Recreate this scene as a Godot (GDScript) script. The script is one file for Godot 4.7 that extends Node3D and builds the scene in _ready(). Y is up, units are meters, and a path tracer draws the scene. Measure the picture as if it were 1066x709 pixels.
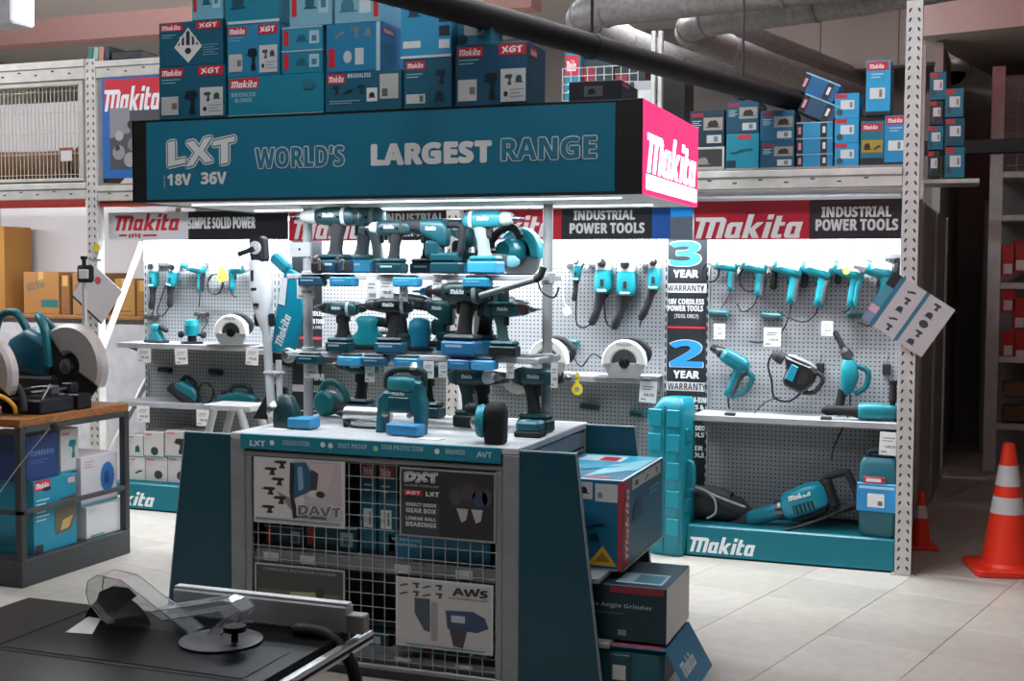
extends Node3D
# ---------------------------------------------------------------- pixel helpers (photo 1066x709)
const F := 1288.0
const CAM := Vector3(0, 1.6, 0)
var cam_basis := Basis.from_euler(Vector3(deg_to_rad(-3.07), deg_to_rad(20.02), deg_to_rad(0.296)), EULER_ORDER_YXZ)
func ray(px: float, py: float) -> Vector3: return cam_basis * Vector3((px - 533.0) / F, -(py - 354.5) / F, -1.0)
func on_z(px: float, py: float, z: float) -> Vector3:
	var d := ray(px, py)
	return CAM + d * (z / d.z)
func on_x(px: float, py: float, x: float) -> Vector3:
	var d := ray(px, py)
	return CAM + d * (x / d.x)
func on_y(px: float, py: float, y: float) -> Vector3:
	var d := ray(px, py)
	return CAM + d * ((y - 1.6) / d.y)

# ---------------------------------------------------------------- mesh builder
class MB:
	var v := PackedVector3Array()
	var n := PackedVector3Array()
	var c := PackedColorArray()
	var col := Color.WHITE
	func k(h) -> MB:
		col = (h if h is Color else Color(h)).srgb_to_linear()
		return self
	func t3(a: Vector3, b: Vector3, d: Vector3, na: Vector3, nb: Vector3, nd: Vector3) -> void:
		var cr := (b - a).cross(d - a)
		if cr.length_squared() < 1e-18: return
		if cr.dot(na + nb + nd) > 0.0:
			v.append_array([a, d, b]); n.append_array([na, nd, nb])
		else:
			v.append_array([a, b, d]); n.append_array([na, nb, nd])
		c.append_array([col, col, col])
	func q4(a: Vector3, b: Vector3, d: Vector3, e: Vector3, nn: Vector3) -> void:
		t3(a, b, d, nn, nn, nn); t3(a, d, e, nn, nn, nn)
	# flat face, normal pointing away from ref
	func face(p: Array, ref: Vector3) -> void:
		var nn: Vector3 = (p[1] - p[0]).cross(p[2] - p[0]).normalized()
		if nn.dot(p[0] - ref) < 0.0: nn = -nn
		for i in range(1, p.size() - 1): t3(p[0], p[i], p[i + 1], nn, nn, nn)
	func box(x: Transform3D, s: Vector3, b := 0.004) -> MB:
		b = minf(b, minf(s.x, minf(s.y, s.z)) * 0.45)
		var h := s * 0.5
		var o := x.origin
		var cn := func(sx, sy, sz, ax) -> Vector3:
			var p := Vector3(sx * (h.x - (0.0 if ax == 0 else b)), sy * (h.y - (0.0 if ax == 1 else b)), sz * (h.z - (0.0 if ax == 2 else b)))
			return x * p
		for sg in [-1, 1]:
			face([cn.call(sg, -1, -1, 0), cn.call(sg, 1, -1, 0), cn.call(sg, 1, 1, 0), cn.call(sg, -1, 1, 0)], o)
			face([cn.call(-1, sg, -1, 1), cn.call(1, sg, -1, 1), cn.call(1, sg, 1, 1), cn.call(-1, sg, 1, 1)], o)
			face([cn.call(-1, -1, sg, 2), cn.call(1, -1, sg, 2), cn.call(1, 1, sg, 2), cn.call(-1, 1, sg, 2)], o)
		if b > 0.0:
			for p in [-1, 1]:
				for r in [-1, 1]:
					face([cn.call(p, r, -1, 0), cn.call(p, r, 1, 0), cn.call(p, r, 1, 1), cn.call(p, r, -1, 1)], o)
					face([cn.call(p, -1, r, 0), cn.call(p, 1, r, 0), cn.call(p, 1, r, 2), cn.call(p, -1, r, 2)], o)
					face([cn.call(-1, p, r, 1), cn.call(1, p, r, 1), cn.call(1, p, r, 2), cn.call(-1, p, r, 2)], o)
					for w in [-1, 1]: face([cn.call(p, r, w, 0), cn.call(p, r, w, 1), cn.call(p, r, w, 2)], o)
		return self
	func bx(cx: float, cy: float, cz: float, sx: float, sy: float, sz: float, b := 0.004) -> MB:
		return box(Transform3D(Basis(), Vector3(cx, cy, cz)), Vector3(sx, sy, sz), b)
	# box between two corners
	func bb(a: Vector3, d: Vector3, b := 0.004) -> MB:
		return box(Transform3D(Basis(), (a + d) * 0.5), (d - a).abs(), b)
	# rings of equal size; smooth round, and along when sm
	func rings(rs: Array, sm := true, ca := true, cb := true, closed := true) -> MB:
		var m: int = rs[0].size()
		var cs := []
		for r in rs:
			var o := Vector3.ZERO
			for p in r: o += p
			cs.append(o / m)
		var nb := []
		for i in rs.size() - 1:
			var row := []
			for j in m:
				var j1 := (j + 1) % m if closed else mini(j + 1, m - 1)
				var j0 := (j + m - 1) % m if closed else maxi(j - 1, 0)
				var tu: Vector3 = (rs[i][j1] - rs[i][j0]) + (rs[i + 1][j1] - rs[i + 1][j0])
				var tv: Vector3 = rs[i + 1][j] - rs[i][j]
				var q := tu.cross(tv).normalized()
				var out: Vector3 = (rs[i][j] + rs[i + 1][j]) * 0.5 - (cs[i] + cs[i + 1]) * 0.5
				if q.length_squared() < 0.5: q = out.normalized()
				row.append(q)
			var tot := 0.0
			for j in m:
				tot += row[j].dot((rs[i][j] + rs[i + 1][j]) * 0.5 - (cs[i] + cs[i + 1]) * 0.5)
			if tot < 0.0:
				for j in m: row[j] = -row[j]
			nb.append(row)
		for i in rs.size() - 1:
			for j in (m if closed else m - 1):
				var j1 := (j + 1) % m
				var a: Vector3 = nb[i][j]; var b: Vector3 = nb[i][j1]
				var e := a; var f := b
				if sm:
					if i > 0: a = (a + nb[i - 1][j]).normalized(); b = (b + nb[i - 1][j1]).normalized()
					if i < nb.size() - 1: e = (e + nb[i + 1][j]).normalized(); f = (f + nb[i + 1][j1]).normalized()
				t3(rs[i][j], rs[i][j1], rs[i + 1][j1], a, b, f)
				t3(rs[i][j], rs[i + 1][j1], rs[i + 1][j], a, f, e)
		if rs.size() > 1:
			if ca: cap(rs[0], cs[0], (cs[0] - cs[1]).normalized())
			if cb: cap(rs[-1], cs[-1], (cs[-1] - cs[-2]).normalized())
		return self
	func cap(r, o: Vector3, nn: Vector3) -> void:
		for j in r.size(): t3(o, r[j], r[(j + 1) % r.size()], nn, nn, nn)
	# lathe round local y: prof = [[r, y], ...]
	func lathe(x: Transform3D, prof: Array, seg := 14, sm := false) -> MB:
		var rs := []
		for p in prof:
			var r := PackedVector3Array()
			for j in seg:
				var a := TAU * j / seg
				r.append(x * Vector3(cos(a) * maxf(p[0], 0.0002), p[1], sin(a) * maxf(p[0], 0.0002)))
			rs.append(r)
		return rings(rs, sm)
	# loft of superellipse sections: [centre, half a, half b, (axis a), (axis b)]; default axes for travel along x: a = y, b = z
	func loft(x: Transform3D, secs: Array, seg := 12, e := 0.7, ax := Vector3.UP, bx_ := Vector3.BACK, sm := true) -> MB:
		var rs := []
		for s in secs:
			var r := PackedVector3Array()
			for j in seg:
				var a := TAU * j / seg
				var ca := signf(cos(a)) * pow(absf(cos(a)), e)
				var sa := signf(sin(a)) * pow(absf(sin(a)), e)
				r.append(x * (s[0] + ax * ca * s[1] + bx_ * sa * s[2]))
			rs.append(r)
		return rings(rs, sm)
	func tube(x: Transform3D, pts: Array, r: float, seg := 6) -> MB:
		var rs := []
		var up := Vector3(0.13, 0.97, 0.21).normalized()
		for i in pts.size():
			var d: Vector3 = (pts[mini(i + 1, pts.size() - 1)] - pts[maxi(i - 1, 0)]).normalized()
			if absf(d.dot(up)) > 0.98: up = Vector3(0.95, 0.1, 0.3).normalized()
			var s := d.cross(up).normalized()
			up = s.cross(d).normalized()
			var ring := PackedVector3Array()
			for j in seg: ring.append(x * (pts[i] + (s * cos(TAU * j / seg) + up * sin(TAU * j / seg)) * r))
			rs.append(ring)
		return rings(rs)
	# polygon in xy extruded along z, centred, chamfer b
	func prism(x: Transform3D, pg: PackedVector2Array, depth: float, b := 0.003) -> MB:
		var ar := 0.0
		for i in pg.size(): ar += pg[i].cross(pg[(i + 1) % pg.size()])
		var p := pg.duplicate()
		if ar < 0.0: p.reverse()
		var m := p.size()
		var ins := PackedVector2Array()
		for i in m:
			var d0 := (p[i] - p[(i + m - 1) % m]).normalized()
			var d1 := (p[(i + 1) % m] - p[i]).normalized()
			var nn := (Vector2(-d0.y, d0.x) + Vector2(-d1.y, d1.x))
			var l := nn.length()
			nn = nn / maxf(l, 0.01)
			ins.append(p[i] + nn * b * minf(2.0, 2.0 / maxf(l, 0.5)))
		var tr := Geometry2D.triangulate_polygon(ins)
		var h := depth * 0.5
		var bz := (x.basis * Vector3.BACK).normalized()
		for sg in [-1.0, 1.0]:
			for i in range(0, tr.size(), 3):
				var a := ins[tr[i]]; var q := ins[tr[i + 1]]; var w := ins[tr[i + 2]]
				t3(x * Vector3(a.x, a.y, h * sg), x * Vector3(q.x, q.y, h * sg), x * Vector3(w.x, w.y, h * sg), bz * sg, bz * sg, bz * sg)
		for i in m:
			var j := (i + 1) % m
			var d := (p[j] - p[i]).normalized()
			var nn := (x.basis * Vector3(d.y, -d.x, 0)).normalized()
			var z := h - b
			q4(x * Vector3(p[i].x, p[i].y, -z), x * Vector3(p[j].x, p[j].y, -z), x * Vector3(p[j].x, p[j].y, z), x * Vector3(p[i].x, p[i].y, z), nn)
			if b > 0.0:
				for sg in [-1.0, 1.0]:
					var n2: Vector3 = (nn + bz * sg).normalized()
					q4(x * Vector3(p[i].x, p[i].y, z * sg), x * Vector3(p[j].x, p[j].y, z * sg), x * Vector3(ins[j].x, ins[j].y, h * sg), x * Vector3(ins[i].x, ins[i].y, h * sg), n2)
		return self
	# flat print facing local +z
	func flat(x: Transform3D, pg: PackedVector2Array, z := 0.0) -> MB:
		var tr := Geometry2D.triangulate_polygon(pg)
		var nn := (x.basis * Vector3.BACK).normalized()
		for i in range(0, tr.size(), 3):
			t3(x * Vector3(pg[tr[i]].x, pg[tr[i]].y, z), x * Vector3(pg[tr[i + 1]].x, pg[tr[i + 1]].y, z), x * Vector3(pg[tr[i + 2]].x, pg[tr[i + 2]].y, z), nn, nn, nn)
		return self
	func rect(x: Transform3D, x0: float, y0: float, x1: float, y1: float, z := 0.0) -> MB:
		return flat(x, PackedVector2Array([Vector2(x0, y0), Vector2(x1, y0), Vector2(x1, y1), Vector2(x0, y1)]), z)
	# add the triangles of a lettering mesh, squeezed to w x h about the origin of x; heavier weights by small offsets
	func put(x: Transform3D, m: Mesh, w: float, h: float, z := 0.0) -> MB:
		var bbx := m.get_aabb()
		var ar := m.surface_get_arrays(0)
		var vs: PackedVector3Array = ar[Mesh.ARRAY_VERTEX]
		var ix = ar[Mesh.ARRAY_INDEX]
		var nn := (x.basis * Vector3.BACK).normalized()
		var cc := bbx.position + bbx.size * 0.5
		var r: float = m.get_meta("fat", 0.0) * h
		var sc := Vector2((w - 2.0 * r) / maxf(bbx.size.x, 1e-5), (h - 2.0 * r) / maxf(bbx.size.y, 1e-5))
		var cnt: int = ix.size() if ix != null and ix.size() > 0 else vs.size()
		for f in (8 if r > 0.0 else 1):
			var off := Vector2(cos(f * TAU / 8.0), sin(f * TAU / 8.0)) * r
			for i in range(0, cnt, 3):
				var p := []
				for j in 3:
					var q: Vector3 = vs[ix[i + j]] if ix != null and ix.size() > 0 else vs[i + j]
					p.append(x * Vector3((q.x - cc.x) * sc.x + off.x, (q.y - cc.y) * sc.y + off.y, z + f * 0.00008))
				t3(p[0], p[1], p[2], nn, nn, nn)
		return self
	# flat piece lying at height y, facing up
	func face_up(p: Array, y: float) -> MB:
		for i in range(1, p.size() - 1): t3(Vector3(p[0].x, y, p[0].z), Vector3(p[i].x, y, p[i].z), Vector3(p[i + 1].x, y, p[i + 1].z), Vector3.UP, Vector3.UP, Vector3.UP)
		return self
	func mesh() -> ArrayMesh:
		var ar := []
		ar.resize(Mesh.ARRAY_MAX)
		ar[Mesh.ARRAY_VERTEX] = v; ar[Mesh.ARRAY_NORMAL] = n; ar[Mesh.ARRAY_COLOR] = c
		var m := ArrayMesh.new()
		m.add_surface_from_arrays(Mesh.PRIMITIVE_TRIANGLES, ar)
		return m

# ---------------------------------------------------------------- fonts and lettering
var fonts := {}
var texts := {}
const FAT := {"bold": 0.0, "mid": 0.022, "heavy": 0.03, "fat": 0.06, "slant": 0.0, "logo": 0.03, "logomid": 0.0538, "logothin": 0.0174, "logofat": 0.085}
func font(slanted: bool) -> Font:
	if not fonts.has(slanted):
		var s := SystemFont.new()
		s.font_names = PackedStringArray(["Droid Sans"])
		s.font_weight = 700
		var f := FontVariation.new()
		f.base_font = s
		if slanted: f.variation_transform = Transform2D(Vector2(1, 0), Vector2(0.24, 1), Vector2.ZERO)
		fonts[slanted] = f
	return fonts[slanted]
func words(s: String, kind := "bold") -> Mesh:
	var key := kind + "|" + s
	if s == "makita":   # maker's script, drawn as slanted block strokes that do not overlap
		key = s
		if not texts.has(key):
			var mb := MB.new()
			var sh := Transform3D(Basis(Vector3(1, 0, 0), Vector3(0.3, 1, 0), Vector3(0, 0, 1)), Vector3.ZERO)
			var a0 := [[0, .1, .1, 0, .26, 0, .26, .68, .1, .68, 0, .58], [.26, .5, .42, .5, .42, .68, .26, .68], [.26, 0, .42, 0, .42, .16, .26, .16], [.42, 0, .7, 0, .7, .14, .66, .14, .66, .68, .42, .68]]
			var strokes := [[-.3, .9, .98, .9, 1.14, .78, 1.14, 0, .88, 0, .88, .7, .68, .7, .68, 0, .42, 0, .42, .7, .22, .7, .22, 0, -.04, 0, -.04, .74, -.24, .74],
				[2.04, 0, 2.3, 0, 2.3, .26, 2.5, 0, 2.82, 0, 2.52, .36, 2.82, .68, 2.52, .68, 2.3, .42, 2.3, 1.02, 2.04, 1.02], [2.92, 0, 3.18, 0, 3.18, .68, 2.92, .68], [2.92, .79, 3.18, .79, 3.18, 1.0, 2.92, 1.0],
				[3.3, .08, 3.38, 0, 3.76, 0, 3.76, .16, 3.56, .16, 3.56, .52, 3.76, .52, 3.76, .68, 3.56, .68, 3.56, .94, 3.3, .94]]
			for o in [1.24, 3.86]:
				for q in a0:
					var r := []
					for i in q.size(): r.append(q[i] + (o if i % 2 == 0 else 0.0))
					strokes.append(r)
			for q in strokes: mb.flat(sh, pg(q))
			texts[key] = mb.mesh()
		return texts[key]
	if not texts.has(key):
		var t := TextMesh.new()
		t.text = s; t.font = font(kind in ["slant", "logo", "logofat", "logomid", "logothin"]); t.font_size = 32; t.pixel_size = 0.01; t.depth = 0.0; t.curve_step = 4.0
		t.set_meta("fat", FAT[kind])
		texts[key] = t
	return texts[key]

# ---------------------------------------------------------------- materials
var mats := {}
func noise(freq: float, lo: Color, hi: Color, sd := 1, size := 256, kind := FastNoiseLite.TYPE_SIMPLEX_SMOOTH) -> NoiseTexture2D:
	var f := FastNoiseLite.new()
	f.seed = sd; f.frequency = freq; f.noise_type = kind; f.fractal_octaves = 4
	var t := NoiseTexture2D.new()
	t.width = size; t.height = size; t.seamless = true; t.noise = f; t.normalize = true
	var g := Gradient.new()
	g.set_color(0, lo); g.set_color(1, hi)
	t.color_ramp = g
	return t
func mt(kind: String) -> StandardMaterial3D:
	if mats.has(kind): return mats[kind]
	var m := StandardMaterial3D.new()
	m.resource_name = kind
	m.vertex_color_use_as_albedo = true
	m.roughness = 0.5
	match kind:
		"plastic": m.roughness = 0.38
		"rubber": m.roughness = 0.75
		"card": m.roughness = 0.42
		"paper": m.roughness = 0.7
		"matte": m.roughness = 0.85
		"paint":
			m.roughness = 0.45
			m.albedo_texture = noise(0.02, Color(0.9, 0.9, 0.9), Color.WHITE, 5); m.uv1_triplanar = true; m.uv1_world_triplanar = true; m.uv1_scale = Vector3(1.5, 1.5, 1.5)
		"metal": m.roughness = 0.32; m.metallic = 1.0
		"satin": m.roughness = 0.5; m.metallic = 0.6
		"black_gloss": m.roughness = 0.28; m.metallic_specular = 0.16
		"duct":
			m.roughness = 0.5; m.metallic = 0.35
			m.albedo_texture = noise(0.03, Color(0.7, 0.7, 0.7), Color.WHITE, 8, 256, FastNoiseLite.TYPE_CELLULAR); m.uv1_triplanar = true; m.uv1_scale = Vector3(3, 3, 3)
		"cardboard":
			m.roughness = 0.85
			m.albedo_texture = noise(0.08, Color(0.88, 0.88, 0.88), Color.WHITE, 3); m.uv1_triplanar = true; m.uv1_scale = Vector3(4, 12, 4)
		"wood":
			m.roughness = 0.6
			m.albedo_texture = noise(0.05, Color(0.62, 0.5, 0.4), Color.WHITE, 4); m.uv1_triplanar = true; m.uv1_world_triplanar = true; m.uv1_scale = Vector3(9, 9, 1.2)
		"floor":
			m.roughness = 0.34
			m.albedo_texture = noise(0.02, Color(0.93, 0.925, 0.915), Color.WHITE, 11, 512); m.uv1_triplanar = true; m.uv1_world_triplanar = true; m.uv1_scale = Vector3(0.8, 0.8, 0.8)
			m.roughness_texture = noise(0.02, Color(0.7, 0.7, 0.7), Color.WHITE, 12); m.roughness = 0.45
		"wall": m.roughness = 0.9
		"peg":
			m.roughness = 0.55
			var im := Image.create(64, 64, true, Image.FORMAT_RGB8)
			for y in 64:
				for x in 64:
					var d := Vector2(x - 31.5, y - 31.5).length()
					var w := clampf((d - 11.0) / 2.0, 0.0, 1.0)
					im.set_pixel(x, y, Color(0.2, 0.2, 0.21).lerp(Color.WHITE, w))
			im.generate_mipmaps()
			m.albedo_texture = ImageTexture.create_from_image(im); m.uv1_triplanar = true; m.uv1_world_triplanar = true; m.uv1_scale = Vector3(40, 40, 40)
		"clear":
			m.vertex_color_use_as_albedo = false
			m.transparency = BaseMaterial3D.TRANSPARENCY_ALPHA; m.albedo_color = Color(0.85, 0.87, 0.88, 0.24); m.roughness = 0.06
	mats[kind] = m
	return m
func glow(key: String, c: Color, e: float) -> StandardMaterial3D:
	if mats.has(key): return mats[key]
	var m := StandardMaterial3D.new()
	m.resource_name = key
	m.albedo_color = c; m.emission_enabled = true; m.emission = c; m.emission_energy_multiplier = e; m.roughness = 0.6
	mats[key] = m
	return m

# ---------------------------------------------------------------- scene helpers
var used := {}
func numbered(called: String) -> String:
	used[called] = used.get(called, 0) + 1
	return called if used[called] == 1 else "%s_%03d" % [called, used[called] - 1]
func thing(called: String, label: String, category: String, at := Vector3.ZERO, basis_ := Basis(), group := "") -> Node3D:
	var o := Node3D.new()
	o.name = numbered(called)
	add_child(o)
	o.transform = Transform3D(basis_, at)
	o.set_meta("label", label); o.set_meta("category", category)
	if group: o.set_meta("group", group)
	return o
func part(parent: Node, called: String, mb: MB, material, label := "") -> MeshInstance3D:
	var o := MeshInstance3D.new()
	o.name = called
	o.mesh = mb.mesh()
	o.material_override = mt(material) if material is String else material
	parent.add_child(o, true)
	if label: o.set_meta("label", label)
	if called.ends_with("print"): o.set_meta("kind", "stuff")   # flat ink on the thing
	return o
func struct(called: String, mb: MB, material) -> MeshInstance3D:
	var o := part(self, called, mb, material)
	o.set_meta("kind", "structure")
	return o
func solo(called: String, label: String, category: String, mb: MB, material, at := Vector3.ZERO, basis_ := Basis(), group := "") -> MeshInstance3D:
	var o := MeshInstance3D.new()
	o.name = numbered(called)
	o.mesh = mb.mesh()
	o.material_override = mt(material) if material is String else material
	add_child(o)
	o.transform = Transform3D(basis_, at)
	o.set_meta("label", label); o.set_meta("category", category)
	if group: o.set_meta("group", group)
	return o
func T(x := 0.0, y := 0.0, z := 0.0, rx := 0.0, ry := 0.0, rz := 0.0) -> Transform3D:
	return Transform3D(Basis.from_euler(Vector3(deg_to_rad(rx), deg_to_rad(ry), deg_to_rad(rz))), Vector3(x, y, z))
func turn(ry := 0.0, rx := 0.0, rz := 0.0) -> Basis: return Basis.from_euler(Vector3(deg_to_rad(rx), deg_to_rad(ry), deg_to_rad(rz)))
func V(x: float, y: float, z := 0.0) -> Vector3: return Vector3(x, y, z)
func pg(a: Array) -> PackedVector2Array:
	var r := PackedVector2Array()
	for i in range(0, a.size(), 2): r.append(Vector2(a[i], a[i + 1]))
	return r
func arc(cx: float, cy: float, r: float, a0: float, a1: float, m := 10) -> Array:
	var o := []
	for i in m + 1:
		var a := deg_to_rad(lerpf(a0, a1, float(i) / m))
		o.append(cx + r * cos(a)); o.append(cy + r * sin(a))
	return o
func bulb(parent: Node, at: Vector3, size: float, c: Color, e: float) -> void:
	var l := OmniLight3D.new()
	l.name = "bare_tube_light"
	l.light_color = c; l.light_energy = e; l.light_size = size; l.shadow_enabled = true; l.omni_range = 30.0; l.omni_attenuation = 2.0
	parent.add_child(l, true)
	l.global_position = at
func area(parent: Node, at: Vector3, to: Vector3, size: Vector2, c: Color, e: float) -> void:
	var l := AreaLight3D.new()
	l.name = "light"
	l.area_size = size; l.area_normalize_energy = true
	l.light_color = c; l.light_energy = e; l.shadow_enabled = true; l.area_range = 30.0
	parent.add_child(l, true)
	var up := Vector3.UP if absf(to.normalized().y) < 0.9 else Vector3(1, 0, 0)
	l.look_at_from_position(at, at + to, up)

# ================================================================ setting
func ceiling_light(x: float, z: float, len_: float, e: float, ry := 0.0) -> void:
	var t := thing("ceiling_light", "long white fluorescent batten under the shop ceiling", "ceiling light", Vector3(x, 4.24, z), turn(ry), "fluorescent battens under the ceiling")
	part(t, "housing", MB.new().k("e8e8e4").bx(0, 0.06, 0, len_ + 0.06, 0.05, 0.22), "paint")
	part(t, "tube", MB.new().k("ffffff").bx(0, 0.025, 0, len_, 0.02, 0.16), glow("tube_glow", Color(0.95, 0.97, 1.0), 3.0))
	area(t, t.transform * Vector3(0, 0.0, 0), Vector3.DOWN, Vector2(0.16, len_), Color(0.96, 0.97, 1.0), e)
	for s in [-0.3, 0.3]: bulb(t, t.transform * Vector3(s * len_, -0.04, 0), 0.08, Color(0.96, 0.97, 1.0), e * 0.07)

func _ready() -> void:
	var cam := Camera3D.new()
	cam.name = "camera"
	cam.position = CAM; cam.basis = cam_basis
	cam.fov = rad_to_deg(2.0 * atan(354.5 / F)); cam.near = 0.05; cam.far = 100.0
	add_child(cam)
	cam.current = true
	var we := WorldEnvironment.new()
	we.name = "environment"
	var env := Environment.new()
	env.background_mode = Environment.BG_COLOR
	env.background_color = Color(0.02, 0.02, 0.025)
	env.tonemap_mode = Environment.TONE_MAPPER_LINEAR
	env.tonemap_exposure = 1.0
	env.sdfgi_enabled = true; env.ssao_enabled = true; env.ssil_enabled = true
	we.environment = env
	add_child(we)
	# shop lighting: battens over the aisles, out of frame above
	ceiling_light(-7.2, -5.4, 2.4, 10.5, 90.0)
	ceiling_light(-2.0, -5.6, 2.4, 10.0, 0.0)
	ceiling_light(-0.3, -3.4, 2.4, 1.6, 90.0)
	ceiling_light(-8.0, -9.4, 2.4, 17.0, 0.0)
	ceiling_light(-2.8, -9.8, 2.4, 7.5, 0.0)
	ceiling_light(-2.4, -2.4, 2.4, 4.4, 0.0)
	setting()
	kiosk()
	kiosk_boxes()
	kiosk_tools()
	wall_display()
	wall_tools()
	racking_boxes()
	bench()
	table_saw()
	extras()

func tri_floor(x: float, z: float) -> bool:   # rough camera wedge on the floor
	var d := cam_basis.inverse() * (Vector3(x, 0, z) - CAM)
	if d.z > -1.5: return false
	var px := 533.0 + F * d.x / -d.z
	var py := 354.5 - F * d.y / -d.z
	return px > -120 and px < 1230 and py > 430 and py < 790

func setting() -> void:
	# floor slab with separate vinyl tiles in the building's direction
	var fl := struct("floor", MB.new().k("a8a299").bb(V(-13, -0.2, -16), V(5, -0.006, 4), 0.0), "floor")
	var shades := ["c4beb4", "c0bab0", "c7c1b8", "bcb7ae"]
	var tile_mesh := []
	for s in shades: tile_mesh.append(MB.new().k(s).bx(0, -0.003, 0, 0.4775, 0.006, 0.4775, 0.0012).mesh())
	var rb := turn(-14.9)
	var u := rb * Vector3(1, 0, 0)
	var w := rb * Vector3(0, 0, 1)
	var o0 := Vector3(-0.72, 0, -4.99) + u * 0.24
	var rng := RandomNumberGenerator.new()
	rng.seed = 7
	var spots := []
	for i in range(-22, 12):
		for j in range(-24, 14):
			var p := o0 + u * (0.48 * i) + w * (0.48 * j + 0.1)
			var kind := rng.randi() % 4
			if tri_floor(p.x, p.z) and p.z > -12.0: spots.append([p.length(), p, kind])
	spots.sort_custom(func(q, r): return q[0] < r[0])
	for q in spots.slice(0, 300):
		var m := MeshInstance3D.new()
		m.name = "tile"; m.mesh = tile_mesh[q[2]]; m.material_override = mt("floor")
		fl.add_child(m, true)
		m.transform = Transform3D(rb, q[1])
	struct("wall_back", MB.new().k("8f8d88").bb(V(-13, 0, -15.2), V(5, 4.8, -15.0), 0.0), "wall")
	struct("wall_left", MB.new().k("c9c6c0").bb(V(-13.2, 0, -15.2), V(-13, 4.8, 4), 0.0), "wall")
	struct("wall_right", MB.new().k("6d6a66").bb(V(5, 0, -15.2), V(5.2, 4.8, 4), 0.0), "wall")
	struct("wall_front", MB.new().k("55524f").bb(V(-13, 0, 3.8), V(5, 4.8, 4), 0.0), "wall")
	struct("ceiling", MB.new().k("dcd6d0").bb(V(-13, 4.6, -15.2), V(5, 4.8, 4), 0.0), "wall")
	# pale pink bulkhead over the far aisle, and the panelled one on the right
	struct("trim_1", MB.new().k("d8aaa2").bb(V(-13, 4.32, -12.35), V(-4.2, 4.6, -12.05), 0.0), "wall")
	var bk := struct("trim_2", MB.new().k("bdb6ad").box(T(1.0, 4.2, -13.3, 0, -14.9), Vector3(8.0, 0.8, 0.16), 0.0), "wall")
	for i in 6:
		part(bk, "panel", MB.new().k("c3bcb3").box(T(1.0, 4.2, -13.3, 0, -14.9) * T(-3.0 + i * 0.85 + (1.6 if i > 3 else 0.0), 0.0, 0.09), Vector3(0.84 if i < 4 else 2.4, 0.8, 0.025), 0.004), "wall")
	# ceiling ducts
	duct("elbowed galvanised ventilation duct nearer the black pipe", [on_y(1010, -55, 3.5), on_y(900, -22, 3.5), on_y(640, 8, 3.5), on_y(612, 13, 3.5), on_y(606, 20, 3.5), on_y(622, 32, 3.5), on_y(700, 62, 3.5), on_y(850, 112, 3.5)], 0.125)
	duct("elbowed galvanised ventilation duct with a red sheen running to the panelled bulkhead", [on_y(1010, -22, 3.45), on_y(900, -2, 3.45), on_y(745, 20, 3.45), on_y(722, 26, 3.45), on_y(718, 33, 3.45), on_y(735, 42, 3.45), on_y(800, 68, 3.45), on_y(900, 103, 3.45)], 0.115)
	duct("straight pale galvanised duct above the other two", [on_y(730, 18, 3.75), on_y(800, 48, 3.75), on_y(925, 95, 3.75)], 0.12)
	# black sprinkler main hung on rods
	var bp := thing("black_pipe", "thick black steel pipe hung on rods above the display stand", "pipe", Vector3.ZERO)
	var a := on_y(430, -4, 2.58); var b := on_y(872, 119, 2.58)
	part(bp, "pipe", MB.new().k("232120").tube(Transform3D(), [a + (a - b).normalized() * 3.2, a, a.lerp(b, 0.25), a.lerp(b, 0.5), a.lerp(b, 0.75), b], 0.052, 16), "rubber")
	for px in [[616, 48.0], [773, 93.0]]:
		var p := on_y(px[0], px[1], 2.58)
		part(bp, "rod", MB.new().k("2a2827").tube(Transform3D(), [p, p + Vector3(0, 2.015, 0)], 0.007, 6), "rubber")
		part(bp, "pipe_clip", MB.new().k("2f2d2b").lathe(Transform3D(Basis(Quaternion(Vector3.UP, (b - a).normalized())), p), [[0.058, -0.015], [0.058, 0.015]], 14), "rubber")

func duct(label: String, pts: Array, r: float) -> void:
	var t := thing("ventilation_duct", label, "duct", Vector3.ZERO)
	part(t, "pipe", MB.new().k("c4c2c0").tube(Transform3D(), pts, r, 20), "duct")
	for i in range(1, pts.size() - 1):
		var d: Vector3 = (pts[i + 1] - pts[i]).normalized()
		var tr := Transform3D(Basis(Quaternion(Vector3.UP, d)), pts[i].lerp(pts[i + 1], 0.3))
		part(t, "joint_band", MB.new().k("b5b3b0").lathe(tr, [[r + 0.002, -0.02], [r + 0.007, -0.01], [r + 0.007, 0.01], [r + 0.002, 0.02]], 20), "duct")

# ================================================================ display stand
const K := Vector3(-2.172, 0, -4.8)
const HB := 1.888   # header underside
const HT := 2.228   # header top
# lettering placed by a pixel rectangle on a plane of constant z, in coordinates local to base
func ztext(mb: MB, s: String, kind: String, x0: float, y0: float, x1: float, y1: float, z: float, base: Vector3, dz := 0.0, grow := 0.0) -> void:
	var a := on_z(x0, (y0 + y1) * 0.5, z); var b := on_z(x1, (y0 + y1) * 0.5, z)
	var c := on_z((x0 + x1) * 0.5, y0, z); var d := on_z((x0 + x1) * 0.5, y1, z)
	var o := Vector3((a.x + b.x) * 0.5, (c.y + d.y) * 0.5, z + dz) - base
	mb.put(Transform3D(Basis(), o), words(s, kind), b.x - a.x + grow, c.y - d.y + grow)

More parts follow.
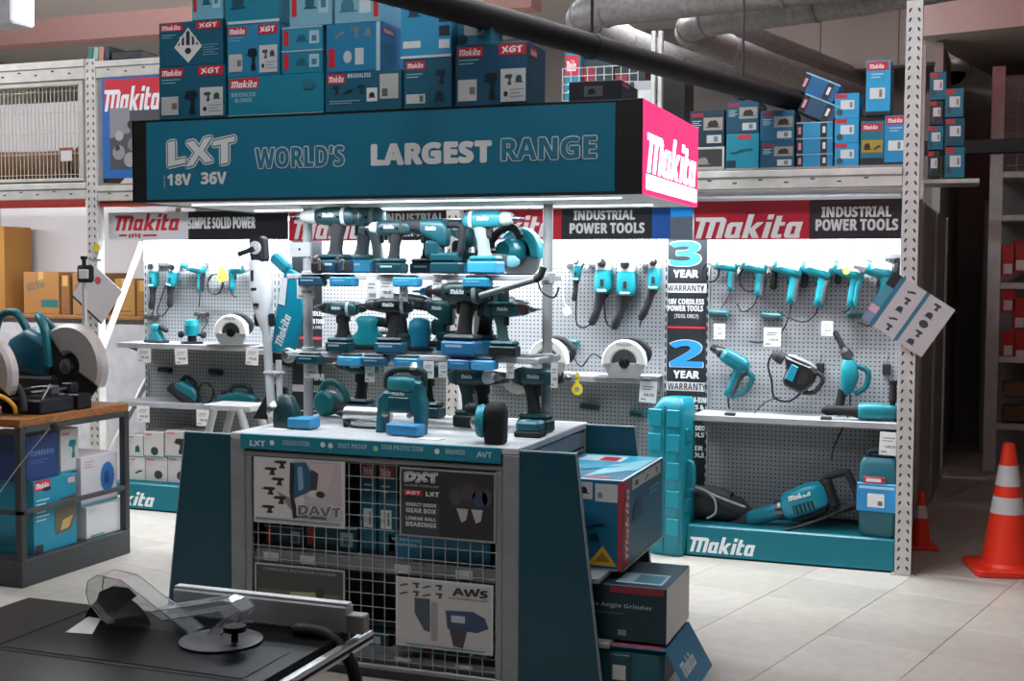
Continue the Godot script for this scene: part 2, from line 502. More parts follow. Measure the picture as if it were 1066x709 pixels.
func kiosk() -> void:
	var t := thing("display_stand", "teal and grey power tool display stand with a lit header box on posts", "display stand", K)
	var grey := "8d8f90"
	part(t, "countertop", MB.new().k("c9cacb").bb(V(-0.627, 0.922, -0.42), V(0.627, 0.95, 0.472), 0.004), "paint")
	# carcass
	part(t, "plinth", MB.new().k("55575a").bb(V(-0.6, 0, -0.4), V(0.6, 0.08, 0.45)), "paint")
	part(t, "partition", MB.new().k("5a5d60").bb(V(-0.6, 0.08, -0.03), V(0.6, 0.92, -0.01)), "paint")
	for s in [-1, 1]:
		part(t, "corner_post", MB.new().k(grey).bb(V(s * 0.627, 0, 0.44), V(s * 0.56, 0.922, 0.475), 0.004), "paint")
		part(t, "corner_post", MB.new().k(grey).bb(V(s * 0.627, 0, -0.42), V(s * 0.56, 0.922, -0.385), 0.004), "paint")
		for i in 11:
			part(t, "slat", MB.new().k("8a929b").bb(V(s * 0.6, 0.085 + i * 0.076, -0.385), V(s * 0.622, 0.155 + i * 0.076, 0.44), 0.006), "paint")
		part(t, "side_backing", MB.new().k("4c4f54").bb(V(s * 0.59, 0.08, -0.385), V(s * 0.606, 0.92, 0.44), 0.0), "paint")
		for zz in [0.462, -0.41]:
			var w := PackedVector2Array([Vector2(s * 0.627, 0.03), Vector2(s * 0.955, 0.03), Vector2(s * 0.845, 0.938), Vector2(s * 0.627, 0.938)])
			var wing := part(t, "wing_panel", MB.new().k("0e4452").prism(T(0, 0, zz), w, 0.02, 0.002), "plastic")
			part(wing, "edge_strip", MB.new().k("93a2a6").prism(T(0, 0, zz), PackedVector2Array([Vector2(s * 0.955, 0.03), Vector2(s * 0.959, 0.03), Vector2(s * 0.849, 0.942), Vector2(s * 0.627, 0.942), Vector2(s * 0.627, 0.938), Vector2(s * 0.845, 0.938)]), 0.021, 0.0), "paint")
		for yy in [0.475, 0.235, 0.06]:
			part(t, "side_shelf", MB.new().k("9b9c9d").bb(V(s * 0.622, yy - 0.022, -0.38), V(s * (0.93 if yy > 0.4 else 0.97), yy, 0.43), 0.004), "paint") if s > 0 else null
	# teal fascia strip with small print
	part(t, "fascia_strip", MB.new().k("1d7f93").bb(V(-0.575, 0.888, 0.472), V(0.556, 0.948, 0.482), 0.002), "plastic")
	var fp := MB.new().k("d5e2e2")
	var zf := -4.316
	ztext(fp, "LXT", "logo", 260, 458, 276, 465, zf, K)
	fp.k("a8cdd2")
	ztext(fp, "CORDLESS SYSTEM", "bold", 294, 459, 322, 464, zf, K)
	ztext(fp, "DUST PROOF", "bold", 352, 462, 382, 467, zf, K)
	ztext(fp, "STAR PROTECTION", "bold", 397, 464, 440, 469, zf, K)
	ztext(fp, "BRUSHLESS", "bold", 464, 468, 484, 473, zf, K)
	ztext(fp, "AVT", "logo", 496, 470, 512, 477, zf, K)
	for b in [[283, 461, "d9e4d9"], [336, 463, "d9e4d9"], [344, 464, "d9e4d9"], [391, 467, "7fd0a0"], [455, 470, "d9e4d9"]]:
		var p := on_z(b[0], b[1], zf) - K
		fp.k(b[2]).flat(T(p.x, p.y, p.z), pg(arc(0, 0, 0.012, 0, 300, 5)))
	part(t, "fascia_print", fp, "paper")
	# grid front
	part(t, "grid_frame", MB.new().k("9a9b9b").bb(V(-0.56, 0.858, 0.45), V(0.56, 0.88, 0.47)).bb(V(-0.56, 0.04, 0.45), V(0.56, 0.06, 0.47)).bb(V(-0.56, 0.06, 0.45), V(-0.53, 0.858, 0.47)).bb(V(0.53, 0.06, 0.45), V(0.56, 0.858, 0.47)), "satin")
	var g := MB.new().k("a9b0b0")
	for i in 20:
		var x := -0.53 + 1.06 * (i + 0.5) / 20.5
		g.tube(Transform3D(), [V(x, 0.05, 0.462), V(x, 0.87, 0.462)], 0.0021, 4)
	for i in 16:
		var y := 0.08 + i * 0.0515
		g.tube(Transform3D(), [V(-0.54, y, 0.458), V(0.54, y, 0.458)], 0.0021, 4)
	part(t, "wire_grid", g, "paint").set_meta("kind", "stuff")
	for yy in [0.47, 0.1]:
		var sh := part(t, "shelf", MB.new().k("87898a").bb(V(-0.555, yy - 0.05, 0.0), V(0.555, yy, 0.445), 0.003), "paint")
		for x in [-0.49, -0.32, 0.1, 0.36]:
			part(sh, "price_label", MB.new().k("cfd0ce").bb(V(x, yy - 0.042, 0.4455), V(x + 0.07, yy - 0.008, 0.447), 0.0), "paper")
	# posts and rails
	for s in [-1, 1]:
		var po := part(t, "post", MB.new().k("b4b6b8").lathe(T(s * 0.56, 0, -0.05), [[0.021, 0.95], [0.021, HB]], 16), "paint")
		for yy in [1.25, 1.585]:
			part(po, "collar", MB.new().k("bfc1c3").lathe(T(s * 0.56, yy, -0.05), [[0.021, -0.025], [0.028, -0.02], [0.028, 0.02], [0.021, 0.025]], 16), "paint")
			part(po, "bracket", MB.new().k("bdbfc1").bb(V(s * 0.575, yy - 0.012, -0.19), V(s * 0.545, yy + 0.012, 0.11)), "paint")
	part(t, "hanger_plate", MB.new().k("c9cacb").bb(V(-0.64, 1.67, -0.03), V(-0.53, 1.735, -0.022)).k("222222").lathe(T(-0.585, 1.705, -0.021, 90), [[0.006, 0], [0.006, 0.001]], 8), "paint")
	for yy in [1.25, 1.585]:
		for zz in [0.09, -0.17]:
			part(t, "rail", MB.new().k("c2c4c6").bb(V(-0.57, yy - 0.011, zz - 0.011), V(0.57, yy + 0.011, zz + 0.011), 0.003), "paint")
	# header box
	var hd := MB.new().k("1f1d1d")
	hd.bb(V(-1.0925, HB + 0.012, -0.48), V(1.088, HT, -0.47)).bb(V(-1.0925, HT - 0.012, -0.48), V(1.088, HT, 0.475))
	hd.bb(V(-1.0925, HB, -0.48), V(-1.078, HT, 0.475)).bb(V(-1.0925, HB, 0.462), V(-1.02, HT, 0.475)).bb(V(0.985, HB, 0.462), V(1.088, HT, 0.475)).bb(V(-1.03, HB, 0.462), V(1.0, HB + 0.012, 0.475)).bb(V(-1.03, HT - 0.01, 0.462), V(1.0, HT, 0.475))
	part(t, "header_frame", hd, "paint")
	part(t, "header_panel", MB.new().k("216f89").bb(V(-1.02, HB + 0.012, 0.462), V(0.985, HT - 0.01, 0.473), 0.0), "plastic")
	var hp := MB.new().k("d8d9d6")
	var zh := -4.3255
	ztext(hp, "LXT", "logofat", 173, 140, 247, 176, zh, K)
	hp.k("216f89"); ztext(hp, "LXT", "logomid", 173, 140, 247, 176, zh, K, 0.0008, -0.0103)
	hp.k("d8d9d6"); ztext(hp, "LXT", "logothin", 173, 140, 247, 176, zh, K, 0.0016, -0.0206)
	ztext(hp, "18V", "heavy", 174, 181, 199, 193, zh, K); ztext(hp, "36V", "heavy", 209, 179, 236, 192, zh, K)
	hp.rect(T(), -0.934, 1.945, -0.9315, 2.0, 0.4745)
	ztext(hp, "WORLD'S", "fat", 265, 152, 359, 175, zh, K); ztext(hp, "RANGE", "fat", 521, 142, 622, 167, zh, K)
	ztext(hp, "LARGEST", "fat", 386, 148, 512, 171, zh, K)
	hp.k("216f89")
	ztext(hp, "WORLD'S", "mid", 265, 152, 359, 175, zh, K, 0.0008, -0.0075); ztext(hp, "RANGE", "mid", 521, 142, 622, 167, zh, K, 0.0008, -0.0075)
	part(t, "header_lettering", hp, "paper")
	var soff := part(t, "soffit", MB.new().k("e4e4e2").bb(V(-1.078, HB + 0.004, -0.47), V(1.078, HB + 0.012, 0.462), 0.0), "paint")
	for zz in [0.25, -0.25]:
		part(soff, "led_strip", MB.new().k("ffffff").bb(V(-0.95, HB - 0.001, zz - 0.008), V(0.95, HB + 0.004, zz + 0.008), 0.001), glow("led_glow", Color(0.93, 0.97, 1.0), 3.0))
		area(t, K + V(0, HB - 0.01, zz), Vector3.DOWN, Vector2(0.04, 1.9), Color(0.93, 0.97, 1.0), 1.6)
	# lit red end panel
	var red := part(t, "lightbox_panel", MB.new().k("ffffff").bb(V(1.078, HB + 0.002, -0.478), V(1.0925, HT - 0.002, 0.472), 0.003), glow("red_glow", Color(1.0, 0.22, 0.46), 1.25))
	var rt := MB.new()
	rt.put(Transform3D(turn(90), V(1.094, 2.05, 0.0)), words("makita", "logo"), 0.86, 0.16)
	part(red, "lightbox_lettering", rt, glow("white_glow", Color(1.0, 0.93, 0.96), 4.0))
	var rw := MB.new().bb(V(1.0915, HB + 0.02, -0.45), V(1.0932, HB + 0.075, 0.44), 0.0)
	part(red, "lightbox_band", rw, glow("white_glow", Color(1.0, 0.93, 0.96), 4.0))
	area(t, K + V(1.11, 2.06, 0), Vector3.RIGHT, Vector2(0.92, 0.3), Color(1.0, 0.3, 0.45), 0.6)
	# posters wired to the grid
	poster_davt()
	poster_dxt()
	poster_small()
	poster_aws()

func sheet(called: String, label: String, x0: float, y0: float, x1: float, y1: float, z: float, colour: String, border := "c9c9c6") -> Array:
	# a stiff sheet by pixel corners; returns [node, width, height]
	var a := on_z(x0, y0, z); var b := on_z(x1, y1, z)
	var w := b.x - a.x; var h := a.y - b.y
	var t := thing(called, label, "poster", Vector3((a.x + b.x) * 0.5, b.y, z))
	part(t, "board", MB.new().k(border).bb(V(-w / 2, 0, -0.004), V(w / 2, h, 0), 0.0).k(colour).rect(T(), -w / 2 + 0.008, 0.008, w / 2 - 0.008, h - 0.008, 0.0006), "paper")
	return [t, w, h]
# flat silhouettes on a unit square, for print
func sil(kind: String) -> PackedVector2Array:
	match kind:
		"drill": return pg([0, .62, .2, .64, .24, .8, .34, .86, .9, .86, 1, .8, 1, .62, .86, .56, .82, .3, .88, .24, .9, .02, .5, .02, .5, .22, .58, .26, .6, .5, .5, .54, .3, .56, .22, .6])
		"grinder": return pg([0, .3, .3, .3, .34, .46, .6, .56, .95, .6, 1, .5, 1, .38, .62, .3, .55, .22, .4, .2, .36, .08, .04, .08])
		"blower": return pg([0, .02, .14, .02, .5, .42, .62, .4, .72, .5, .74, .66, .9, .96, .98, .9, .96, .5, .86, .34, .6, .26, .5, .3, .1, 0])
		"saw": return pg([0, .1, 1, .1, 1, .18, .8, .2, .84, .5, .7, .82, .5, .9, .5, .8, .3, .84, .12, .6, .1, .3, .16, .2, 0, .18])
		"round": return pg(arc(.5, .5, .5, 0, 330, 11))
	return pg([0, 0, 1, 0, 1, 1, 0, 1])
func print_sil(mb: MB, kind: String, x: float, y: float, w: float, h: float, c: String, z := 0.0012, flip := false) -> void:
	var p := PackedVector2Array()
	for q in sil(kind): p.append(Vector2(x + (1.0 - q.x if flip else q.x) * w, y + q.y * h))
	mb.k(c).flat(T(), p, z)
func poster_davt() -> void:
	var r := sheet("poster", "white poster with six small tool pictures beside a big tool, on the wire grid", 264, 475, 359, 551, -4.325, "cfccc8")
	var w: float = r[1]; var h: float = r[2]
	var m := MB.new()
	for s in [[.2, .86], [.09, .75], [.17, .6], [.07, .45], [.19, .32], [.06, .17]]: print_sil(m, "drill", -w / 2 + s[0] * w, (s[1] - .02) * h, .17 * w, .14 * h, "2c2b2b")
	m.k("b9aeb0").flat(T(), pg([-.06 * w, .98 * h, .46 * w, .98 * h, .48 * w, .1 * h, .12 * w, .1 * h]), 0.001)
	m.k("cbb9b4").flat(T(), pg([.12 * w, .95 * h, .4 * w, .95 * h, .3 * w, .5 * h, .18 * w, .6 * h]), 0.0012)
	m.k("8f7f86").flat(T(), pg([-.25 * w, .5 * h, -.08 * w, .4 * h, -.08 * w, .22 * h]), 0.0011)
	m.k("2d5d76").flat(T(), pg([-.08 * w, .94 * h, .08 * w, .96 * h, .14 * w, .82 * h, .12 * w, .52 * h, -.05 * w, .4 * h, -.1 * w, .55 * h]), 0.0016)
	m.k("7fa7c0").flat(T(), pg([-.01 * w, .88 * h, .04 * w, .9 * h, .06 * w, .56 * h, 0, .52 * h]), 0.002)
	m.k("2b2a2e").flat(T(), pg([-.09 * w, .96 * h, -.04 * w, .9 * h, -.05 * w, .42 * h, .0, .12 * h, -.06 * w, .1 * h, -.1 * w, .5 * h]), 0.002)
	m.k("3c3a3f").flat(T(), pg([.14 * w, .86 * h, .22 * w, .8 * h, .2 * w, .56 * h, .12 * w, .5 * h]), 0.0018)
	print_sil(m, "round", .1 * w, .42 * h, .16 * w, .13 * h, "cfc6bd", 0.0022); print_sil(m, "round", .19 * w, .44 * h, .1 * w, .1 * h, "3a3230", 0.0024)
	m.k("dddad8").put(T(.23 * w, .24 * h, 0.003), words("DAVT", "logofat"), .5 * w, .2 * h)
	m.k("6d6a6e").put(T(.23 * w, .24 * h, 0.0036), words("DAVT", "logo"), .47 * w, .17 * h)
	m.k("4a5d60").rect(T(), .0, .12 * h, .3 * w, .16 * h, 0.003)
	m.k("7d9496").rect(T(), -.48 * w, .05 * h, .46 * w, .08 * h, 0.003)
	part(r[0], "print", m, "paper")
func poster_dxt() -> void:
	var r := sheet("poster", "dark poster listing gear box and bearings on the wire grid", 416, 486, 516, 566, -4.325, "2b2b2c", "8f9090")
	var w: float = r[1]; var h: float = r[2]
	var m := MB.new()
	m.k("3a4244").rect(T(), -.47 * w, .04 * h, -.08 * w, .5 * h, 0.001)
	m.k("d4d4d2").put(T(-.27 * w, .87 * h, 0.002), words("DXT", "logofat"), .36 * w, .17 * h).k("242425").put(T(-.27 * w, .87 * h, 0.0025), words("DXT", "logo"), .34 * w, .14 * h).k("cfcfcd").put(T(-.27 * w, .87 * h, 0.003), words("DXT", "logo"), .325 * w, .12 * h)
	m.k("9a9b9b").put(T(-.26 * w, .745 * h, 0.002), words("EXTREME TECHNOLOGY", "bold"), .36 * w, .03 * h)
	m.k("b8202c").rect(T(), -.45 * w, .6 * h, -.26 * w, .68 * h, 0.002).k("e8dada").put(T(-.355 * w, .64 * h, 0.003), words("XGT", "logo"), .15 * w, .055 * h)
	m.k("cfcfcd").put(T(-.15 * w, .635 * h, 0.002), words("LXT", "logo"), .14 * w, .08 * h)
	var y := .47
	for s in ["DIRECT DRIVE", "GEAR BOX", "LINEAR BALL", "BEARINGS"]:
		m.k("c9cccb").put(T(-.27 * w, y * h, 0.002), words(s, "heavy"), .32 * w, (.05 if s.length() > 9 else .065) * h)
		y -= .085 if y > .45 or y < .35 else .115
	print_sil(m, "round", .0, .45 * h, .44 * w, .42 * h, "3a3032", 0.001)
	for s in [[.03, .5, .12, "3d4750"], [.14, .58, .16, "4a3c40"], [.26, .5, .16, "33465c"], [.36, .52, .1, "51464c"]]: print_sil(m, "round", s[0] * w, s[1] * h, s[2] * w, .24 * h, s[3], 0.0014)
	for s in [[.1, "b0a8a8"], [.25, "b6aca6"]]: m.k(s[1]).flat(T(), pg([s[0] * w, .46 * h, (s[0] + .12) * w, .46 * h, (s[0] + .1) * w, .3 * h, (s[0] + .05) * w, .26 * h]), 0.002)
	part(r[0], "print", m, "paper")
func poster_small() -> void:
	var r := sheet("poster", "grey framed poster half hidden behind the saw fence on the wire grid", 265, 585, 359, 650, -4.325, "4b4a49", "a7a8a6")
	var w: float = r[1]; var h: float = r[2]
	var m := MB.new()
	m.k("9b9c97").put(T(0, .9 * h, 0.002), words("CORDLESS OUTDOOR SYSTEM", "bold"), .8 * w, .05 * h)
	m.k("5f6a52").rect(T(), -.46 * w, .3 * h, .46 * w, .52 * h, 0.001)
	m.k("a9a678").flat(T(), pg([-.1 * w, .5 * h, .2 * w, .54 * h, .2 * w, .4 * h, -.1 * w, .42 * h]), 0.0015)
	print_sil(m, "blower", -.4 * w, .3 * h, .3 * w, .3 * h, "2f8798", 0.002)
	print_sil(m, "round", .18 * w, .42 * h, .1 * w, .2 * h, "3c3a36", 0.002)
	part(r[0], "print", m, "paper")
func poster_aws() -> void:
	var r := sheet("poster", "pale poster with a vacuum and a blue tool on the wire grid", 412, 600, 513, 683, -4.325, "bdb9b6")
	var w: float = r[1]; var h: float = r[2]
	var m := MB.new()
	for i in 8: print_sil(m, "drill" if i % 2 else "grinder", (-.46 + (i % 4) * .12) * w, (.86 - (i / 4) * .12) * h, .09 * w, .09 * h, "4a4747")
	m.k("3a3839").put(T(.27 * w, .87 * h, 0.002), words("AWS", "logo"), .36 * w, .14 * h).put(T(.25 * w, .765 * h, 0.002), words("Auto-start Wireless System", "bold"), .4 * w, .03 * h)
	m.k("5b5654").flat(T(), pg([-.48 * w, .72 * h, -.4 * w, .7 * h, -.34 * w, .4 * h, -.36 * w, .2 * h, -.44 * w, .06 * h, -.36 * w, .06 * h, -.22 * w, .3 * h, -.28 * w, .42 * h, -.32 * w, .66 * h]), 0.0015)
	m.k("4d545a").flat(T(), pg([-.3 * w, .72 * h, -.14 * w, .72 * h, -.14 * w, .24 * h, -.2 * w, .26 * h, -.3 * w, .5 * h]), 0.0018)
	m.k("9c9694").rect(T(), -.13 * w, .12 * h, -.06 * w, .68 * h, 0.001)
	m.k("3b4a62").flat(T(), pg([.02 * w, .58 * h, .3 * w, .6 * h, .42 * w, .52 * h, .46 * w, .38 * h, .34 * w, .3 * h, .04 * w, .32 * h]), 0.0015)
	m.k("b7bcc0").rect(T(), .08 * w, .42 * h, .22 * w, .52 * h, 0.002)
	m.k("474443").flat(T(), pg([.06 * w, .32 * h, .24 * w, .3 * h, .2 * w, .06 * h, .1 * w, .08 * h]), 0.002)
	m.k("5f8a92").rect(T(), -.4 * w, .03 * h, .42 * w, .05 * h, 0.002)
	part(r[0], "print", m, "paper")

# ================================================================ cartons
const TEAL := "1b7c93"
const DTEAL := "17596f"
const LTEAL := "2f8fb3"
const RED := "c4222f"
# draws a print spec on the face plane of x (origin bottom left, w by h)
func print_on(mb: MB, x: Transform3D, w: float, h: float, spec: Array) -> void:
	var z := 0.0008
	for s in spec:
		match s[0]:
			"r": mb.k(s[5]).rect(x, s[1] * w, s[2] * h, s[3] * w, s[4] * h, z)
			"t":
				mb.k(s[7]).put(x * T(s[3] * w, s[4] * h, z), words(s[1], s[2]), s[5] * w, s[6] * h)
				z += 0.0006
			"s":
				var p := PackedVector2Array()
				for q in sil(s[1]): p.append(Vector2((s[2] + q.x * s[4]) * w, (s[3] + q.y * s[5]) * h))
				mb.k(s[6]).flat(x, p, z)
			"p":
				var p2 := PackedVector2Array()
				for i in range(0, s[2].size(), 2): p2.append(Vector2(s[2][i] * w, s[2][i + 1] * h))
				mb.k(s[1]).flat(x, p2, z)
			"l":   # block of small print lines: x, y top, w, count, colour
				for i in s[4]: mb.k(s[5]).rect(x, s[1] * w, (s[2] - i * 0.055 - 0.02) * h, (s[1] + s[3] * (1.0 - 0.25 * (i % 2))) * w, (s[2] - i * 0.055) * h, z)
		z += 0.0002
func preset(k: String) -> Array:
	var logo := [["r", .03, .8, .38, .96, RED], ["t", "makita", "logo", .2, .88, .3, .11, "eceaea"]]
	match k:
		"xgt": return logo + [["r", .6, .8, .97, .97, RED], ["t", "XGT", "logo", .78, .885, .28, .12, "eceaea"], ["l", .05, .76, .28, 2, "7fb3c4"], ["r", .04, .1, .3, .44, "b9b9b4"], ["r", .2, .2, .28, .32, "6d6d63"], ["s", "drill", .36, .1, .22, .5, "14262c"], ["r", .63, .06, .97, .58, "c2c5c3"], ["s", "drill", .66, .32, .13, .2, "3c4548"], ["s", "saw", .82, .34, .12, .16, "3c4548"], ["s", "round", .67, .14, .06, .09, "2c3538"], ["l", .76, .26, .18, 3, "8d9696"]]
		"hazard": return logo + [["r", .6, .8, .97, .97, RED], ["t", "XGT", "logo", .78, .885, .28, .12, "eceaea"], ["l", .05, .72, .22, 2, "7fb3c4"], ["p", "d8d8d4", [.25, .42, .47, .86, .69, .42, .47, .06]], ["p", "2d3133", [.3, .46, .47, .8, .64, .46]], ["r", .34, .46, .37, .66, "d8d8d4"], ["r", .41, .46, .44, .74, "d8d8d4"], ["r", .5, .46, .53, .74, "d8d8d4"], ["r", .57, .46, .6, .64, "d8d8d4"], ["s", "round", .42, .26, .1, .14, "2d3133"], ["l", .7, .45, .25, 5, "6fa3b5"]]
		"blower": return [["r", .02, .7, .33, .96, RED], ["t", "makita", "logo", .175, .82, .28, .18, "eceaea"], ["t", "BRUSHLESS", "bold", .17, .56, .26, .1, "9cc6d4"], ["t", "BLOWER", "bold", .17, .42, .18, .1, "9cc6d4"], ["s", "blower", .55, .1, .4, .78, "123541"], ["s", "round", .78, .6, .14, .26, "2a6c80"], ["r", .0, .0, 1, .05, "a9b4b8"]]
		"label": return [["r", .03, .72, .26, .96, RED], ["t", "makita", "logo", .145, .84, .2, .16, "eceaea"], ["t", "BRUSHLESS", "bold", .45, .9, .3, .1, "cfe0e4"], ["r", .72, .3, .96, .9, "b6b8b4"], ["r", .75, .36, .82, .55, "5d625e"], ["r", .55, .25, .69, .58, "d5d8d6"], ["s", "saw", .57, .32, .1, .18, "22282a"], ["s", "drill", .07, .45, .12, .25, "15323d"], ["s", "grinder", .24, .45, .12, .2, "15323d"], ["s", "drill", .4, .45, .12, .25, "15323d"], ["l", .06, .3, .4, 2, "8fb8c6"]]
		"side": return [["r", .05, .2, .17, .85, RED], ["s", "saw", .34, .3, .3, .42, "1f5a70"], ["r", .68, .25, .92, .8, "9fc6d4"], ["r", .74, .35, .86, .6, "4c7486"], ["r", .0, .94, 1, 1, "a8bcc4"]]
		"plain": return [["r", .05, .78, .45, .94, RED], ["t", "makita", "logo", .25, .86, .34, .1, "eceaea"], ["l", .06, .7, .34, 2, "9fc9d8"], ["s", "drill", .62, .46, .26, .34, "13303a"], ["r", .06, .12, .46, .3, "c9cbc8"], ["r", .34, .15, .42, .27, "5f6a6c"], ["s", "saw", .64, .12, .24, .26, "13303a"]]
		"photo": return [["r", .05, .82, .4, .93, "8d2630"], ["r", .4, .45, .95, .8, "8f8a80"], ["s", "saw", .48, .5, .42, .26, "2a2623"], ["l", .08, .72, .26, 4, "a9c4cc"], ["r", .5, .1, .92, .32, "b7bab8"], ["r", .7, .14, .82, .28, "6f6f69"]]
		"thin": return [["r", .0, .0, .18, 1, "2a2023"], ["r", .05, .25, .13, .7, "c98a90"], ["r", .66, .05, .84, .95, "33282a"], ["r", .72, .3, .8, .7, "d8dada"], ["r", .0, .92, 1, 1, "7fb4cc"]]
		"tag": return [["r", .02, .8, .5, .97, "b5343c"], ["r", .24, .35, .8, .72, "d2d4d2"], ["r", .62, .42, .72, .64, "777d7d"], ["s", "round", .08, .12, .26, .26, "3c4c54"]]
		"upright": return [["r", .04, .82, .9, .98, "b52c38"], ["t", "makita", "logo", .42, .9, .6, .09, "e9dede"], ["l", .2, .76, .5, 2, "a5d0e0"], ["r", .16, .3, .78, .5, "d0d3d1"], ["r", .54, .33, .66, .47, "6f7777"], ["r", 0, .0, 1, .07, "1d2a30"]]
		"yellow": return [["r", .04, .78, .9, .95, "b52c38"], ["t", "makita", "logo", .42, .865, .6, .09, "e9dede"], ["r", .06, .3, .94, .58, "a08c3a"], ["s", "saw", .12, .34, .36, .2, "3d2a1c"], ["s", "grinder", .56, .34, .3, .2, "2f3a34"], ["r", 0, .0, 1, .18, "262a2c"]]
	return logo
# carton whose front face has these pixel corners on plane z; stands on y = base
func carton(label: String, x0: float, y0: float, x1: float, y1: float, z: float, depth: float, base: float, colour: String, spec, group := "", ry := 0.0, category := "box") -> float:
	var a := on_z(x0, y0, z); var b := on_z(x1, y1, z); var m := on_z((x0 + x1) * 0.5, y0, z); var m1 := on_z((x0 + x1) * 0.5, y1, z)
	var w := b.x - a.x - 0.002
	var h := (m.y - base) if not is_nan(base) else m.y - m1.y
	var y := base if not is_nan(base) else m1.y
	var t := thing("carton", label, category, Vector3((a.x + b.x) * 0.5, y, z - depth * 0.5), turn(ry), group)
	part(t, "carton_body", MB.new().k(colour).bb(V(-w / 2, 0.0005, -depth / 2), V(w / 2, h, depth / 2), 0.002), "card")
	var mb := MB.new()
	print_on(mb, T(-w / 2, 0, depth / 2), w, h, preset(spec) if spec is String else spec)
	if mb.v.size(): part(t, "print", mb, "card")
	# right hand end, seen at a slant
	var sd := MB.new()
	print_on(sd, T(w / 2, 0, depth / 2, 0, 90), depth, h, [["r", .08, .78, .5, .93, "a32531"], ["t", "makita", "logo", .29, .855, .34, .09, "d8cfcf"], ["l", .1, .6, .5, 4, "3d7284"]])
	part(t, "end_print", sd, "card")
	# closed flaps on top, with tape
	part(t, "tape", MB.new().k("b9b49f").bb(V(-w / 2 + 0.001, h - 0.0005, -0.025), V(w / 2 - 0.001, h + 0.0004, 0.025), 0.0), "card")
	return y + h
func kiosk_boxes() -> void:
	var G := "cartons stacked on the header"
	var n := NAN
	var zf := -4.37
	var b1 := carton("teal red badged carton with white panel on the header below the hazard carton", 165, 68, 235, 122, zf, 0.3, HT, DTEAL, "xgt", G)
	var b2 := carton("long low teal blower carton lying on the header", 237, 78, 337, 118, zf, 0.3, HT, TEAL, "blower", G)
	var b3 := carton("teal carton with white label lying beside the blower carton", 338.5, 74, 418.5, 112, zf, 0.32, HT, DTEAL, "label", G)
	var b4 := carton("squarish dark teal carton between the labelled carton and the large dark red badged carton", 420, 60, 470, 110, zf, 0.3, HT, DTEAL, "plain", G)
	var b5 := carton("large dark red badged carton standing at the right of the header row", 474, 45, 550, 108, zf, 0.2, HT, "1a4a66", "xgt", G)
	carton("low black carton next to the large dark red badged carton", 592, 84, 646, 105, -4.5, 0.26, HT, "20262b", [["r", .3, .4, .66, .8, "5a5f63"], ["s", "saw", .35, .45, .2, .3, "1a1d20"]], G)
	var b7 := carton("dark teal carton with black and white hazard diamond", 165, 22, 232, 68, zf, 0.3, b1, DTEAL, "hazard", G)
	var b8 := carton("lighter blue red badged carton with white panel beside the hazard carton", 236, 25, 291, 78, zf, 0.26, b2, "2a7fa6", "xgt", G)
	var b10 := carton("small teal carton under its twin on the blower carton", 293, 52, 336, 76, zf, 0.26, b2, TEAL, "side", G)
	var b9 := carton("small teal carton topping its twin on the blower carton", 293, 27.5, 336, 52, zf, 0.26, b10, "2a87a5", "side", G)
	var b11 := carton("upright blue carton with pale right stripe on the labelled carton", 339.5, 24, 396, 76, zf, 0.26, b3, "1f78a0", [["r", .93, 0, 1, 1, "a9c3cc"], ["r", .04, .1, .16, .5, RED], ["s", "grinder", .15, .68, .2, .28, "6f7d82"], ["s", "drill", .42, .68, .2, .28, "6f7d82"], ["s", "saw", .7, .7, .16, .22, "6f7d82"], ["s", "round", .32, .18, .16, .26, "b4c2c4"], ["r", .54, .14, .7, .48, "c2c9c9"]], G)
	carton("bright blue carton with price sticker on the squarish dark carton", 417, -30, 470, 57, zf, 0.26, b4, "2f93bd", [["s", "saw", .14, .46, .25, .2, "1d3c48"], ["r", .76, .1, .97, .2, "d5dad9"], ["r", .76, .24, .97, .36, "1f2c33"], ["r", .76, .4, .97, .52, "1f2c33"], ["r", .05, .12, .4, .2, "d8dcda"], ["r", 0, .0, 1, .03, "cfd8da"]], G)
	carton("pale blue carton tucked behind the black pipe on the large dark red badged carton", 474, 12, 512, 45, -4.44, 0.12, b5, "3d8aa6", "tag", G)
	carton("whitish blue carton on the hazard carton", 199, -25, 232, 20, zf, 0.26, b7, "6ea9bd", "side", G)
	carton("teal carton with red logo topping the lighter blue red badged carton", 234, -25, 291, 22, zf, 0.26, b8, TEAL, [["r", .05, .02, 1, .08, "b8cdd2"], ["r", .5, .5, .95, .72, RED], ["t", "makita", "logo", .72, .6, .36, .12, "eceaea"], ["s", "saw", .1, .3, .3, .4, "134b5c"]], G)
	carton("pale carton with grey pictures on the small teal twins", 301, -25, 346, 25, zf, 0.26, b9, "79aebf", "side", G)
	carton("pale carton with red edge on the upright blue carton", 348, -25, 396, 22, zf, 0.26, b11, "78aebe", [["r", .86, .1, .96, .9, RED], ["s", "saw", .1, .2, .4, .4, "3b7488"], ["r", .55, .2, .8, .5, "c3d2d6"]], G)
	# cartons behind the wire grid, on the two shelves of the stand
	var Q := "cartons behind the wire grid"
	var zi := -4.42
	carton("teal carton with red heading behind the wire grid between two posters", 376, 480, 392, 548, zi, 0.25, 0.47, "1c5f74", "upright", Q)
	carton("teal carton with white sticker behind the grid beside the dark poster", 393.5, 482, 412, 550, zi, 0.25, 0.47, "1c6076", "upright", Q)
	carton("dark teal carton behind the grid under the tool picture poster", 275, 548, 316, 600, zi, 0.25, 0.47, "123f4c", "side", Q)
	carton("second dark teal carton behind the grid under the tool picture poster", 318, 548, 372, 600, zi, 0.25, 0.47, "14434f", "side", Q)
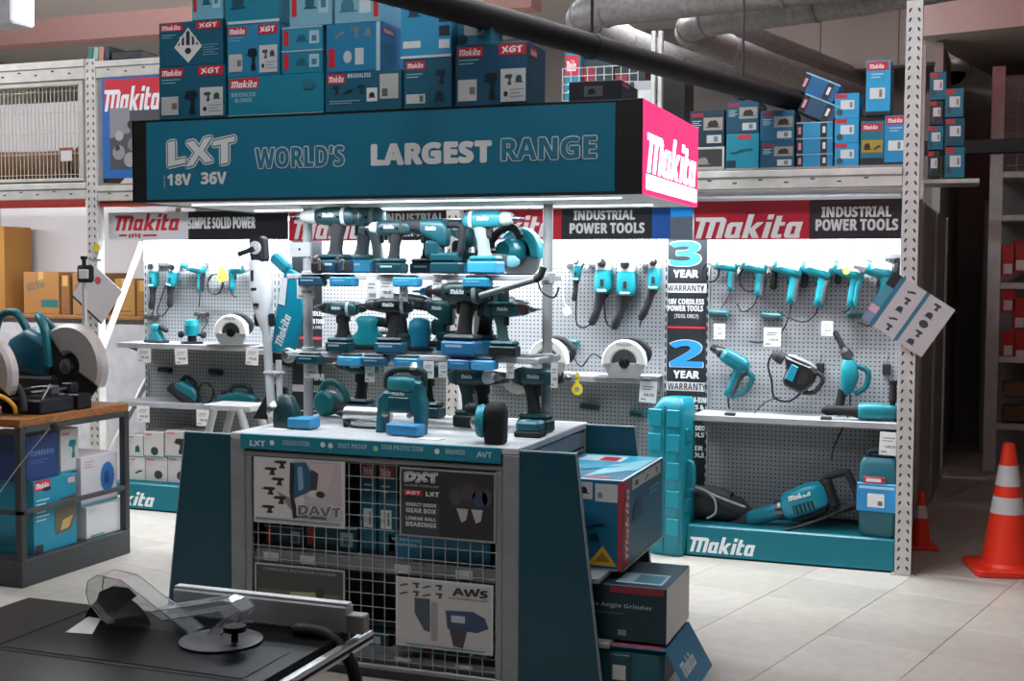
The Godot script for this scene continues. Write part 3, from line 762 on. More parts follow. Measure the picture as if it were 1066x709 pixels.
	carton("wide blue carton behind the grid under the dark poster", 404, 561, 511, 597, zi, 0.25, 0.47, "2a86ad", [["t", "18V BRUSHLESS", "bold", .18, .84, .3, .13, "a9d4e4"], ["t", "BLOWER", "bold", .18, .62, .2, .13, "a9d4e4"], ["s", "blower", .5, .1, .46, .7, "123541"], ["r", 0, 0, 1, .1, "5d3d44"]], Q)
	carton("dark carton behind the grid on the lower shelf", 300, 655, 405, 706, zi, 0.25, 0.1, "16343e", "side", Q)
	carton("blue carton behind the grid under the pale poster", 440, 676, 512, 716, zi, 0.25, 0.1, "205f7a", "side", Q)
	# big carton and others in the open side bay
	var t := thing("carton", "large bright blue carton with red logo and yellow warning triangle on the side shelf", "box", Vector3(-1.366, 0.4755, -4.83), Basis(), "cartons on the side shelves")
	var w := 0.352; var h := 0.345; var d := 0.66
	part(t, "carton_body", MB.new().k("1d6d8c").bb(V(-w / 2, 0, -d / 2), V(w / 2, h, d / 2), 0.003), "card")
	var f := MB.new()
	print_on(f, T(-w / 2, 0, d / 2), w, h, [["r", .3, .82, .4, .97, "7d2530"], ["r", .44, .78, .66, .97, "c9ccca"], ["s", "saw", .47, .83, .16, .1, "2b2f31"], ["r", .69, .76, .94, .96, "d2d4d2"], ["r", .72, .8, .77, .86, "8a8e8c"], ["p", "e3b33a", [.6, .05, .78, .27, .94, .05]], ["p", "a97a1c", [.68, .09, .78, .2, .87, .09]], ["s", "grinder", .58, .44, .22, .12, "113440"], ["s", "saw", .62, .3, .14, .12, "113440"], ["s", "round", .42, .6, .1, .1, "9fb0b4"], ["r", 0, 0, 1, .02, "b8c4c8"], ["r", .95, 0, 1, 1, "c93a44"]])
	part(t, "print", f, "card")
	var e := MB.new()
	print_on(e, T(w / 2, 0, d / 2, 0, 90), d, h, [["r", .02, .03, .14, .98, RED], ["t", "makita", "logo", .5, .3, .0, .0, "eceaea"], ["r", .2, .84, .92, .97, "c9cfcf"], ["s", "saw", .26, .86, .1, .09, "33393b"], ["s", "grinder", .5, .86, .1, .09, "33393b"], ["s", "drill", .76, .86, .08, .09, "33393b"], ["s", "saw", .2, .45, .3, .3, "155066"], ["l", .62, .74, .28, 2, "6fb0c6"], ["r", .0, .0, 1, .02, "c2ccce"]])
	e.k("e9e4e4").put(T(w / 2 + 0.003, h * 0.5, d / 2 - d * 0.08) * T(0, 0, 0, 0, 90) * T(0, 0, 0, 0, 0, 90), words("makita", "logo"), h * 0.8, 0.05)
	part(t, "end_print", e, "card")
	var tp := MB.new()
	print_on(tp, T(-w / 2, h, d / 2, -90), w, d, [["r", .0, .0, 1, .03, "cfe6ec"], ["r", .97, .0, 1, 1, "e3eef0"], ["r", .05, .4, .95, .96, "37a9cb"], ["p", "8fd4e6", [.5, .1, .95, .45, .95, .9, .6, .6]], ["r", .1, .7, .62, .92, "d7e6ea"], ["r", .34, .72, .56, .88, RED], ["r", .55, .06, .8, .12, "c4525c"], ["p", "1f7d9c", [.1, .2, .7, .5, .72, .54, .1, .26]]])
	part(t, "top_print", tp, "card")
	var t2 := thing("carton", "dark flat grinder carton with white end on the middle side shelf", "box", Vector3(-1.27, 0.2355, -4.62), Basis(), "cartons on the side shelves")
	part(t2, "carton_body", MB.new().k("12303a").bb(V(-0.27, 0, -0.2), V(0.27, 0.21, 0.2), 0.003), "card")
	var f2 := MB.new()
	print_on(f2, T(-.27, 0, .2), .54, .21, [["r", .6, .86, .98, .98, "8d2d38"], ["t", "Cordless Angle Grinder", "bold", .6, .62, .6, .1, "9fb6bc"], ["l", .2, .5, .5, 1, "4c6a72"], ["s", "grinder", .3, .1, .2, .3, "25505e"], ["r", .66, .1, .72, .2, "7d8f93"]])
	print_on(f2, T(.27, 0, .2, 0, 90), .4, .21, [["r", 0, 0, 1, 1, "c9cac8"]])
	print_on(f2, T(-.27, .21, .2, -90), .54, .4, [["r", .62, .1, .95, .5, "9fb9c0"], ["r", .74, .15, .93, .45, "3d7484"]])
	part(t2, "print", f2, "card")
	# tool case in a printed sleeve on the lowest shelf
	var t3 := thing("tool_case", "teal plastic tool case in a blue printed sleeve on the lowest side shelf", "tool case", Vector3(-1.27, 0.0605, -4.6))
	part(t3, "case_body", MB.new().k("145563").bb(V(-0.27, 0, -0.19), V(0.265, 0.155, 0.195), 0.02), "plastic")
	part(t3, "latch", MB.new().k("10404b").bb(V(0.06, 0.03, 0.195), V(0.14, 0.13, 0.207), 0.004), "plastic")
	part(t3, "label_sticker", MB.new().k("c6c7c2").bb(V(0.075, 0.035, 0.207), V(0.125, 0.09, 0.2085), 0.0), "paper")
	var sl := MB.new().k("2c7da2").bb(V(-0.275, 0.156, -0.195), V(0.272, 0.164, 0.205), 0.002)
	sl.prism(T(0, 0, 0), pg([0.268, 0.164, 0.276, 0.164, 0.372, 0.0, 0.362, 0.0]), 0.4, 0.001)
	part(t3, "sleeve", sl, "card")
	var sp := MB.new()
	print_on(sp, T(-.275, .1645, .205, -90), .547, .4, [["r", .45, .0, .98, .07, "c45560"], ["l", .4, .5, .4, 4, "6fb3d0"]])
	sp.k("dfe6e8").put(T(0.328, 0.08, 0.06) * T(0, 0, 0, 0, 0, 30.3) * T(0, 0, 0, 0, 90), words("makita", "logo"), 0.2, 0.06)
	part(t3, "print", sp, "card")

# ================================================================ power tools (nose towards -x, grip down, side towards +z)
const TL := "0e7a87"    # housing teal
const BK := "1b1b1d"    # grip rubber
func curve(pts: Array, m := 6) -> Array:
	var o := []
	for i in pts.size() - 1:
		var a: Vector3 = pts[maxi(i - 1, 0)]; var b: Vector3 = pts[i]; var c: Vector3 = pts[i + 1]; var d: Vector3 = pts[mini(i + 2, pts.size() - 1)]
		for j in m: o.append(b.cubic_interpolate(c, a, d, float(j) / m))
	o.append(pts[-1])
	return o
func logo_on(parent: Node, x: Transform3D, w: float, h: float, c := "dfe6e6") -> void:
	part(parent, "logo", MB.new().k(c).put(x, words("makita", "slant"), w, h), "paper")
# cordless pistol tool: o = {s scale, nose right, c housing, g grip, b battery colour, chuck, long}
func pistol(label: String, at: Vector3, o := {}, basis_ := Basis(), group := "cordless tools on the display stand", called := "cordless_drill", category := "cordless drill") -> Node3D:
	var right: bool = o.get("right", false)
	var t := thing(called, label, category, at, basis_ * turn((180.0 if right else 0.0) + 9.0 * sin(label.length() * 7.3)).scaled(Vector3.ONE * o.get("s", 1.0)), group)
	var hc := Color(o.get("c", TL)).darkened(0.3); var gc: String = o.get("g", BK)
	var nl: float = o.get("long", 0.0)   # extra nose length
	part(t, "housing", MB.new().k(hc).loft(T(), [[V(-0.062, .205), .014, .014], [V(-0.056, .205), .027, .026], [V(-0.02, .205), .033, .03], [V(.05, .204), .034, .031], [V(.088, .203), .032, .029], [V(.104, .202), .024, .022], [V(.108, .202), .008, .008]], 14, .75), "plastic")
	part(t, "grip", MB.new().k(gc).loft(T(), [[V(.016, .066), .03, .021], [V(.02, .085), .024, .018], [V(.026, .13), .023, .018], [V(.034, .165), .027, .02], [V(.036, .19), .034, .022]], 12, .75, Vector3.RIGHT, Vector3.BACK), "rubber")
	part(t, "rear_cap", MB.new().k(o.get("cap", "2a2c2e")).loft(T(), [[V(.06, .204), .0355, .0325], [V(.072, .204), .0355, .0325], [V(.074, .204), .034, .031]], 14, .75), "rubber")
	var nb := MB.new().k(o.get("nose", "26282a"))
	var xn := Transform3D(Basis(Vector3(0, 1, 0), Vector3(-1, 0, 0), Vector3(0, 0, 1)), V(-0.055, .206))
	nb.lathe(xn, [[.026, 0], [.027, .012], [.024, .03 + nl * .6], [.019, .042 + nl], [.012, .046 + nl]], 14)
	part(t, "nose", nb, "plastic")
	part(t, "chuck", MB.new().k(o.get("chuck", "8b8d90")).lathe(xn, [[.012, .044 + nl], [.0125, .062 + nl], [.008, .075 + nl], [.004, .078 + nl], [.004, .1 + nl]], 10), "metal")
	part(t, "trigger", MB.new().k(o.get("trig", "2b2b2d")).bb(V(-.008, .135, -.009), V(.012, .172, .009), .004), "plastic")
	part(t, "foot", MB.new().k(hc).bb(V(-.045, .05, -.034), V(.07, .07, .034), .008), "plastic")
	if o.has("b"):
		var bt := part(t, "battery", MB.new().k(o.b).bb(V(-.05, .003, -.0375), V(.075, .05, .0375), .007), "plastic")
		part(bt, "battery_label", MB.new().k("9fb4bc").bb(V(-.03, .03, .0372), V(.03, .038, .038), 0.0), "paper")
	if o.get("light", true): part(t, "side_screw", MB.new().k("1d2022").lathe(T(.05, .2, .029, 90), [[.005, 0], [.005, .004]], 6).lathe(T(-.03, .2, .027, 90), [[.005, 0], [.005, .005]], 6), "metal").set_meta("kind", "stuff")
	logo_on(t, T(.01, .208, .0325, 0, 180 if right else 0) if not right else T(.01, .208, -.0325, 0, 180), .05, .016)
	return t
# D-handled tool (rotary hammer, recip saw)
func dhandle(label: String, at: Vector3, o := {}, basis_ := Basis(), group := "cordless tools on the display stand", called := "rotary_hammer", category := "rotary hammer") -> Node3D:
	var t := thing(called, label, category, at, basis_ * turn(180.0 if o.get("right", false) else 0.0).scaled(Vector3.ONE * o.get("s", 1.0)), group)
	var hc := Color(o.get("c", TL)).darkened(0.2)
	part(t, "housing", MB.new().k(hc).loft(T(), [[V(-.06, .2), .02, .02], [V(-.05, .198), .033, .03], [V(0, .185), .045, .034], [V(.04, .17), .06, .036], [V(.06, .165), .05, .032], [V(.066, .165), .02, .02]], 14, .6), "plastic")
	part(t, "gear_case", MB.new().k("232427").loft(T(), [[V(-.13, .205), .016, .016], [V(-.125, .205), .024, .024], [V(-.08, .204), .027, .026], [V(-.05, .2), .031, .029]], 12, .9), "rubber")
	part(t, "bit_holder", MB.new().k("3a3c3e").lathe(Transform3D(Basis(Vector3(0, 1, 0), Vector3(-1, 0, 0), Vector3(0, 0, 1)), V(-.128, .205)), [[.015, 0], [.016, .02], [.011, .035], [.006, .037], [.005, .09 + o.get("long", 0.0)]], 10), "metal")
	part(t, "grip", MB.new().k(BK).tube(T(), curve([V(.055, .205), V(.1, .205), V(.125, .19), V(.122, .13), V(.11, .085), V(.06, .075)], 5), .016, 10), "rubber")
	part(t, "trigger", MB.new().k("303033").bb(V(.1, .15, -.008), V(.112, .185, .008), .003), "plastic")
	part(t, "foot", MB.new().k(hc).bb(V(-.01, .05, -.034), V(.115, .09, .034), .01), "plastic")
	part(t, "motor_cover", MB.new().k(o.get("c2", "123f48")).bb(V(-.035, .07, -.03), V(.04, .14, .03), .012), "plastic")
	if o.has("b"): part(t, "battery", MB.new().k(o.b).bb(V(-.005, .003, -.0375), V(.12, .05, .0375), .007), "plastic")
	logo_on(t, T(0, .19, .0345 if not o.get("right", false) else -.0345, 0, 180 if o.get("right", false) else 0), .05, .016)
	return t
# angle grinder hanging head up; origin at top of head
func grinder(label: String, at: Vector3, o := {}, basis_ := Basis(), group := "corded tools hanging on the pegboard") -> Node3D:
	var t := thing("angle_grinder", label, "angle grinder", at, basis_.scaled(Vector3.ONE * o.get("s", 1.0)), group)
	var w: float = o.get("w", 1.0)
	part(t, "gear_head", MB.new().k(o.get("head", "d6d8d8")).loft(T(), [[V(0, -.0), .012, .014], [V(0, -.006), .026 * w, .028], [V(0, -.04), .034 * w, .032], [V(0, -.062), .033 * w, .032]], 14, .7, Vector3.RIGHT, Vector3.BACK), "plastic")
	part(t, "motor_housing", MB.new().k(o.get("c", TL)).loft(T(), [[V(0, -.06), .034 * w, .034], [V(0, -.075), .038 * w, .036], [V(-.002, -.14), .037 * w, .036], [V(-.004, -.162), .034 * w, .034], [V(-.004, -.168), .02, .02]], 16, .8, Vector3.RIGHT, Vector3.BACK), "plastic")
	var lean: float = o.get("lean", -.02)
	part(t, "handle", MB.new().k(BK).loft(T(), [[V(-.004, -.16), .032 * w, .032], [V(-.006 + lean * .2, -.19), .022 * w, .022], [V(lean * .6, -.24), .018, .02], [V(lean, -.29), .02, .022], [V(lean * 1.1, -.31), .012, .012]], 12, .8, Vector3.RIGHT, Vector3.BACK), "rubber")
	part(t, "spindle", MB.new().k("6b6d70").lathe(T(0, -.03, .03, 90), [[.02, 0], [.02, .012], [.008, .014], [.008, .03]], 12), "metal")
	part(t, "slide_switch", MB.new().k("222426").bb(V(-.008, -.13, .034), V(.008, -.1, .04), .002), "plastic")
	logo_on(t, T(0, -.15, .037), .045, .012, "bcd8dc")
	if o.has("cord"): cord(t, o.cord, o.get("cc", "1c1c1e"))
	return t
func cord(t: Node, pts: Array, c := "1c1c1e", r := .004) -> void:
	part(t, "cord", MB.new().k(c).tube(T(), curve(pts), r, 6), "rubber")
# corded drill hanging; o.s scale; body tilt by basis
func corded(label: String, at: Vector3, o := {}, basis_ := Basis(), group := "corded tools hanging on the pegboard", called := "corded_drill", category := "corded drill") -> Node3D:
	var t := thing(called, label, category, at, basis_.scaled(Vector3.ONE * o.get("s", 1.0)), group)
	var hc: String = o.get("c", TL)
	part(t, "housing", MB.new().k(hc).loft(T(), [[V(-.075, .0), .014, .014], [V(-.068, .0), .028, .027], [V(-.03, -.002), .034, .031], [V(.03, -.004), .035, .031], [V(.06, -.006), .03, .028], [V(.068, -.006), .012, .012]], 14, .8), "plastic")
	part(t, "nose", MB.new().k(o.get("nose", "c9cccc")).lathe(Transform3D(Basis(Vector3(0, 1, 0), Vector3(-1, 0, 0), Vector3(0, 0, 1)), V(-.066, .002)), [[.027, 0], [.026, .018], [.018, .035], [.017, .06], [.008, .064]], 12), "plastic")
	part(t, "grip", MB.new().k(hc).loft(T(), [[V(.03, -.02), .034, .024], [V(.036, -.06), .022, .019], [V(.042, -.12), .021, .019], [V(.046, -.155), .024, .02], [V(.046, -.162), .012, .01]], 12, .8, Vector3.RIGHT, Vector3.BACK), "plastic")
	part(t, "grip_pad", MB.new().k(o.get("g", "3d464a")).loft(T(), [[V(.052, -.03), .02, .02], [V(.05, -.06), .013, .0195], [V(.055, -.12), .013, .0195], [V(.058, -.15), .012, .018]], 10, .8, Vector3.RIGHT, Vector3.BACK), "rubber")
	part(t, "trigger", MB.new().k("1d1e20").bb(V(.008, -.075, -.009), V(.02, -.04, .009), .003), "plastic")
	part(t, "accent_cap", MB.new().k(o.get("acc", "e3e6e6")).loft(T(), [[V(-.05, .006), .03, .0315], [V(.02, .006), .0315, .0318], [V(.05, .004), .028, .03]], 12, .8), "plastic")
	cord(t, o.get("cord", [V(.046, -.155), V(.04, -.2), V(.0, -.245), V(-.06, -.24)]), o.get("cc", "1c1c1e"))
	return t
# circular saw standing on its base plate, blade side towards +z
func circular_saw(label: String, at: Vector3, o := {}, basis_ := Basis(), group := "saws on the wall shelves") -> Node3D:
	var t := thing("circular_saw", label, "circular saw", at, basis_.scaled(Vector3.ONE * o.get("s", 1.0)), group)
	var gcol: String = o.get("guard", "dcdcda")
	part(t, "upper_guard", MB.new().k(gcol).prism(T(0, .085, .03), pg(arc(0, 0, .118, -8, 188, 18) + arc(0, 0, .066, 188, -8, 12)), .05, .008), "plastic")
	part(t, "lower_guard", MB.new().k("b9bab8").prism(T(0, .085, .032), pg(arc(0, 0, .108, 185, 355, 16) + arc(0, 0, .03, 355, 185, 8)), .02, .003), "satin")
	part(t, "blade", MB.new().k("8b8b8a").lathe(T(0, .085, .03, 90), [[.001, -.001], [.1, -.001], [.1, .001], [.001, .001]], 24), "metal")
	part(t, "blade_bolt", MB.new().k("3a3a3c").lathe(T(0, .085, .032, 90), [[.026, 0], [.026, .016], [.012, .02], [.012, .03]], 12), "metal")
	part(t, "base_plate", MB.new().k("55585a").bb(V(-.16, .0, -.09), V(.15, .006, .075), .002), "satin")
	part(t, "motor_housing", MB.new().k(TL).lathe(T(.0, .1, .01, -90), [[.05, 0], [.055, .01], [.052, .08], [.04, .1], [.01, .102]], 16), "plastic")
	part(t, "handle", MB.new().k(BK).tube(T(0, 0, -.02), curve([V(-.04, .16), V(.0, .2), V(.07, .19), V(.12, .14), V(.1, .09), V(.05, .08)], 5), .017, 10), "rubber")
	logo_on(t, T(.0, .178, .0555), .08, .018, "8b9496")
	if o.has("cord"): cord(t, o.cord)
	return t
# jigsaw / sander style body on a flat sole
func soled(label: String, at: Vector3, o := {}, basis_ := Basis(), group := "corded tools on the wall shelves", called := "sander", category := "sander") -> Node3D:
	var t := thing(called, label, category, at, basis_.scaled(Vector3.ONE * o.get("s", 1.0)), group)
	part(t, "sole", MB.new().k("2b2d2f").bb(V(-.09, 0, -.045), V(.09, .02, .045), .005), "rubber")
	part(t, "body", MB.new().k(o.get("c", TL)).loft(T(), [[V(0, .02), .075, .042], [V(0, .05), .068, .04], [V(.0, .07), .045, .036], [V(.0, .09), .04, .034], [V(0, .12), .05, .036], [V(0, .135), .03, .02]], 14, .75, Vector3.RIGHT, Vector3.BACK), "plastic")
	part(t, "handle", MB.new().k(BK).loft(T(), [[V(.0, .115), .022, .022], [V(.06, .11), .02, .02], [V(.11, .09), .018, .018], [V(.12, .085), .006, .006]], 10, .8), "rubber")
	if o.has("cord"): cord(t, o.cord)
	return t
func price_card(label: String, px: float, py: float, w: float, h: float, z: float, group: String, tilt := 0.0, price := "") -> void:
	# white ticket, pixel centre, size in pixels
	var p := on_z(px, py, z); var a := on_z(px - w / 2, py, z); var b := on_z(px + w / 2, py, z); var c := on_z(px, py - h / 2, z); var d := on_z(px, py + h / 2, z)
	var ww := b.x - a.x; var hh := c.y - d.y
	var t := thing("price_ticket", label, "price ticket", Vector3(p.x, d.y, p.z), turn(0, 0, tilt), group)
	part(t, "card", MB.new().k("e6e6e4").bb(V(-ww / 2, 0, -.0015), V(ww / 2, hh, 0), 0.0), "paper")
	var m := MB.new().k("8f9190")
	m.rect(T(), -.3 * ww, .72 * hh, .3 * ww, .77 * hh, .0008).rect(T(), -.36 * ww, .6 * hh, .2 * ww, .64 * hh, .0008)
	m.k("4a4a4c").put(T(.05 * ww, .36 * hh, .0009), words(price if price else "199.00", "bold"), .6 * ww, .14 * hh)
	m.k("9a9c9c").rect(T(), -.4 * ww, .1 * hh, -.1 * ww, .18 * hh, .0008)
	part(t, "print", m, "paper")

# ================================================================ tools on the display stand
func at_px(px: float, py: float, z: float, y: float) -> Vector3:
	var p := on_z(px, py, z)
	return Vector3(p.x, y, z)
func kiosk_tools() -> void:
	var zf := -4.71; var zb := -4.97; var U := 1.597; var L := 1.262; var C := 0.95
	# upper rails
	pistol("large black impact wrench with long nose beside the left post on the upper rail", at_px(345, 280, zf, U), {"s": 1.2, "c": "1d4b52", "b": "1d3f57", "nose": "b9bcbc", "long": .03, "cap": "9aa3a5"})
	pistol("pale teal impact wrench behind the large black one on the upper rail", at_px(372, 280, zb, U), {"s": 1.25, "c": "58a4ad", "b": "3f97c4", "g": "5b666a", "cap": "8fa0a3"})
	pistol("short black impact driver with white nose on the upper rail", at_px(406, 280, zf, U), {"s": .95, "c": "30565c", "b": "123843", "nose": "cfd3d3"}, Basis(), "cordless tools on the display stand", "impact_driver", "impact driver")
	dhandle("dark teal rotary hammer with black nose in the middle of the upper rail", at_px(452, 280, zf, U), {"s": 1.0, "c": "145b66", "b": "12414b", "long": .01})
	dhandle("paler rotary hammer with grey grip behind the dark one on the upper rail", at_px(480, 280, zb, U), {"s": 1.05, "c": "2f7c86", "b": "3f97c4"})
	pistol("cyan drill with white nose pointing to the right post, on the upper rail", at_px(509, 280, zf, U), {"s": 1.1, "right": true, "c": "39aebc", "b": "3f9fd0", "g": "8f989a", "nose": "a9aeae", "cap": "c9cdcd"})
	var p := on_z(537, 290, zb)
	var cs := circular_saw("teal cordless circular saw seen from behind, at the right end of the upper rail", Vector3(p.x, U, zb), {"s": 1.0, "guard": "2c9fae"}, turn(160), "cordless tools on the display stand")
	part(cs, "battery", MB.new().k("26303a").bb(V(.05, .06, -.12), V(.13, .11, -.04), .008), "plastic")
	var mul := thing("multi_tool", "teal and white multi tool lying behind the white nosed drill on the upper rail", "multi tool", at_px(516, 284, -4.83, 1.61), turn(15), "cordless tools on the display stand")
	part(mul, "body", MB.new().k("7fc0c8").loft(T(), [[V(-.1, .04), .01, .01], [V(-.095, .04), .022, .022], [V(.0, .045), .027, .026], [V(.08, .04), .026, .024], [V(.1, .04), .01, .01]], 12), "plastic")
	part(mul, "head", MB.new().k("c6caca").lathe(T(-.1, -.002, 0), [[.018, 0], [.02, .02], [.02, .05], [.01, .06]], 12), "satin")
	part(mul, "grip", MB.new().k("585d60").loft(T(), [[V(-.02, .046), .029, .0275], [V(.05, .044), .0285, .0265]], 12), "rubber")
	var KG := "cordless tools on the display stand"
	pistol("pale cyan drill turned right behind the short impact driver on the upper rail", at_px(398, 280, zb, U), {"s": 1.0, "right": true, "c": "7fd0d8", "b": "2b4a58", "g": "6d7a7c", "nose": "c9cccc"})
	pistol("dark drill behind the rotary hammer, nose left, on the upper rear rail", at_px(440, 280, zb, U), {"s": 1.0, "c": "1f5a62", "b": "1a3a48", "nose": "2b2d2f"})
	pistol("small teal impact driver behind the wrench on the lower rear rail", at_px(363, 366, zb, L), {"s": .9, "right": true, "c": "2b7f88", "b": "1d5068"}, Basis(), KG, "impact_driver", "impact driver")
	dhandle("dark rotary hammer behind the heavy drills on the lower rear rail", at_px(458, 366, zb, L), {"s": 1.0, "c": "17525b", "b": "152f3a"})
	pistol("dim drill on the rear of the countertop left of the band saw", at_px(372, 430, -5.08, C), {"s": 1.1, "c": "1f6a73", "b": "1a4450"})
	pistol("dim drill behind the band saw on the countertop", at_px(450, 430, -5.1, C), {"s": 1.05, "right": true, "c": "1c5c64", "b": "173c46"})
	# display batteries clipped along the front rails, and small nailer mounts
	var bats := [[325, 289, 26, "1d4560", "dark blue battery clipped beside the left post on the upper rail"], [358, 289, 26, "2b86b4", "blue battery clipped under the pale teal impact wrench"], [424, 285, 27, "3d9fd2", "bright blue battery clipped under the rotary hammer nose"], [497, 287, 24, "2f8dbd", "blue battery clipped under the cyan drill"]]
	for b in bats: battery(b[4], at_px(b[0], b[1], -4.688, 1.545), b[3])
	for q in [[332, "black and chrome latch mount under the large black impact wrench"], [356, "second black and chrome latch mount right of its twin on the upper rail"]]:
		var lm := thing("tool_mount", q[1], "tool mount", at_px(q[0], 284, -4.675, 1.6), Basis(), "latch mounts on the upper rail")
		part(lm, "block", MB.new().k("24211f").bb(V(-.032, 0, -.02), V(.032, .05, .02), .008), "plastic")
		part(lm, "dome", MB.new().k("35302d").lathe(T(-.012, .05, 0), [[.018, 0], [.017, .015], [.01, .025], [.001, .028]], 12), "plastic")
		part(lm, "clip", MB.new().k("c4c2be").bb(V(.008, .012, .02), V(.022, .06, .026), .003), "metal")
	# lower rails
	pistol("teal impact driver with white top beside the left post on the lower rail", at_px(352, 366, zf, L), {"s": .92, "c": "2a6a70", "b": "153f49", "nose": "2a2c2e", "cap": "aab4b5"}, Basis(), "cordless tools on the display stand", "impact_driver", "impact driver")
	var jig := soled("bright teal cordless jigsaw on the lower rail", at_px(383, 366, zb, L), {"s": 1.1, "c": "1c9aa6"}, turn(20), "cordless tools on the display stand", "jigsaw", "jigsaw")
	part(jig, "blade", MB.new().k("b5b5b5").bb(V(-.08, -.03, -.003), V(-.07, .02, .003), 0.0), "metal")
	pistol("black hammer drill with chrome collar in the middle of the lower rail", at_px(404, 368, zf, L), {"s": 1.0, "c": "1d3236", "b": "1f5671", "nose": "3b3d3f", "cap": "8f9798"})
	pistol("dark teal hammer drill facing away behind the black one on the lower rail", at_px(423, 366, zb, L), {"s": 1.05, "right": true, "c": "1f5157", "b": "1b4854"})
	var ro := thing("random_sander", "round teal palm sander on the lower rail", "sander", at_px(437, 366, zb, L), Basis(), "cordless tools on the display stand")
	part(ro, "body", MB.new().k("1b87a8").lathe(T(), [[.045, .012], [.05, .02], [.048, .06], [.052, .09], [.045, .13], [.02, .145], [.002, .146]], 18, true), "plastic")
	part(ro, "pad", MB.new().k("26282a").lathe(T(), [[.06, 0], [.06, .012]], 18), "rubber")
	part(ro, "dust_port", MB.new().k("1d1f21").lathe(T(.045, .03, 0, 0, 0, -90), [[.014, 0], [.014, .05]], 10), "rubber")
	pistol("heavy black drill with blue tipped auxiliary nose on the lower rail", at_px(478, 372, zf, L), {"s": 1.28, "c": "2c4c50", "b": "2a6ea0", "g": "121314", "nose": "2a2322", "long": .02, "chuck": "4aa7c4", "cap": "7d8a8c"})
	pistol("second heavy black drill half behind the blue tipped one", at_px(499, 370, -4.85, L), {"s": 1.2, "c": "24474c", "b": "3f9fd8", "g": "151617", "cap": "59656a"})
	pistol("teal impact driver pointing right on the lower rail beside the heavy drills", at_px(512, 364, zb, L), {"s": 1.05, "right": true, "c": "1f7a84", "b": "16262a", "g": "2f4f52", "nose": "b9bebe"}, Basis(), "cordless tools on the display stand", "impact_driver", "impact driver")
	pistol("teal impact driver nearest the right post on the lower rail", at_px(528, 364, zf, L), {"s": .95, "right": true, "c": "1c7782", "b": "20282c", "g": "2d4d50", "nose": "5a3d3c"}, Basis(), "cordless tools on the display stand", "impact_driver", "impact driver")
	for b in [[323, 371, "15404c", "dark teal battery clipped beside the left post on the lower rail"], [366, 371, "3aa0d6", "bright blue battery clipped under the teal impact driver"], [391, 371, "1f5671", "slate blue battery clipped under the black hammer drill"], [425, 371, "2f8fc4", "blue battery clipped right of the slate blue one"], [481, 373, "2c77ab", "wide blue battery clipped under the heavy drill"], [503, 371, "45a4e4", "light blue battery clipped against the wide blue one"]]:
		battery(b[3], at_px(b[0], b[1], -4.688, 1.21), b[2])
	# grey extension arm with a black end, from the lower tools up to the right post
	var a := on_z(500, 308, -4.66); var b2 := on_z(557, 291, -4.66)
	var arm := thing("grease_gun", "long grey tube with a black angled end resting across the upper rail", "grease gun", a, Basis(), "cordless tools on the display stand")
	part(arm, "tube", MB.new().k("85898c").tube(T(), [V(0, 0), b2 - a], .013, 12), "satin")
	part(arm, "end_cap", MB.new().k("1d1e20").tube(T(), curve([b2 - a, b2 - a + V(.02, .012), b2 - a + V(.035, .05)], 4), .015, 10), "rubber")
	part(arm, "hose", MB.new().k("202123").tube(T(), curve([b2 - a + V(.01, 0), b2 - a + V(.03, -.05), b2 - a + V(.08, -.07), b2 - a + V(.1, -.03)], 5), .004, 6), "rubber")
	# on the counter
	var fl := thing("work_light", "dark teal cordless light with a blue battery at the left of the countertop", "work light", at_px(302, 452, -4.55, C), Basis(), "tools on the countertop")
	part(fl, "housing", MB.new().k("16383e").loft(T(), [[V(-.01, 0), .06, .045], [V(-.01, .03), .062, .048], [V(-.015, .09), .05, .04], [V(-.02, .13), .035, .03], [V(-.02, .14), .01, .01]], 14, .7, Vector3.RIGHT, Vector3.BACK), "plastic")
	part(fl, "lens_ring", MB.new().k("b9bdbd").lathe(T(-.05, .07, .02, 0, 0, 70), [[.03, 0], [.034, .01], [.034, .03], [.028, .034]], 14), "metal")
	part(fl, "battery", MB.new().k("3795c4").bb(V(.02, .005, -.03), V(.13, .05, .06), .006), "plastic")
	var cg := thing("caulking_gun", "silver barrel caulking gun lying on the countertop", "caulking gun", at_px(382, 440, -4.68, C), Basis(), "tools on the countertop")
	part(cg, "barrel", MB.new().k("d8dadb").lathe(T(-.1, .055, 0, 0, 0, -90), [[.006, -.03], [.012, -.01], [.03, 0], [.033, .008], [.033, .2], [.028, .208]], 18), "metal")
	part(cg, "nozzle", MB.new().k("1d1e1f").lathe(T(-.1, .055, 0, 0, 0, 90), [[.014, 0], [.012, .03], [.005, .05]], 12), "rubber")
	part(cg, "foot_bracket", MB.new().k("3d4042").bb(V(-.1, 0, -.03), V(-.09, .03, .03)).bb(V(.08, 0, -.03), V(.09, .025, .03)), "satin").set_meta("kind", "stuff")
	cord(cg, [V(-.1, .03, .02), V(-.05, .008, .04), V(.05, .006, .05), V(.16, .008, .05), V(.25, .01, .04)], "26282a", .006)
	band_saw()
	blower_small("teal cordless blower lying behind the caulking gun", at_px(352, 425, -4.98, C))
	var li := thing("fan_head_light", "black rounded tool head with teal and silver side standing on the countertop edge", "work light", at_px(511, 462, -4.42, C), turn(8), "tools on the countertop")
	part(li, "black_shell", MB.new().k("131314").loft(T(), [[V(.02, 0), .038, .05], [V(.02, .02), .04, .055], [V(.022, .12), .04, .055], [V(.02, .155), .03, .045], [V(.02, .16), .01, .015]], 14, .5, Vector3.RIGHT, Vector3.BACK), "rubber")
	part(li, "teal_ring", MB.new().k("2a97aa").lathe(T(-.02, .085, .0, 0, 0, 90), [[.06, 0], [.066, .012], [.06, .03], [.04, .034]], 18), "plastic")
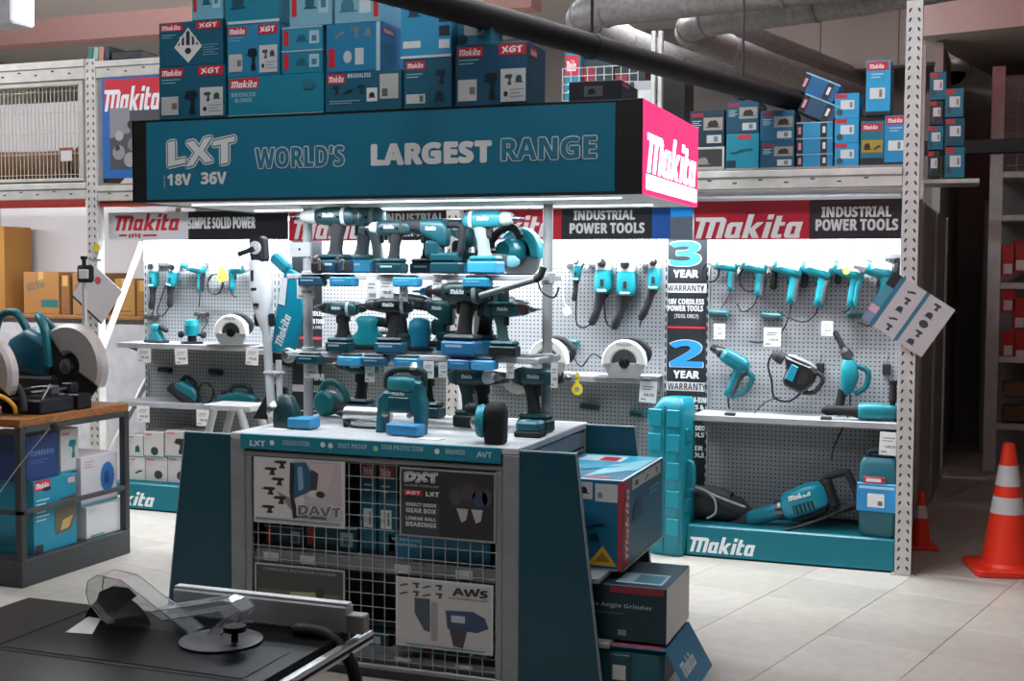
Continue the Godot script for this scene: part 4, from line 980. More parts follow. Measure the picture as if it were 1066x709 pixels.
	part(li, "silver_hub", MB.new().k("d2d4d4").lathe(T(-.05, .08, .0, 0, 0, 90), [[.035, 0], [.03, .02], [.012, .03]], 14), "metal")
	part(li, "side_handle", MB.new().k("1d2a2c").lathe(T(-.03, .13, 0, 0, 0, 90), [[.014, 0], [.013, .02], [.022, .03], [.024, .055], [.015, .07]], 12), "rubber")
	pistol("dark drill pointing right behind the black rounded head on the countertop", at_px(492, 424, -4.85, C), {"s": 1.05, "right": true, "c": "24636c", "b": "18282c", "g": "22383c", "nose": "c9cccc"})
	pistol("dark impact driver behind the other drill, nose to the right post", at_px(508, 421, -4.95, C), {"s": 1.0, "right": true, "c": "1f5860", "b": "14292e", "nose": "4a4240"}, Basis(), "tools on the countertop", "impact_driver", "impact driver")
	pistol("drill with green battery standing beside the right post on the countertop", at_px(561, 444, -4.8, C), {"s": 1.12, "right": true, "c": "2b6e78", "b": "1b3f45", "g": "1b2224"})
	battery_big("chunky teal battery pack beside the right post base", at_px(552, 446, -4.66, C))
	# tickets lying on the counter
	for q in [[421, 454, "white ticket lying flat in front of the band saw"], [448, 457, "white ticket lying flat between band saw and black tool head"], [287, 447, "white ticket lying flat by the dark work light"], [538, 437, "white ticket lying flat near the right post"]]:
		var c := on_y(q[0], q[1], C)
		solo("price_ticket", q[2], "price ticket", MB.new().k("dededa").bb(V(-.05, .0005, -.03), V(.05, .002, .03), 0.0), "paper", Vector3(c.x, C, c.z), turn(-8))
	# hanging tickets under the rails
	var GK := "white tickets hanging under the display stand rails"
	for q in [[387, 303, 11, 30, "left one of two tall tickets"], [402, 301, 15, 24, "right one of two tall tickets"], [455, 299, 10, 27, "narrow ticket under the dark rotary hammer"], [497, 299, 13, 20, "ticket under the cyan drill"], [318, 301, 18, 20, "ticket against the left post"], [420, 305, 9, 18, "small ticket under the bright blue battery"]]: price_card("white " + q[4] + ", hanging below the upper rail", q[0], q[1], q[2], q[3], -4.695, GK)
	for q in [[385, 387, 10, 22, "tall ticket under the slate blue battery"], [408, 383, 16, 12, "wide low ticket between two batteries"], [446, 385, 11, 18, "ticket above the band saw handle end"], [461, 385, 9, 16, "narrow ticket left of the wide blue battery"], [531, 386, 8, 16, "ticket under the teal drivers"], [324, 385, 14, 17, "ticket against the left post"], [577, 391, 7, 26, "ticket on the right post"]]: price_card("white " + q[4] + ", hanging below the lower rail", q[0], q[1], q[2], q[3], -4.695, GK)

func battery(label: String, at: Vector3, c: String) -> void:
	var t := thing("battery_pack", label, "battery", at, Basis(), "display batteries on the rails")
	part(t, "case", MB.new().k(c).bb(V(-.056, 0, -.035), V(.056, .04, .03), .006), "plastic")
	part(t, "terminal_rail", MB.new().k("22262a").bb(V(-.045, .04, -.03), V(.045, .05, .02), .003), "plastic")
	part(t, "label_print", MB.new().k("8fb6c8").bb(V(-.04, .022, .0302), V(.02, .027, .0306), 0.0), "paper")
func battery_big(label: String, at: Vector3) -> void:
	var t := thing("battery_pack", label, "battery", at, Basis(), "tools on the countertop")
	part(t, "case", MB.new().k("1d6069").bb(V(-.05, .02, -.04), V(.05, .065, .04), .01), "plastic")
	part(t, "base", MB.new().k("1c1f21").bb(V(-.055, 0, -.045), V(.055, .025, .045), .006), "rubber")
func band_saw() -> void:
	var t := thing("band_saw", "teal portable band saw with open frame standing on the countertop", "band saw", at_px(419, 450, -4.56, 0.95), turn(-6), "tools on the countertop")
	part(t, "frame", MB.new().k("17666f").prism(T(0, .0, 0), pg([-.115, 0, -.08, 0, -.072, .075, -.058, .09, .05, .09, .064, .075, .07, 0, .105, 0, .112, .13, .1, .16, .105, .215, .07, .22, .06, .17, -.075, .17, -.105, .14]), .06, .008), "plastic")
	part(t, "belly_panel", MB.new().k("114d55").bb(V(-.05, .105, .028), V(.05, .15, .036), .006), "plastic")
	part(t, "guide_roller", MB.new().k("b9bcbc").lathe(T(-.06, .08, .032, 90), [[.012, 0], [.012, .012], [.006, .014]], 10), "metal")
	part(t, "guide_roller", MB.new().k("b9bcbc").lathe(T(.056, .08, .032, 90), [[.012, 0], [.012, .012], [.006, .014]], 10), "metal")
	part(t, "motor", MB.new().k("1b7681").loft(T(), [[V(-.06, .2), .02, .02], [V(-.055, .2), .032, .03], [V(.03, .2), .036, .034], [V(.07, .2), .03, .03], [V(.075, .2), .01, .01]], 14), "plastic")
	part(t, "top_handle", MB.new().k("1a3236").tube(T(), curve([V(-.075, .18), V(-.07, .235), V(-.02, .26), V(.06, .262), V(.1, .25), V(.1, .2)], 5), .014, 10), "rubber")
	part(t, "rear_knob", MB.new().k("c7cbcb").lathe(T(.055, .262, .0), [[.02, 0], [.022, .01], [.012, .03]], 12), "metal")
	part(t, "battery", MB.new().k("2b84b8").bb(V(-.02, .005, .035), V(.13, .05, .1), .006), "plastic")
	logo_on(t, T(.0, .165, .036), .06, .014)
func blower_small(label: String, at: Vector3) -> void:
	var t := thing("cordless_blower", label, "blower", at, turn(-10), "tools on the countertop")
	part(t, "fan_housing", MB.new().k("1a7a80").lathe(T(-.06, .06, .03, 90), [[.03, -.06], [.058, -.05], [.06, 0], [.045, .012], [.02, .014]], 18), "plastic")
	part(t, "handle", MB.new().k("17696f").tube(T(), curve([V(-.1, .1), V(-.07, .15), V(-.01, .15), V(.04, .11), V(.05, .07)], 5), .016, 10), "plastic")
	part(t, "nozzle", MB.new().k("3b4447").loft(T(), [[V(-.02, .05), .03, .03], [V(.06, .04), .024, .024], [V(.17, .026), .02, .02]], 12, .9), "rubber")

# ================================================================ racking and wall display
const ZP := -7.3     # pegboard face
const ZS := -6.95    # header sign face
const ZU := -6.87    # rack upright front
func upright(label: String, x: float, top: float, z0: float, y0 := 0.0) -> void:
	var t := thing("rack_upright", label, "rack upright", Vector3(x, y0, z0), Basis(), "perforated white rack uprights")
	var h := top - y0
	part(t, "channel", MB.new().k("d3d0ca").bb(V(-.042, 0, -.006), V(.042, h, 0), .001).bb(V(-.042, 0, -.07), V(-.036, h, -.006), .001).bb(V(.036, 0, -.07), V(.042, h, -.006), .001), "paint")
	part(t, "foot_plate", MB.new().k("b9b6b0").bb(V(-.06, 0, -.08), V(.06, .006, .01), .001), "paint")
	var m := MB.new().k("3f3d3b")
	var y := 0.04
	while y < h - 0.03:
		for s in [-1, 1]: m.flat(T(s * .022, y, .0006, 0, 0, s * 25.0), pg([-.004, -.012, .004, -.012, .006, .008, 0, .012, -.006, .008]))
		y += 0.05
	part(t, "slots", m, "matte").set_meta("kind", "stuff")
func beam(label: String, x0: float, x1: float, y0: float, y1: float, z: float) -> void:
	var t := thing("rack_beam", label, "rack beam", Vector3((x0 + x1) / 2, y0, z), Basis(), "white rack beams")
	var w := (x1 - x0) / 2; var h := y1 - y0
	part(t, "web", MB.new().k("cdc9c2").bb(V(-w, 0, -.05), V(w, h * .62, 0), .003), "paint")
	part(t, "lip", MB.new().k("d6d2cb").bb(V(-w, h * .62, -.05), V(w, h, .008), .004), "paint")
	var m := MB.new().k("35332f")
	var x := -w + .1
	var i := 0
	while x < w - .05:
		m.rect(T(), x - .012, h * (.28 if i % 2 else .44), x + .012, h * (.36 if i % 2 else .52), .0006)
		x += .14; i += 1
	part(t, "slots", m, "matte").set_meta("kind", "stuff")
func pegboard(label: String, x0: float, x1: float, y0 := .2, y1 := 1.98) -> void:
	var t := thing("pegboard_panel", label, "pegboard", Vector3((x0 + x1) / 2, y0, ZP), Basis(), "grey pegboard panels on the back wall")
	var w := (x1 - x0) / 2; var h := (y1 - y0) / 2
	part(t, "upper_panel", MB.new().k("989b9e").bb(V(-w, h + .001, -.012), V(w, h * 2, 0), .001), "peg")
	part(t, "lower_panel", MB.new().k("95989b").bb(V(-w, 0, -.012), V(w, h, 0), .001), "peg")
	for s in [-1, 1]:
		var st := part(t, "slotted_strip", MB.new().k("a8abae").bb(V(s * w - .014, 0, -.02), V(s * w + .014, h * 2, .006), .001), "paint")
		var m := MB.new().k("1f2022")
		for i in int(h * 2 / .05): m.rect(T(), s * w - .004, .02 + i * .05, s * w + .004, .048 + i * .05, .0068)
		part(st, "slots", m, "matte").set_meta("kind", "stuff")
func wall_shelf(label: String, x0: float, x1: float, y: float, zf := -7.0) -> void:
	var t := thing("wall_shelf", label, "shelf", Vector3((x0 + x1) / 2, y, zf), Basis(), "grey steel shelves on the pegboards")
	var w := (x1 - x0) / 2
	part(t, "deck", MB.new().k("a9abad").bb(V(-w, -.012, ZP - zf + .001), V(w, 0, 0), .002), "paint")
	part(t, "front_lip", MB.new().k("b2b4b6").bb(V(-w, -.034, -.004), V(w, .002, .006), .003), "paint")
	for s in [-1, 1]:
		part(t, "bracket", MB.new().k("8e9092").prism(T(s * (w - .02), 0, 0, 0, 90), pg([0.0, -.012, ZP - zf + .002, -.012, ZP - zf + .002, -.1, ZP - zf + .06, -.09]) if false else pg([-.0, -.013, .29, -.013, .29, -.1]), .004, 0.0), "paint")
func header_sign(label: String, x0: float, x1: float, y0: float, y1: float, cols: Array, texts_: Array) -> void:
	# cols: [[fx0, fx1, colour]]; texts_: [string, font, px x0, y0, x1, y1, colour]
	var t := thing("header_sign", label, "sign", Vector3((x0 + x1) / 2, y0, ZS), Basis(), "header signs above the pegboards")
	var base := t.position
	var w := x1 - x0; var h := y1 - y0
	for c in cols: part(t, "panel", MB.new().k(c[2]).bb(V(-w / 2 + c[0] * w, 0, -.012), V(-w / 2 + c[1] * w, h, 0), .001), "plastic")
	var m := MB.new()
	for s in texts_:
		m.k(s[6])
		ztext(m, s[0], s[1], s[2], s[3], s[4], s[5], ZS + .001, base)
	part(t, "lettering", m, "paper")
	# tube light fixed behind the sign, shining on the pegboard
	part(t, "light_tray", MB.new().k("d9d9d6").bb(V(-w / 2 + .02, h - .03, -.19), V(w / 2 - .02, h - .015, -.012), .001), "paint")
	part(t, "tube", MB.new().lathe(T(-w / 2 + .04, h - .05, -.1, 0, 0, -90), [[.012, 0], [.013, .01], [.013, w - .09], [.012, w - .08]], 10), glow("tube_bright", Color(0.95, 0.98, 1.0), 9.0))
	area(t, base + V(0, h - .066, -.105), Vector3(0, -1.0, -0.35), Vector2(.03, w - .1), Color(0.95, 0.98, 1.0), 3.4)
func warranty(label: String, x0: float, x1: float, spec: Array, z: float) -> void:
	var t := thing("warranty_banner", label, "banner", Vector3((x0 + x1) / 2, .35, z), Basis(), "warranty banners on the wall")
	var base := t.position
	part(t, "board", MB.new().k("26282c").bb(V(-(x1 - x0) / 2, 0, -.006), V((x1 - x0) / 2, 1.62, 0), .001), "plastic")
	var m := MB.new()
	for s in spec:
		m.k(s[6])
		if s[0] == "": 
			var a := on_z(s[2], s[3], z + .001) - base; var b := on_z(s[4], s[5], z + .001) - base
			m.rect(T(), maxf(a.x, -(x1 - x0) / 2), b.y, minf(b.x, (x1 - x0) / 2), a.y, .0008)
		else: ztext(m, s[0], s[1], s[2], s[3], s[4], s[5], z + .002, base, s[7] if s.size() > 7 else 0.0)
	part(t, "print", m, "paper")
func gondola_base(label: String, x0: float, x1: float, logo: Array) -> void:
	var t := thing("gondola_base", label, "shelf base", Vector3((x0 + x1) / 2, 0, -6.9), Basis(), "teal gondola base decks")
	var w := (x1 - x0) / 2
	part(t, "front_panel", MB.new().k("17707f").prism(T(0, 0, 0, 0, 90), pg([0, .012, .004, .03, .02, .17, .03, .178, .39, .178, .39, .012]), w * 2, .002), "plastic")
	part(t, "kick_strip", MB.new().k("1c2a2e").bb(V(-w + .01, 0, -.38), V(w - .01, .013, -.012), .0), "matte")
	if logo.size():
		var m := MB.new().k("e6ecec")
		var a := on_z(logo[0], (logo[1] + logo[3]) / 2, -6.9); var b := on_z(logo[2], (logo[1] + logo[3]) / 2, -6.9)
		m.put(T((a.x + b.x) / 2 - t.position.x, .075, -.0085, -7), words("makita", "logo"), b.x - a.x, .095)
		part(t, "lettering", m, "paper")
func peg_hooks(label: String, px0: float, px1: float, py: float, count: int, z := ZP) -> void:
	for i in count:
		var p := on_z(lerpf(px0, px1, i / maxf(count - 1.0, 1.0)), py, z + .2)
		solo("peg_hook", label, "hook", MB.new().k("9a9c9e").tube(T(), [V(0, 0, -.2 + .003), V(0, 0, -.02), V(0, .012, .0)], .0035, 6), "metal", Vector3(p.x, p.y, z + .2), Basis(), "peg hooks")
func hang_card(px: float, py: float, w: float, h: float, z: float, what: String) -> void:
	var p := on_z(px, py, z); var a := on_z(px - w / 2, py, z); var b := on_z(px + w / 2, py, z); var c := on_z(px, py - h / 2, z); var d := on_z(px, py + h / 2, z)
	var t := thing("ticket_holder", "white price card hooked high on the pegboard " + what, "price card", Vector3(p.x, d.y, z), Basis(), "white price cards on the top hooks")
	part(t, "card", MB.new().k("f0f0ee").bb(V(-(b.x - a.x) / 2, 0, -.002), V((b.x - a.x) / 2, c.y - d.y, 0), 0.0), "paper")
	part(t, "hook", MB.new().k("9a9c9e").tube(T(), [V(0, .02, ZP - z + .002), V(0, .02, -.003)], .004, 6), "metal")
	part(t, "hook_plate", MB.new().k("77797b").bb(V(-.05, -.035, ZP - z + .001), V(.05, -.008, ZP - z + .03), .003), "satin")
func wall_display() -> void:
	upright("tall white perforated rack upright at the tool wall end by the orange cones", -.272, 3.04, ZU)
	upright("white perforated rack upright half hidden behind the display stand", -2.885, 2.92, ZU)
	upright("white perforated rack upright beside the workbench with a tilted board", -5.51, 3.02, ZU)
	beam("white rack beam above the two year warranty wall", -2.84, -.315, 2.075, 2.175, ZU)
	beam("white rack beam behind the header of the display stand", -5.465, -2.93, 2.075, 2.175, ZU)
	beam("white rack beam under the wire mesh cage", -9.0, -5.555, 2.09, 2.2, ZU)
	beam("white upper rack beam above the red and blue poster", -5.465, -4.0, 2.89, 3.0, ZU)
	beam("white upper rack beam above the wire mesh cage", -9.0, -5.555, 2.89, 3.02, ZU)
	# deck boards on the beams carry the stock
	for q in [[-2.84, -.31, "grey steel deck above the tool wall carrying stock cartons"], [-5.46, -2.93, "grey steel deck behind the display stand header"], [-9.0, -5.56, "grey steel deck inside the wire mesh cage"]]:
		solo("rack_deck", q[2], "shelf deck", MB.new().k("8d8a85").bb(V(q[0], 2.176 if q[0] > -6 else 2.201, -7.9), V(q[1], 2.19 if q[0] > -6 else 2.215, -6.88), .002), "paint")
	for q in [[-2.84, -.31], [-5.46, -2.93]]: solo("ceiling_board", "pale lining board under the rack deck above the tool wall", "board", MB.new().k("c9cbd0").bb(V(q[0], 2.05, -7.3), V(q[1], 2.062, -6.9), .001), "paint", Vector3.ZERO, Basis(), "lining boards under the rack decks")
	pegboard("grey pegboard behind the orange cone end of the tool wall", -1.425, -.32)
	pegboard("grey pegboard with four hanging grinders", -2.83, -1.675)
	pegboard("grey pegboard behind the display stand", -4.33, -2.94)
	pegboard("grey pegboard below the Simple Solid Power sign", -5.4, -4.36)
	struct("wall_racking", MB.new().k("b8b5b0").bb(V(-5.4, 0, -7.95), V(-.24, 2.17, -7.9), 0.0), "wall")
	wall_shelf("grey shelf under the breaker hammers", -1.44, -.32, .8)
	wall_shelf("grey shelf carrying the white guarded circular saws", -2.82, -1.69, 1.0)
	wall_shelf("upper grey shelf under the hanging tools behind the white vacuum", -5.42, -4.37, 1.12)
	wall_shelf("lower grey shelf above the stacked white cartons", -5.42, -4.37, .72)
	wall_shelf("grey shelf seen through the display stand", -4.32, -2.95, 1.1)
	gondola_base("teal base deck with white lettering below the breaker hammers", -1.45, -.32, [718, 556, 786, 581])
	gondola_base("teal base deck with white lettering under stacked white cartons", -5.42, -4.36, [102, 506, 160, 527])
	gondola_base("teal base deck hidden behind the display stand", -4.34, -2.94, [])
	gondola_base("teal base deck between the upright and the tall teal case", -2.83, -1.72, [])
	var BKP := "26262a"
	header_sign("grey and black header sign reading Simple Solid Power", -5.44, -4.06, 1.815, 2.0, [[0, .46, "cfcfd2"], [.46, 1, BKP]], [["makita", "logo", 120, 222, 187, 240, "b8232f"], ["SIMPLE SOLID POWER", "heavy", 196, 226, 266, 238, "d5d6d6"], ["mt", "logo", 134, 243, 147, 248, "a8242f"], ["-", "heavy", 124, 244, 132, 246, "a8242f"], ["-", "heavy", 149, 244, 163, 246, "a8242f"]])
	header_sign("red and black header sign seen behind the impact wrenches on the stand", -4.05, -2.95, 1.805, 1.985, [[0, .55, "a9202f"], [.55, 1, BKP]], [["makita", "logo", 306, 226, 388, 249, "cfcccc"], ["INDUSTRIAL", "heavy", 398, 222, 462, 232, "c6c7c7"], ["POWER TOOLS", "heavy", 398, 236, 462, 246, "c6c7c7"]])
	header_sign("red and black Industrial Power Tools sign above four grinders", -2.86, -1.5, 1.805, 1.99, [[0, .465, "a9202f"], [.465, .865, BKP], [.865, 1, "1d4f93"]], [["makita", "logo", 488, 224, 576, 247, "cfcccc"], ["INDUSTRIAL", "heavy", 597, 219, 661, 229, "c6c7c7"], ["POWER TOOLS", "heavy", 593, 232, 671, 243, "c6c7c7"]])
	header_sign("red and black Industrial Power Tools sign beside the tall upright", -1.44, -.32, 1.8, 2.015, [[0, .57, "a31c2c"], [.57, 1, BKP]], [["makita", "logo", 724, 223, 836, 248, "cfcccc"], ["INDUSTRIAL", "heavy", 855, 215, 928, 226, "c6c7c7"], ["POWER TOOLS", "heavy", 849, 228, 935, 240, "c6c7c7"]])
	solo("sign_plate", "small bright blue plate between two header signs", "sign", MB.new().k("1c86d8").bb(V(-1.575, 1.93, ZS + .002), V(-1.447, 2.0, ZS + .012), .001).k("58616b").bb(V(-1.575, 1.8, ZS + .002), V(-1.447, 1.93, ZS + .012), .001), "plastic")
	warranty("black three and two year warranty banner between the pegboards", -1.665, -1.43, [["", "", 690, 295, 740, 305, "c8cacc"], ["", "", 690, 339.5, 740, 342.5, "c02531"], ["", "", 690, 397, 740, 408, "c8cacc"], ["3", "heavy", 696.4, 250.4, 730.6, 277.6, "9fb6c2"], ["3", "mid", 697.3, 251.3, 729.7, 276.7, "1878b8", .001], ["YEAR", "heavy", 701, 281, 727, 289, "e4e6e6"], ["WARRANTY", "bold", 695, 297, 733, 303, "2c2e30"], ["18V CORDLESS", "heavy", 695, 311, 733, 317, "d9dbdb"], ["POWER TOOLS", "heavy", 695, 318, 732, 324, "d9dbdb"], ["(TOOL ONLY)", "bold", 702, 327, 727, 332, "c9cbcb"], ["2", "heavy", 696.4, 353.4, 732.6, 382.6, "b9ccd6"], ["2", "mid", 697.3, 354.3, 731.7, 381.7, "1c85c6", .001], ["YEAR", "heavy", 701, 386, 728, 394, "e4e6e6"], ["WARRANTY", "bold", 695, 399, 735, 406, "2c2e30"], ["18V LITHIUM-ION", "heavy", 695, 413, 735, 419, "d9dbdb"], ["BATTERIES &", "heavy", 697, 421, 733, 426, "d9dbdb"], ["CHARGERS", "heavy", 700, 428, 730, 433, "d9dbdb"], ["CORDED", "heavy", 712, 443, 734, 448, "d9dbdb"], ["TOOLS", "heavy", 712, 450, 733, 455, "d9dbdb"], ["AIR", "heavy", 716, 464, 732, 469, "d9dbdb"], ["TOOLS", "heavy", 712, 471, 733, 476, "d9dbdb"]], ZP + .012)
	warranty("black one year warranty banner seen through the display stand", -4.14, -3.92, [["", "", 300, 400, 345, 409, "c8cacc"], ["CORDLESS", "heavy", 319, 324, 338, 329, "d9dbdb"], ["POWER TOOLS", "heavy", 318, 332, 338, 337, "d9dbdb"], ["(TOOL ONLY)", "bold", 319, 339, 337, 343, "c9cbcb"], ["", "", 300, 350, 345, 354, "c02531"], ["1", "fat", 316, 385, 322, 397, "dfe9ef"], ["YEAR", "heavy", 323, 389, 338, 396, "e4e6e6"], ["WARRANTY", "bold", 317, 401, 338, 407, "2c2e30"], ["18V LITH", "heavy", 318, 414, 336, 419, "d9dbdb"], ["BATT", "heavy", 321, 421, 334, 425, "d9dbdb"]], ZP + .16)
	# bright price cards on the top hooks
	for q in [[157, 263, 14, 18, "beside the diagonal brace top"], [173, 263, 12, 18, "second from the diagonal brace"], [198, 263, 13, 18, "above the drill with a cord loop"], [246, 264, 24, 14, "left of the vacuum head"], [592, 262, 17, 22, "above the slim grinder with a white cord"], [616, 262, 18, 22, "above the stout leaning grinder"], [647, 262, 18, 22, "above the biggest grinder"], [672, 262, 18, 22, "above the grey headed grinder"], [746, 261, 18, 21, "against the warranty banner"], [776, 262, 17, 22, "above the second corded drill"], [805, 261, 19, 21, "left of the third corded drill"], [840, 261, 18, 21, "above the long cord drill"], [869, 260, 19, 21, "left of the stickered drill"], [900, 260, 17, 21, "right of the stickered drill"], [929, 256, 14, 13, "against the tall upright"]]: hang_card(q[0], q[1], q[2], q[3], -7.16, q[4])
	racking_side()
func racking_side() -> void:
	# end panel of the racking, running back into the dark
	var t := thing("end_panel", "tall grey sheet panel closing the racking end behind the tall upright", "panel", V(-.315, 0, -6.96))
	var rb := turn(-2.8)
	for i in 3: part(t, "sheet", MB.new().k("8a8783").box(Transform3D(rb, rb * V(0, 1.03, -.57 - i * 1.12)), Vector3(.02, 2.06, 1.1), .004), "paint")
	part(t, "skirting", MB.new().k("a9a59f").box(Transform3D(rb, rb * V(.012, .04, -1.7)), Vector3(.012, .08, 3.3), .003), "paint")
	for i in 4: part(t, "stile", MB.new().k("97938e").box(Transform3D(rb, rb * V(.012, 1.03, -.04 - i * 1.12)), Vector3(.03, 2.06, .05), .003), "paint")
	# left rack: rear upright and diagonal braces in the frame's plane
	upright("rear white perforated rack upright behind the workbench", -5.51, 3.02, -7.75)
	for q in [[148, 253, 107, 362, "long white diagonal rack brace rising behind the workbench"], [153, 395, 110, 480, "lower white diagonal rack brace behind the workbench"]]:
		var a := on_x(q[0], q[1], -5.46); var b := on_x(q[2], q[3], -5.46)
		var d := (a - b)
		var tr := Transform3D(Basis(Quaternion(Vector3.UP, d.normalized())), (a + b) / 2)
		solo("rack_brace", q[4], "rack brace", MB.new().k("e6e4df").box(tr, Vector3(.02, d.length(), .045), .003), "paint")

# ================================================================ tools hung on and set before the pegboards
func wp(px: float, py: float, dz := .07) -> Vector3: return on_z(px, py, ZP + dz)
func clip(label: String, px: float, py: float, w: float, c := "1b6f79") -> void:
	var p := wp(px, py, .0)
	var t := thing("tool_holder", label, "tool holder", p, turn(0, 0, -4), "small teal tool holders on the pegboards")
	part(t, "block", MB.new().k(c).bb(V(-w / 2, -.016, .001), V(w / 2, .016, .05), .006), "plastic")
	part(t, "insert", MB.new().k("2b3234").bb(V(-w / 2 + .012, -.012, .05), V(w / 2 - .012, .006, .056), .002), "rubber")
func coil(t: Node, o: Vector3, r: float, c := "1c1c1e") -> void:
	var pts := []
	for i in 40: pts.append(o + V(sin(i * .5) * r * (1.0 + .04 * sin(i * 1.7)), cos(i * .5) * r * 1.15, .004 * (i % 5)))
	part(t, "cord_coil", MB.new().k(c).tube(T(), pts, .0045, 6), "rubber")
func wall_tools() -> void:
	# four grinders
	var g := grinder("slim teal grinder with a white cord and tag", wp(601, 268), {"s": .86, "w": .75, "cc": "d9d9d6", "cord": [V(-.03, -.02, -.03), V(-.09, -.05, -.03), V(-.11, -.16, -.02), V(-.1, -.3, .0), V(-.07, -.36, .0)]})
	part(g, "tag", MB.new().k("eeeeec").box(T(-.07, -.38, .01, 0, 0, 25), Vector3(.055, .055, .003), 0.0), "paper")
	grinder("stout teal grinder with leaning handle between the slim and the biggest ones", wp(629, 267), {"s": 1.35, "w": 1.12, "lean": -.05, "cord": [V(-.05, -.3, 0), V(-.1, -.32, 0), V(-.13, -.28, 0), V(-.12, -.1, 0), V(-.1, -.03, -.02)]})
	grinder("biggest teal grinder with grey collar", wp(653, 268), {"s": 1.4, "w": 1.2, "lean": -.05, "cord": [V(-.05, -.3, 0), V(-.09, -.28, 0), V(-.1, -.15, 0), V(-.08, -.03, -.02)]})
	grinder("teal grinder with grey head beside the warranty banner", wp(682, 266), {"s": 1.25, "w": .85, "head": "b3b5b6", "lean": -.06, "cord": [V(-.06, -.3, 0), V(-.07, -.33, 0), V(-.07, -.345, 0)]})
	# circular saws on the mid shelf
	circular_saw("circular saw with big white guard overhanging the middle shelf", Vector3(on_z(651, 395, -7.03).x, .995, -7.03), {"s": 1.12, "cord": [V(-.1, .06, -.05), V(-.18, .12, -.04), V(-.25, .05, -.06), V(-.3, .1, -.08)]}, turn(4))
	circular_saw("circular saw partly hidden by the right post of the stand", Vector3(on_z(574, 395, -7.03).x, .995, -7.03), {"s": 1.1}, turn(-10))
	clip("teal holder tilted above the saw cords", 593, 356, .13); clip("teal holder above the big white saw guard", 657, 357, .12)
	clip("grey teal holder under the middle shelf", 615, 423, .12, "3a5a5e"); clip("small teal holder under the middle shelf near the tall case", 665, 430, .1)
	var yt := thing("yellow_tag", "yellow warning tag hanging from the middle shelf edge", "tag", on_z(601, 400, -6.985))
	part(yt, "strap", MB.new().k("d9c62b").bb(V(-.012, 0, -.001), V(.012, .07, 0), 0.0), "paper")
	part(yt, "disc", MB.new().k("e3cf2e").lathe(T(0, -.03, 0, 90), [[.035, -.001], [.035, .001]], 16).k("8d8d86").lathe(T(0, -.03, .0015, 90), [[.015, 0], [.015, .0006]], 12), "paper")
	# right bay, top row of corded drills
	var d1 := corded("small teal corded drill with cord coils beside the warranty banner", wp(757, 276), {"s": .92, "cord": [V(.046, -.155), V(.03, -.22), V(-.0, -.28)]}, turn(0, 0, -8))
	coil(d1, V(-.1, -.06, -.02), .055); coil(d1, V(.16, -.06, -.02), .075)
	corded("second teal corded drill with a bent cord", wp(786, 277), {"s": 1.05, "cord": [V(.046, -.155), V(.03, -.22), V(-.02, -.26), V(-.06, -.22)]}, turn(0, 0, -10))
	corded("teal corded drill with grey grip and a cord looping to a holder", wp(821, 279), {"s": 1.25, "cord": [V(.046, -.155), V(.05, -.22), V(.03, -.3), V(-.04, -.36), V(-.1, -.37)]}, turn(0, 0, -12))
	corded("teal corded drill with black side handle and a long cord sweeping left", wp(851, 280), {"s": 1.3, "cord": [V(.046, -.155), V(.04, -.2), V(.0, -.24), V(-.08, -.235), V(-.12, -.22)]}, turn(0, 0, -14))
	corded("teal corded drill with yellow green sticker", wp(884, 281), {"s": 1.28, "acc": "dfe3dc", "g": "1f8c98", "cord": [V(.046, -.155), V(.03, -.18), V(.01, -.185)]}, turn(0, 0, -12)).set_meta("group", "corded tools hanging on the pegboard")
	var st := wp(881, 282, .118)
	solo("round_sticker", "yellow green round sticker on a corded drill", "sticker", MB.new().k("9fc93c").lathe(T(0, 0, 0, 90), [[.02, -.0005], [.02, .0005]], 14), "paper", st)
	var bd := corded("big headed teal corded drill with black handle beside the tall upright", wp(914, 280), {"s": 1.3, "g": BK}, turn(35) * turn(0, 0, -8))
	bd.set_meta("group", "corded tools hanging on the pegboard")
	for q in [[806, 288, .15, "long black side handle between the second and third drills"], [838, 288, .13, "black side handle right of the third drill"], [873, 285, .12, "black side handle right of the long cord drill"], [934, 282, .1, "stubby black side handle by the tall upright"]]:
		var p := wp(q[0], q[1], .05)
		var t := thing("side_handle", q[3], "side handle", p, turn(0, 0, -4), "black side handles on the pegboard")
		part(t, "grip", MB.new().k("161617").lathe(T(), [[.01, -q[2] / 2], [.02, -q[2] / 2 + .01], [.017, 0], [.021, q[2] / 2 - .02], [.012, q[2] / 2]], 12, true), "rubber")
		part(t, "clamp", MB.new().k("4c4e50").lathe(T(.0, q[2] / 2, .0, 90), [[.024, -.012], [.024, .012]], 12), "metal")
	clip("teal holder under the small corded drill", 749, 326, .12); clip("teal holder under the third corded drill", 804, 329, .12); clip("teal holder partly behind the tilted leaflet", 893, 328, .12)
	# right bay, middle row
	var rh := corded("teal corded hammer with dark ribbed nose under the coil drill", wp(766, 376), {"s": 1.3, "nose": "2c2d2f", "acc": "136a75", "c": "126d79", "cord": [V(.046, -.155), V(.06, -.18), V(.075, -.2)]}, turn(0, 0, -28), "corded tools hanging on the pegboard", "corded_hammer", "corded hammer")
	part(rh, "rear_loop", MB.new().k("17606a").tube(T(), curve([V(.05, -.01), V(.1, -.03), V(.1, -.1), V(.06, -.15)], 5), .014, 8), "plastic")
	breaker("black breaker hammer with a teal flank and looping cord", wp(830, 386, .1), .82)
	var pk := thing("chipping_hammer", "teal chipping hammer hanging nose up with a grey chisel", "chipping hammer", wp(885, 390, .08), turn(0, 0, -10).scaled(Vector3.ONE * 1.15), "corded tools hanging on the pegboard")
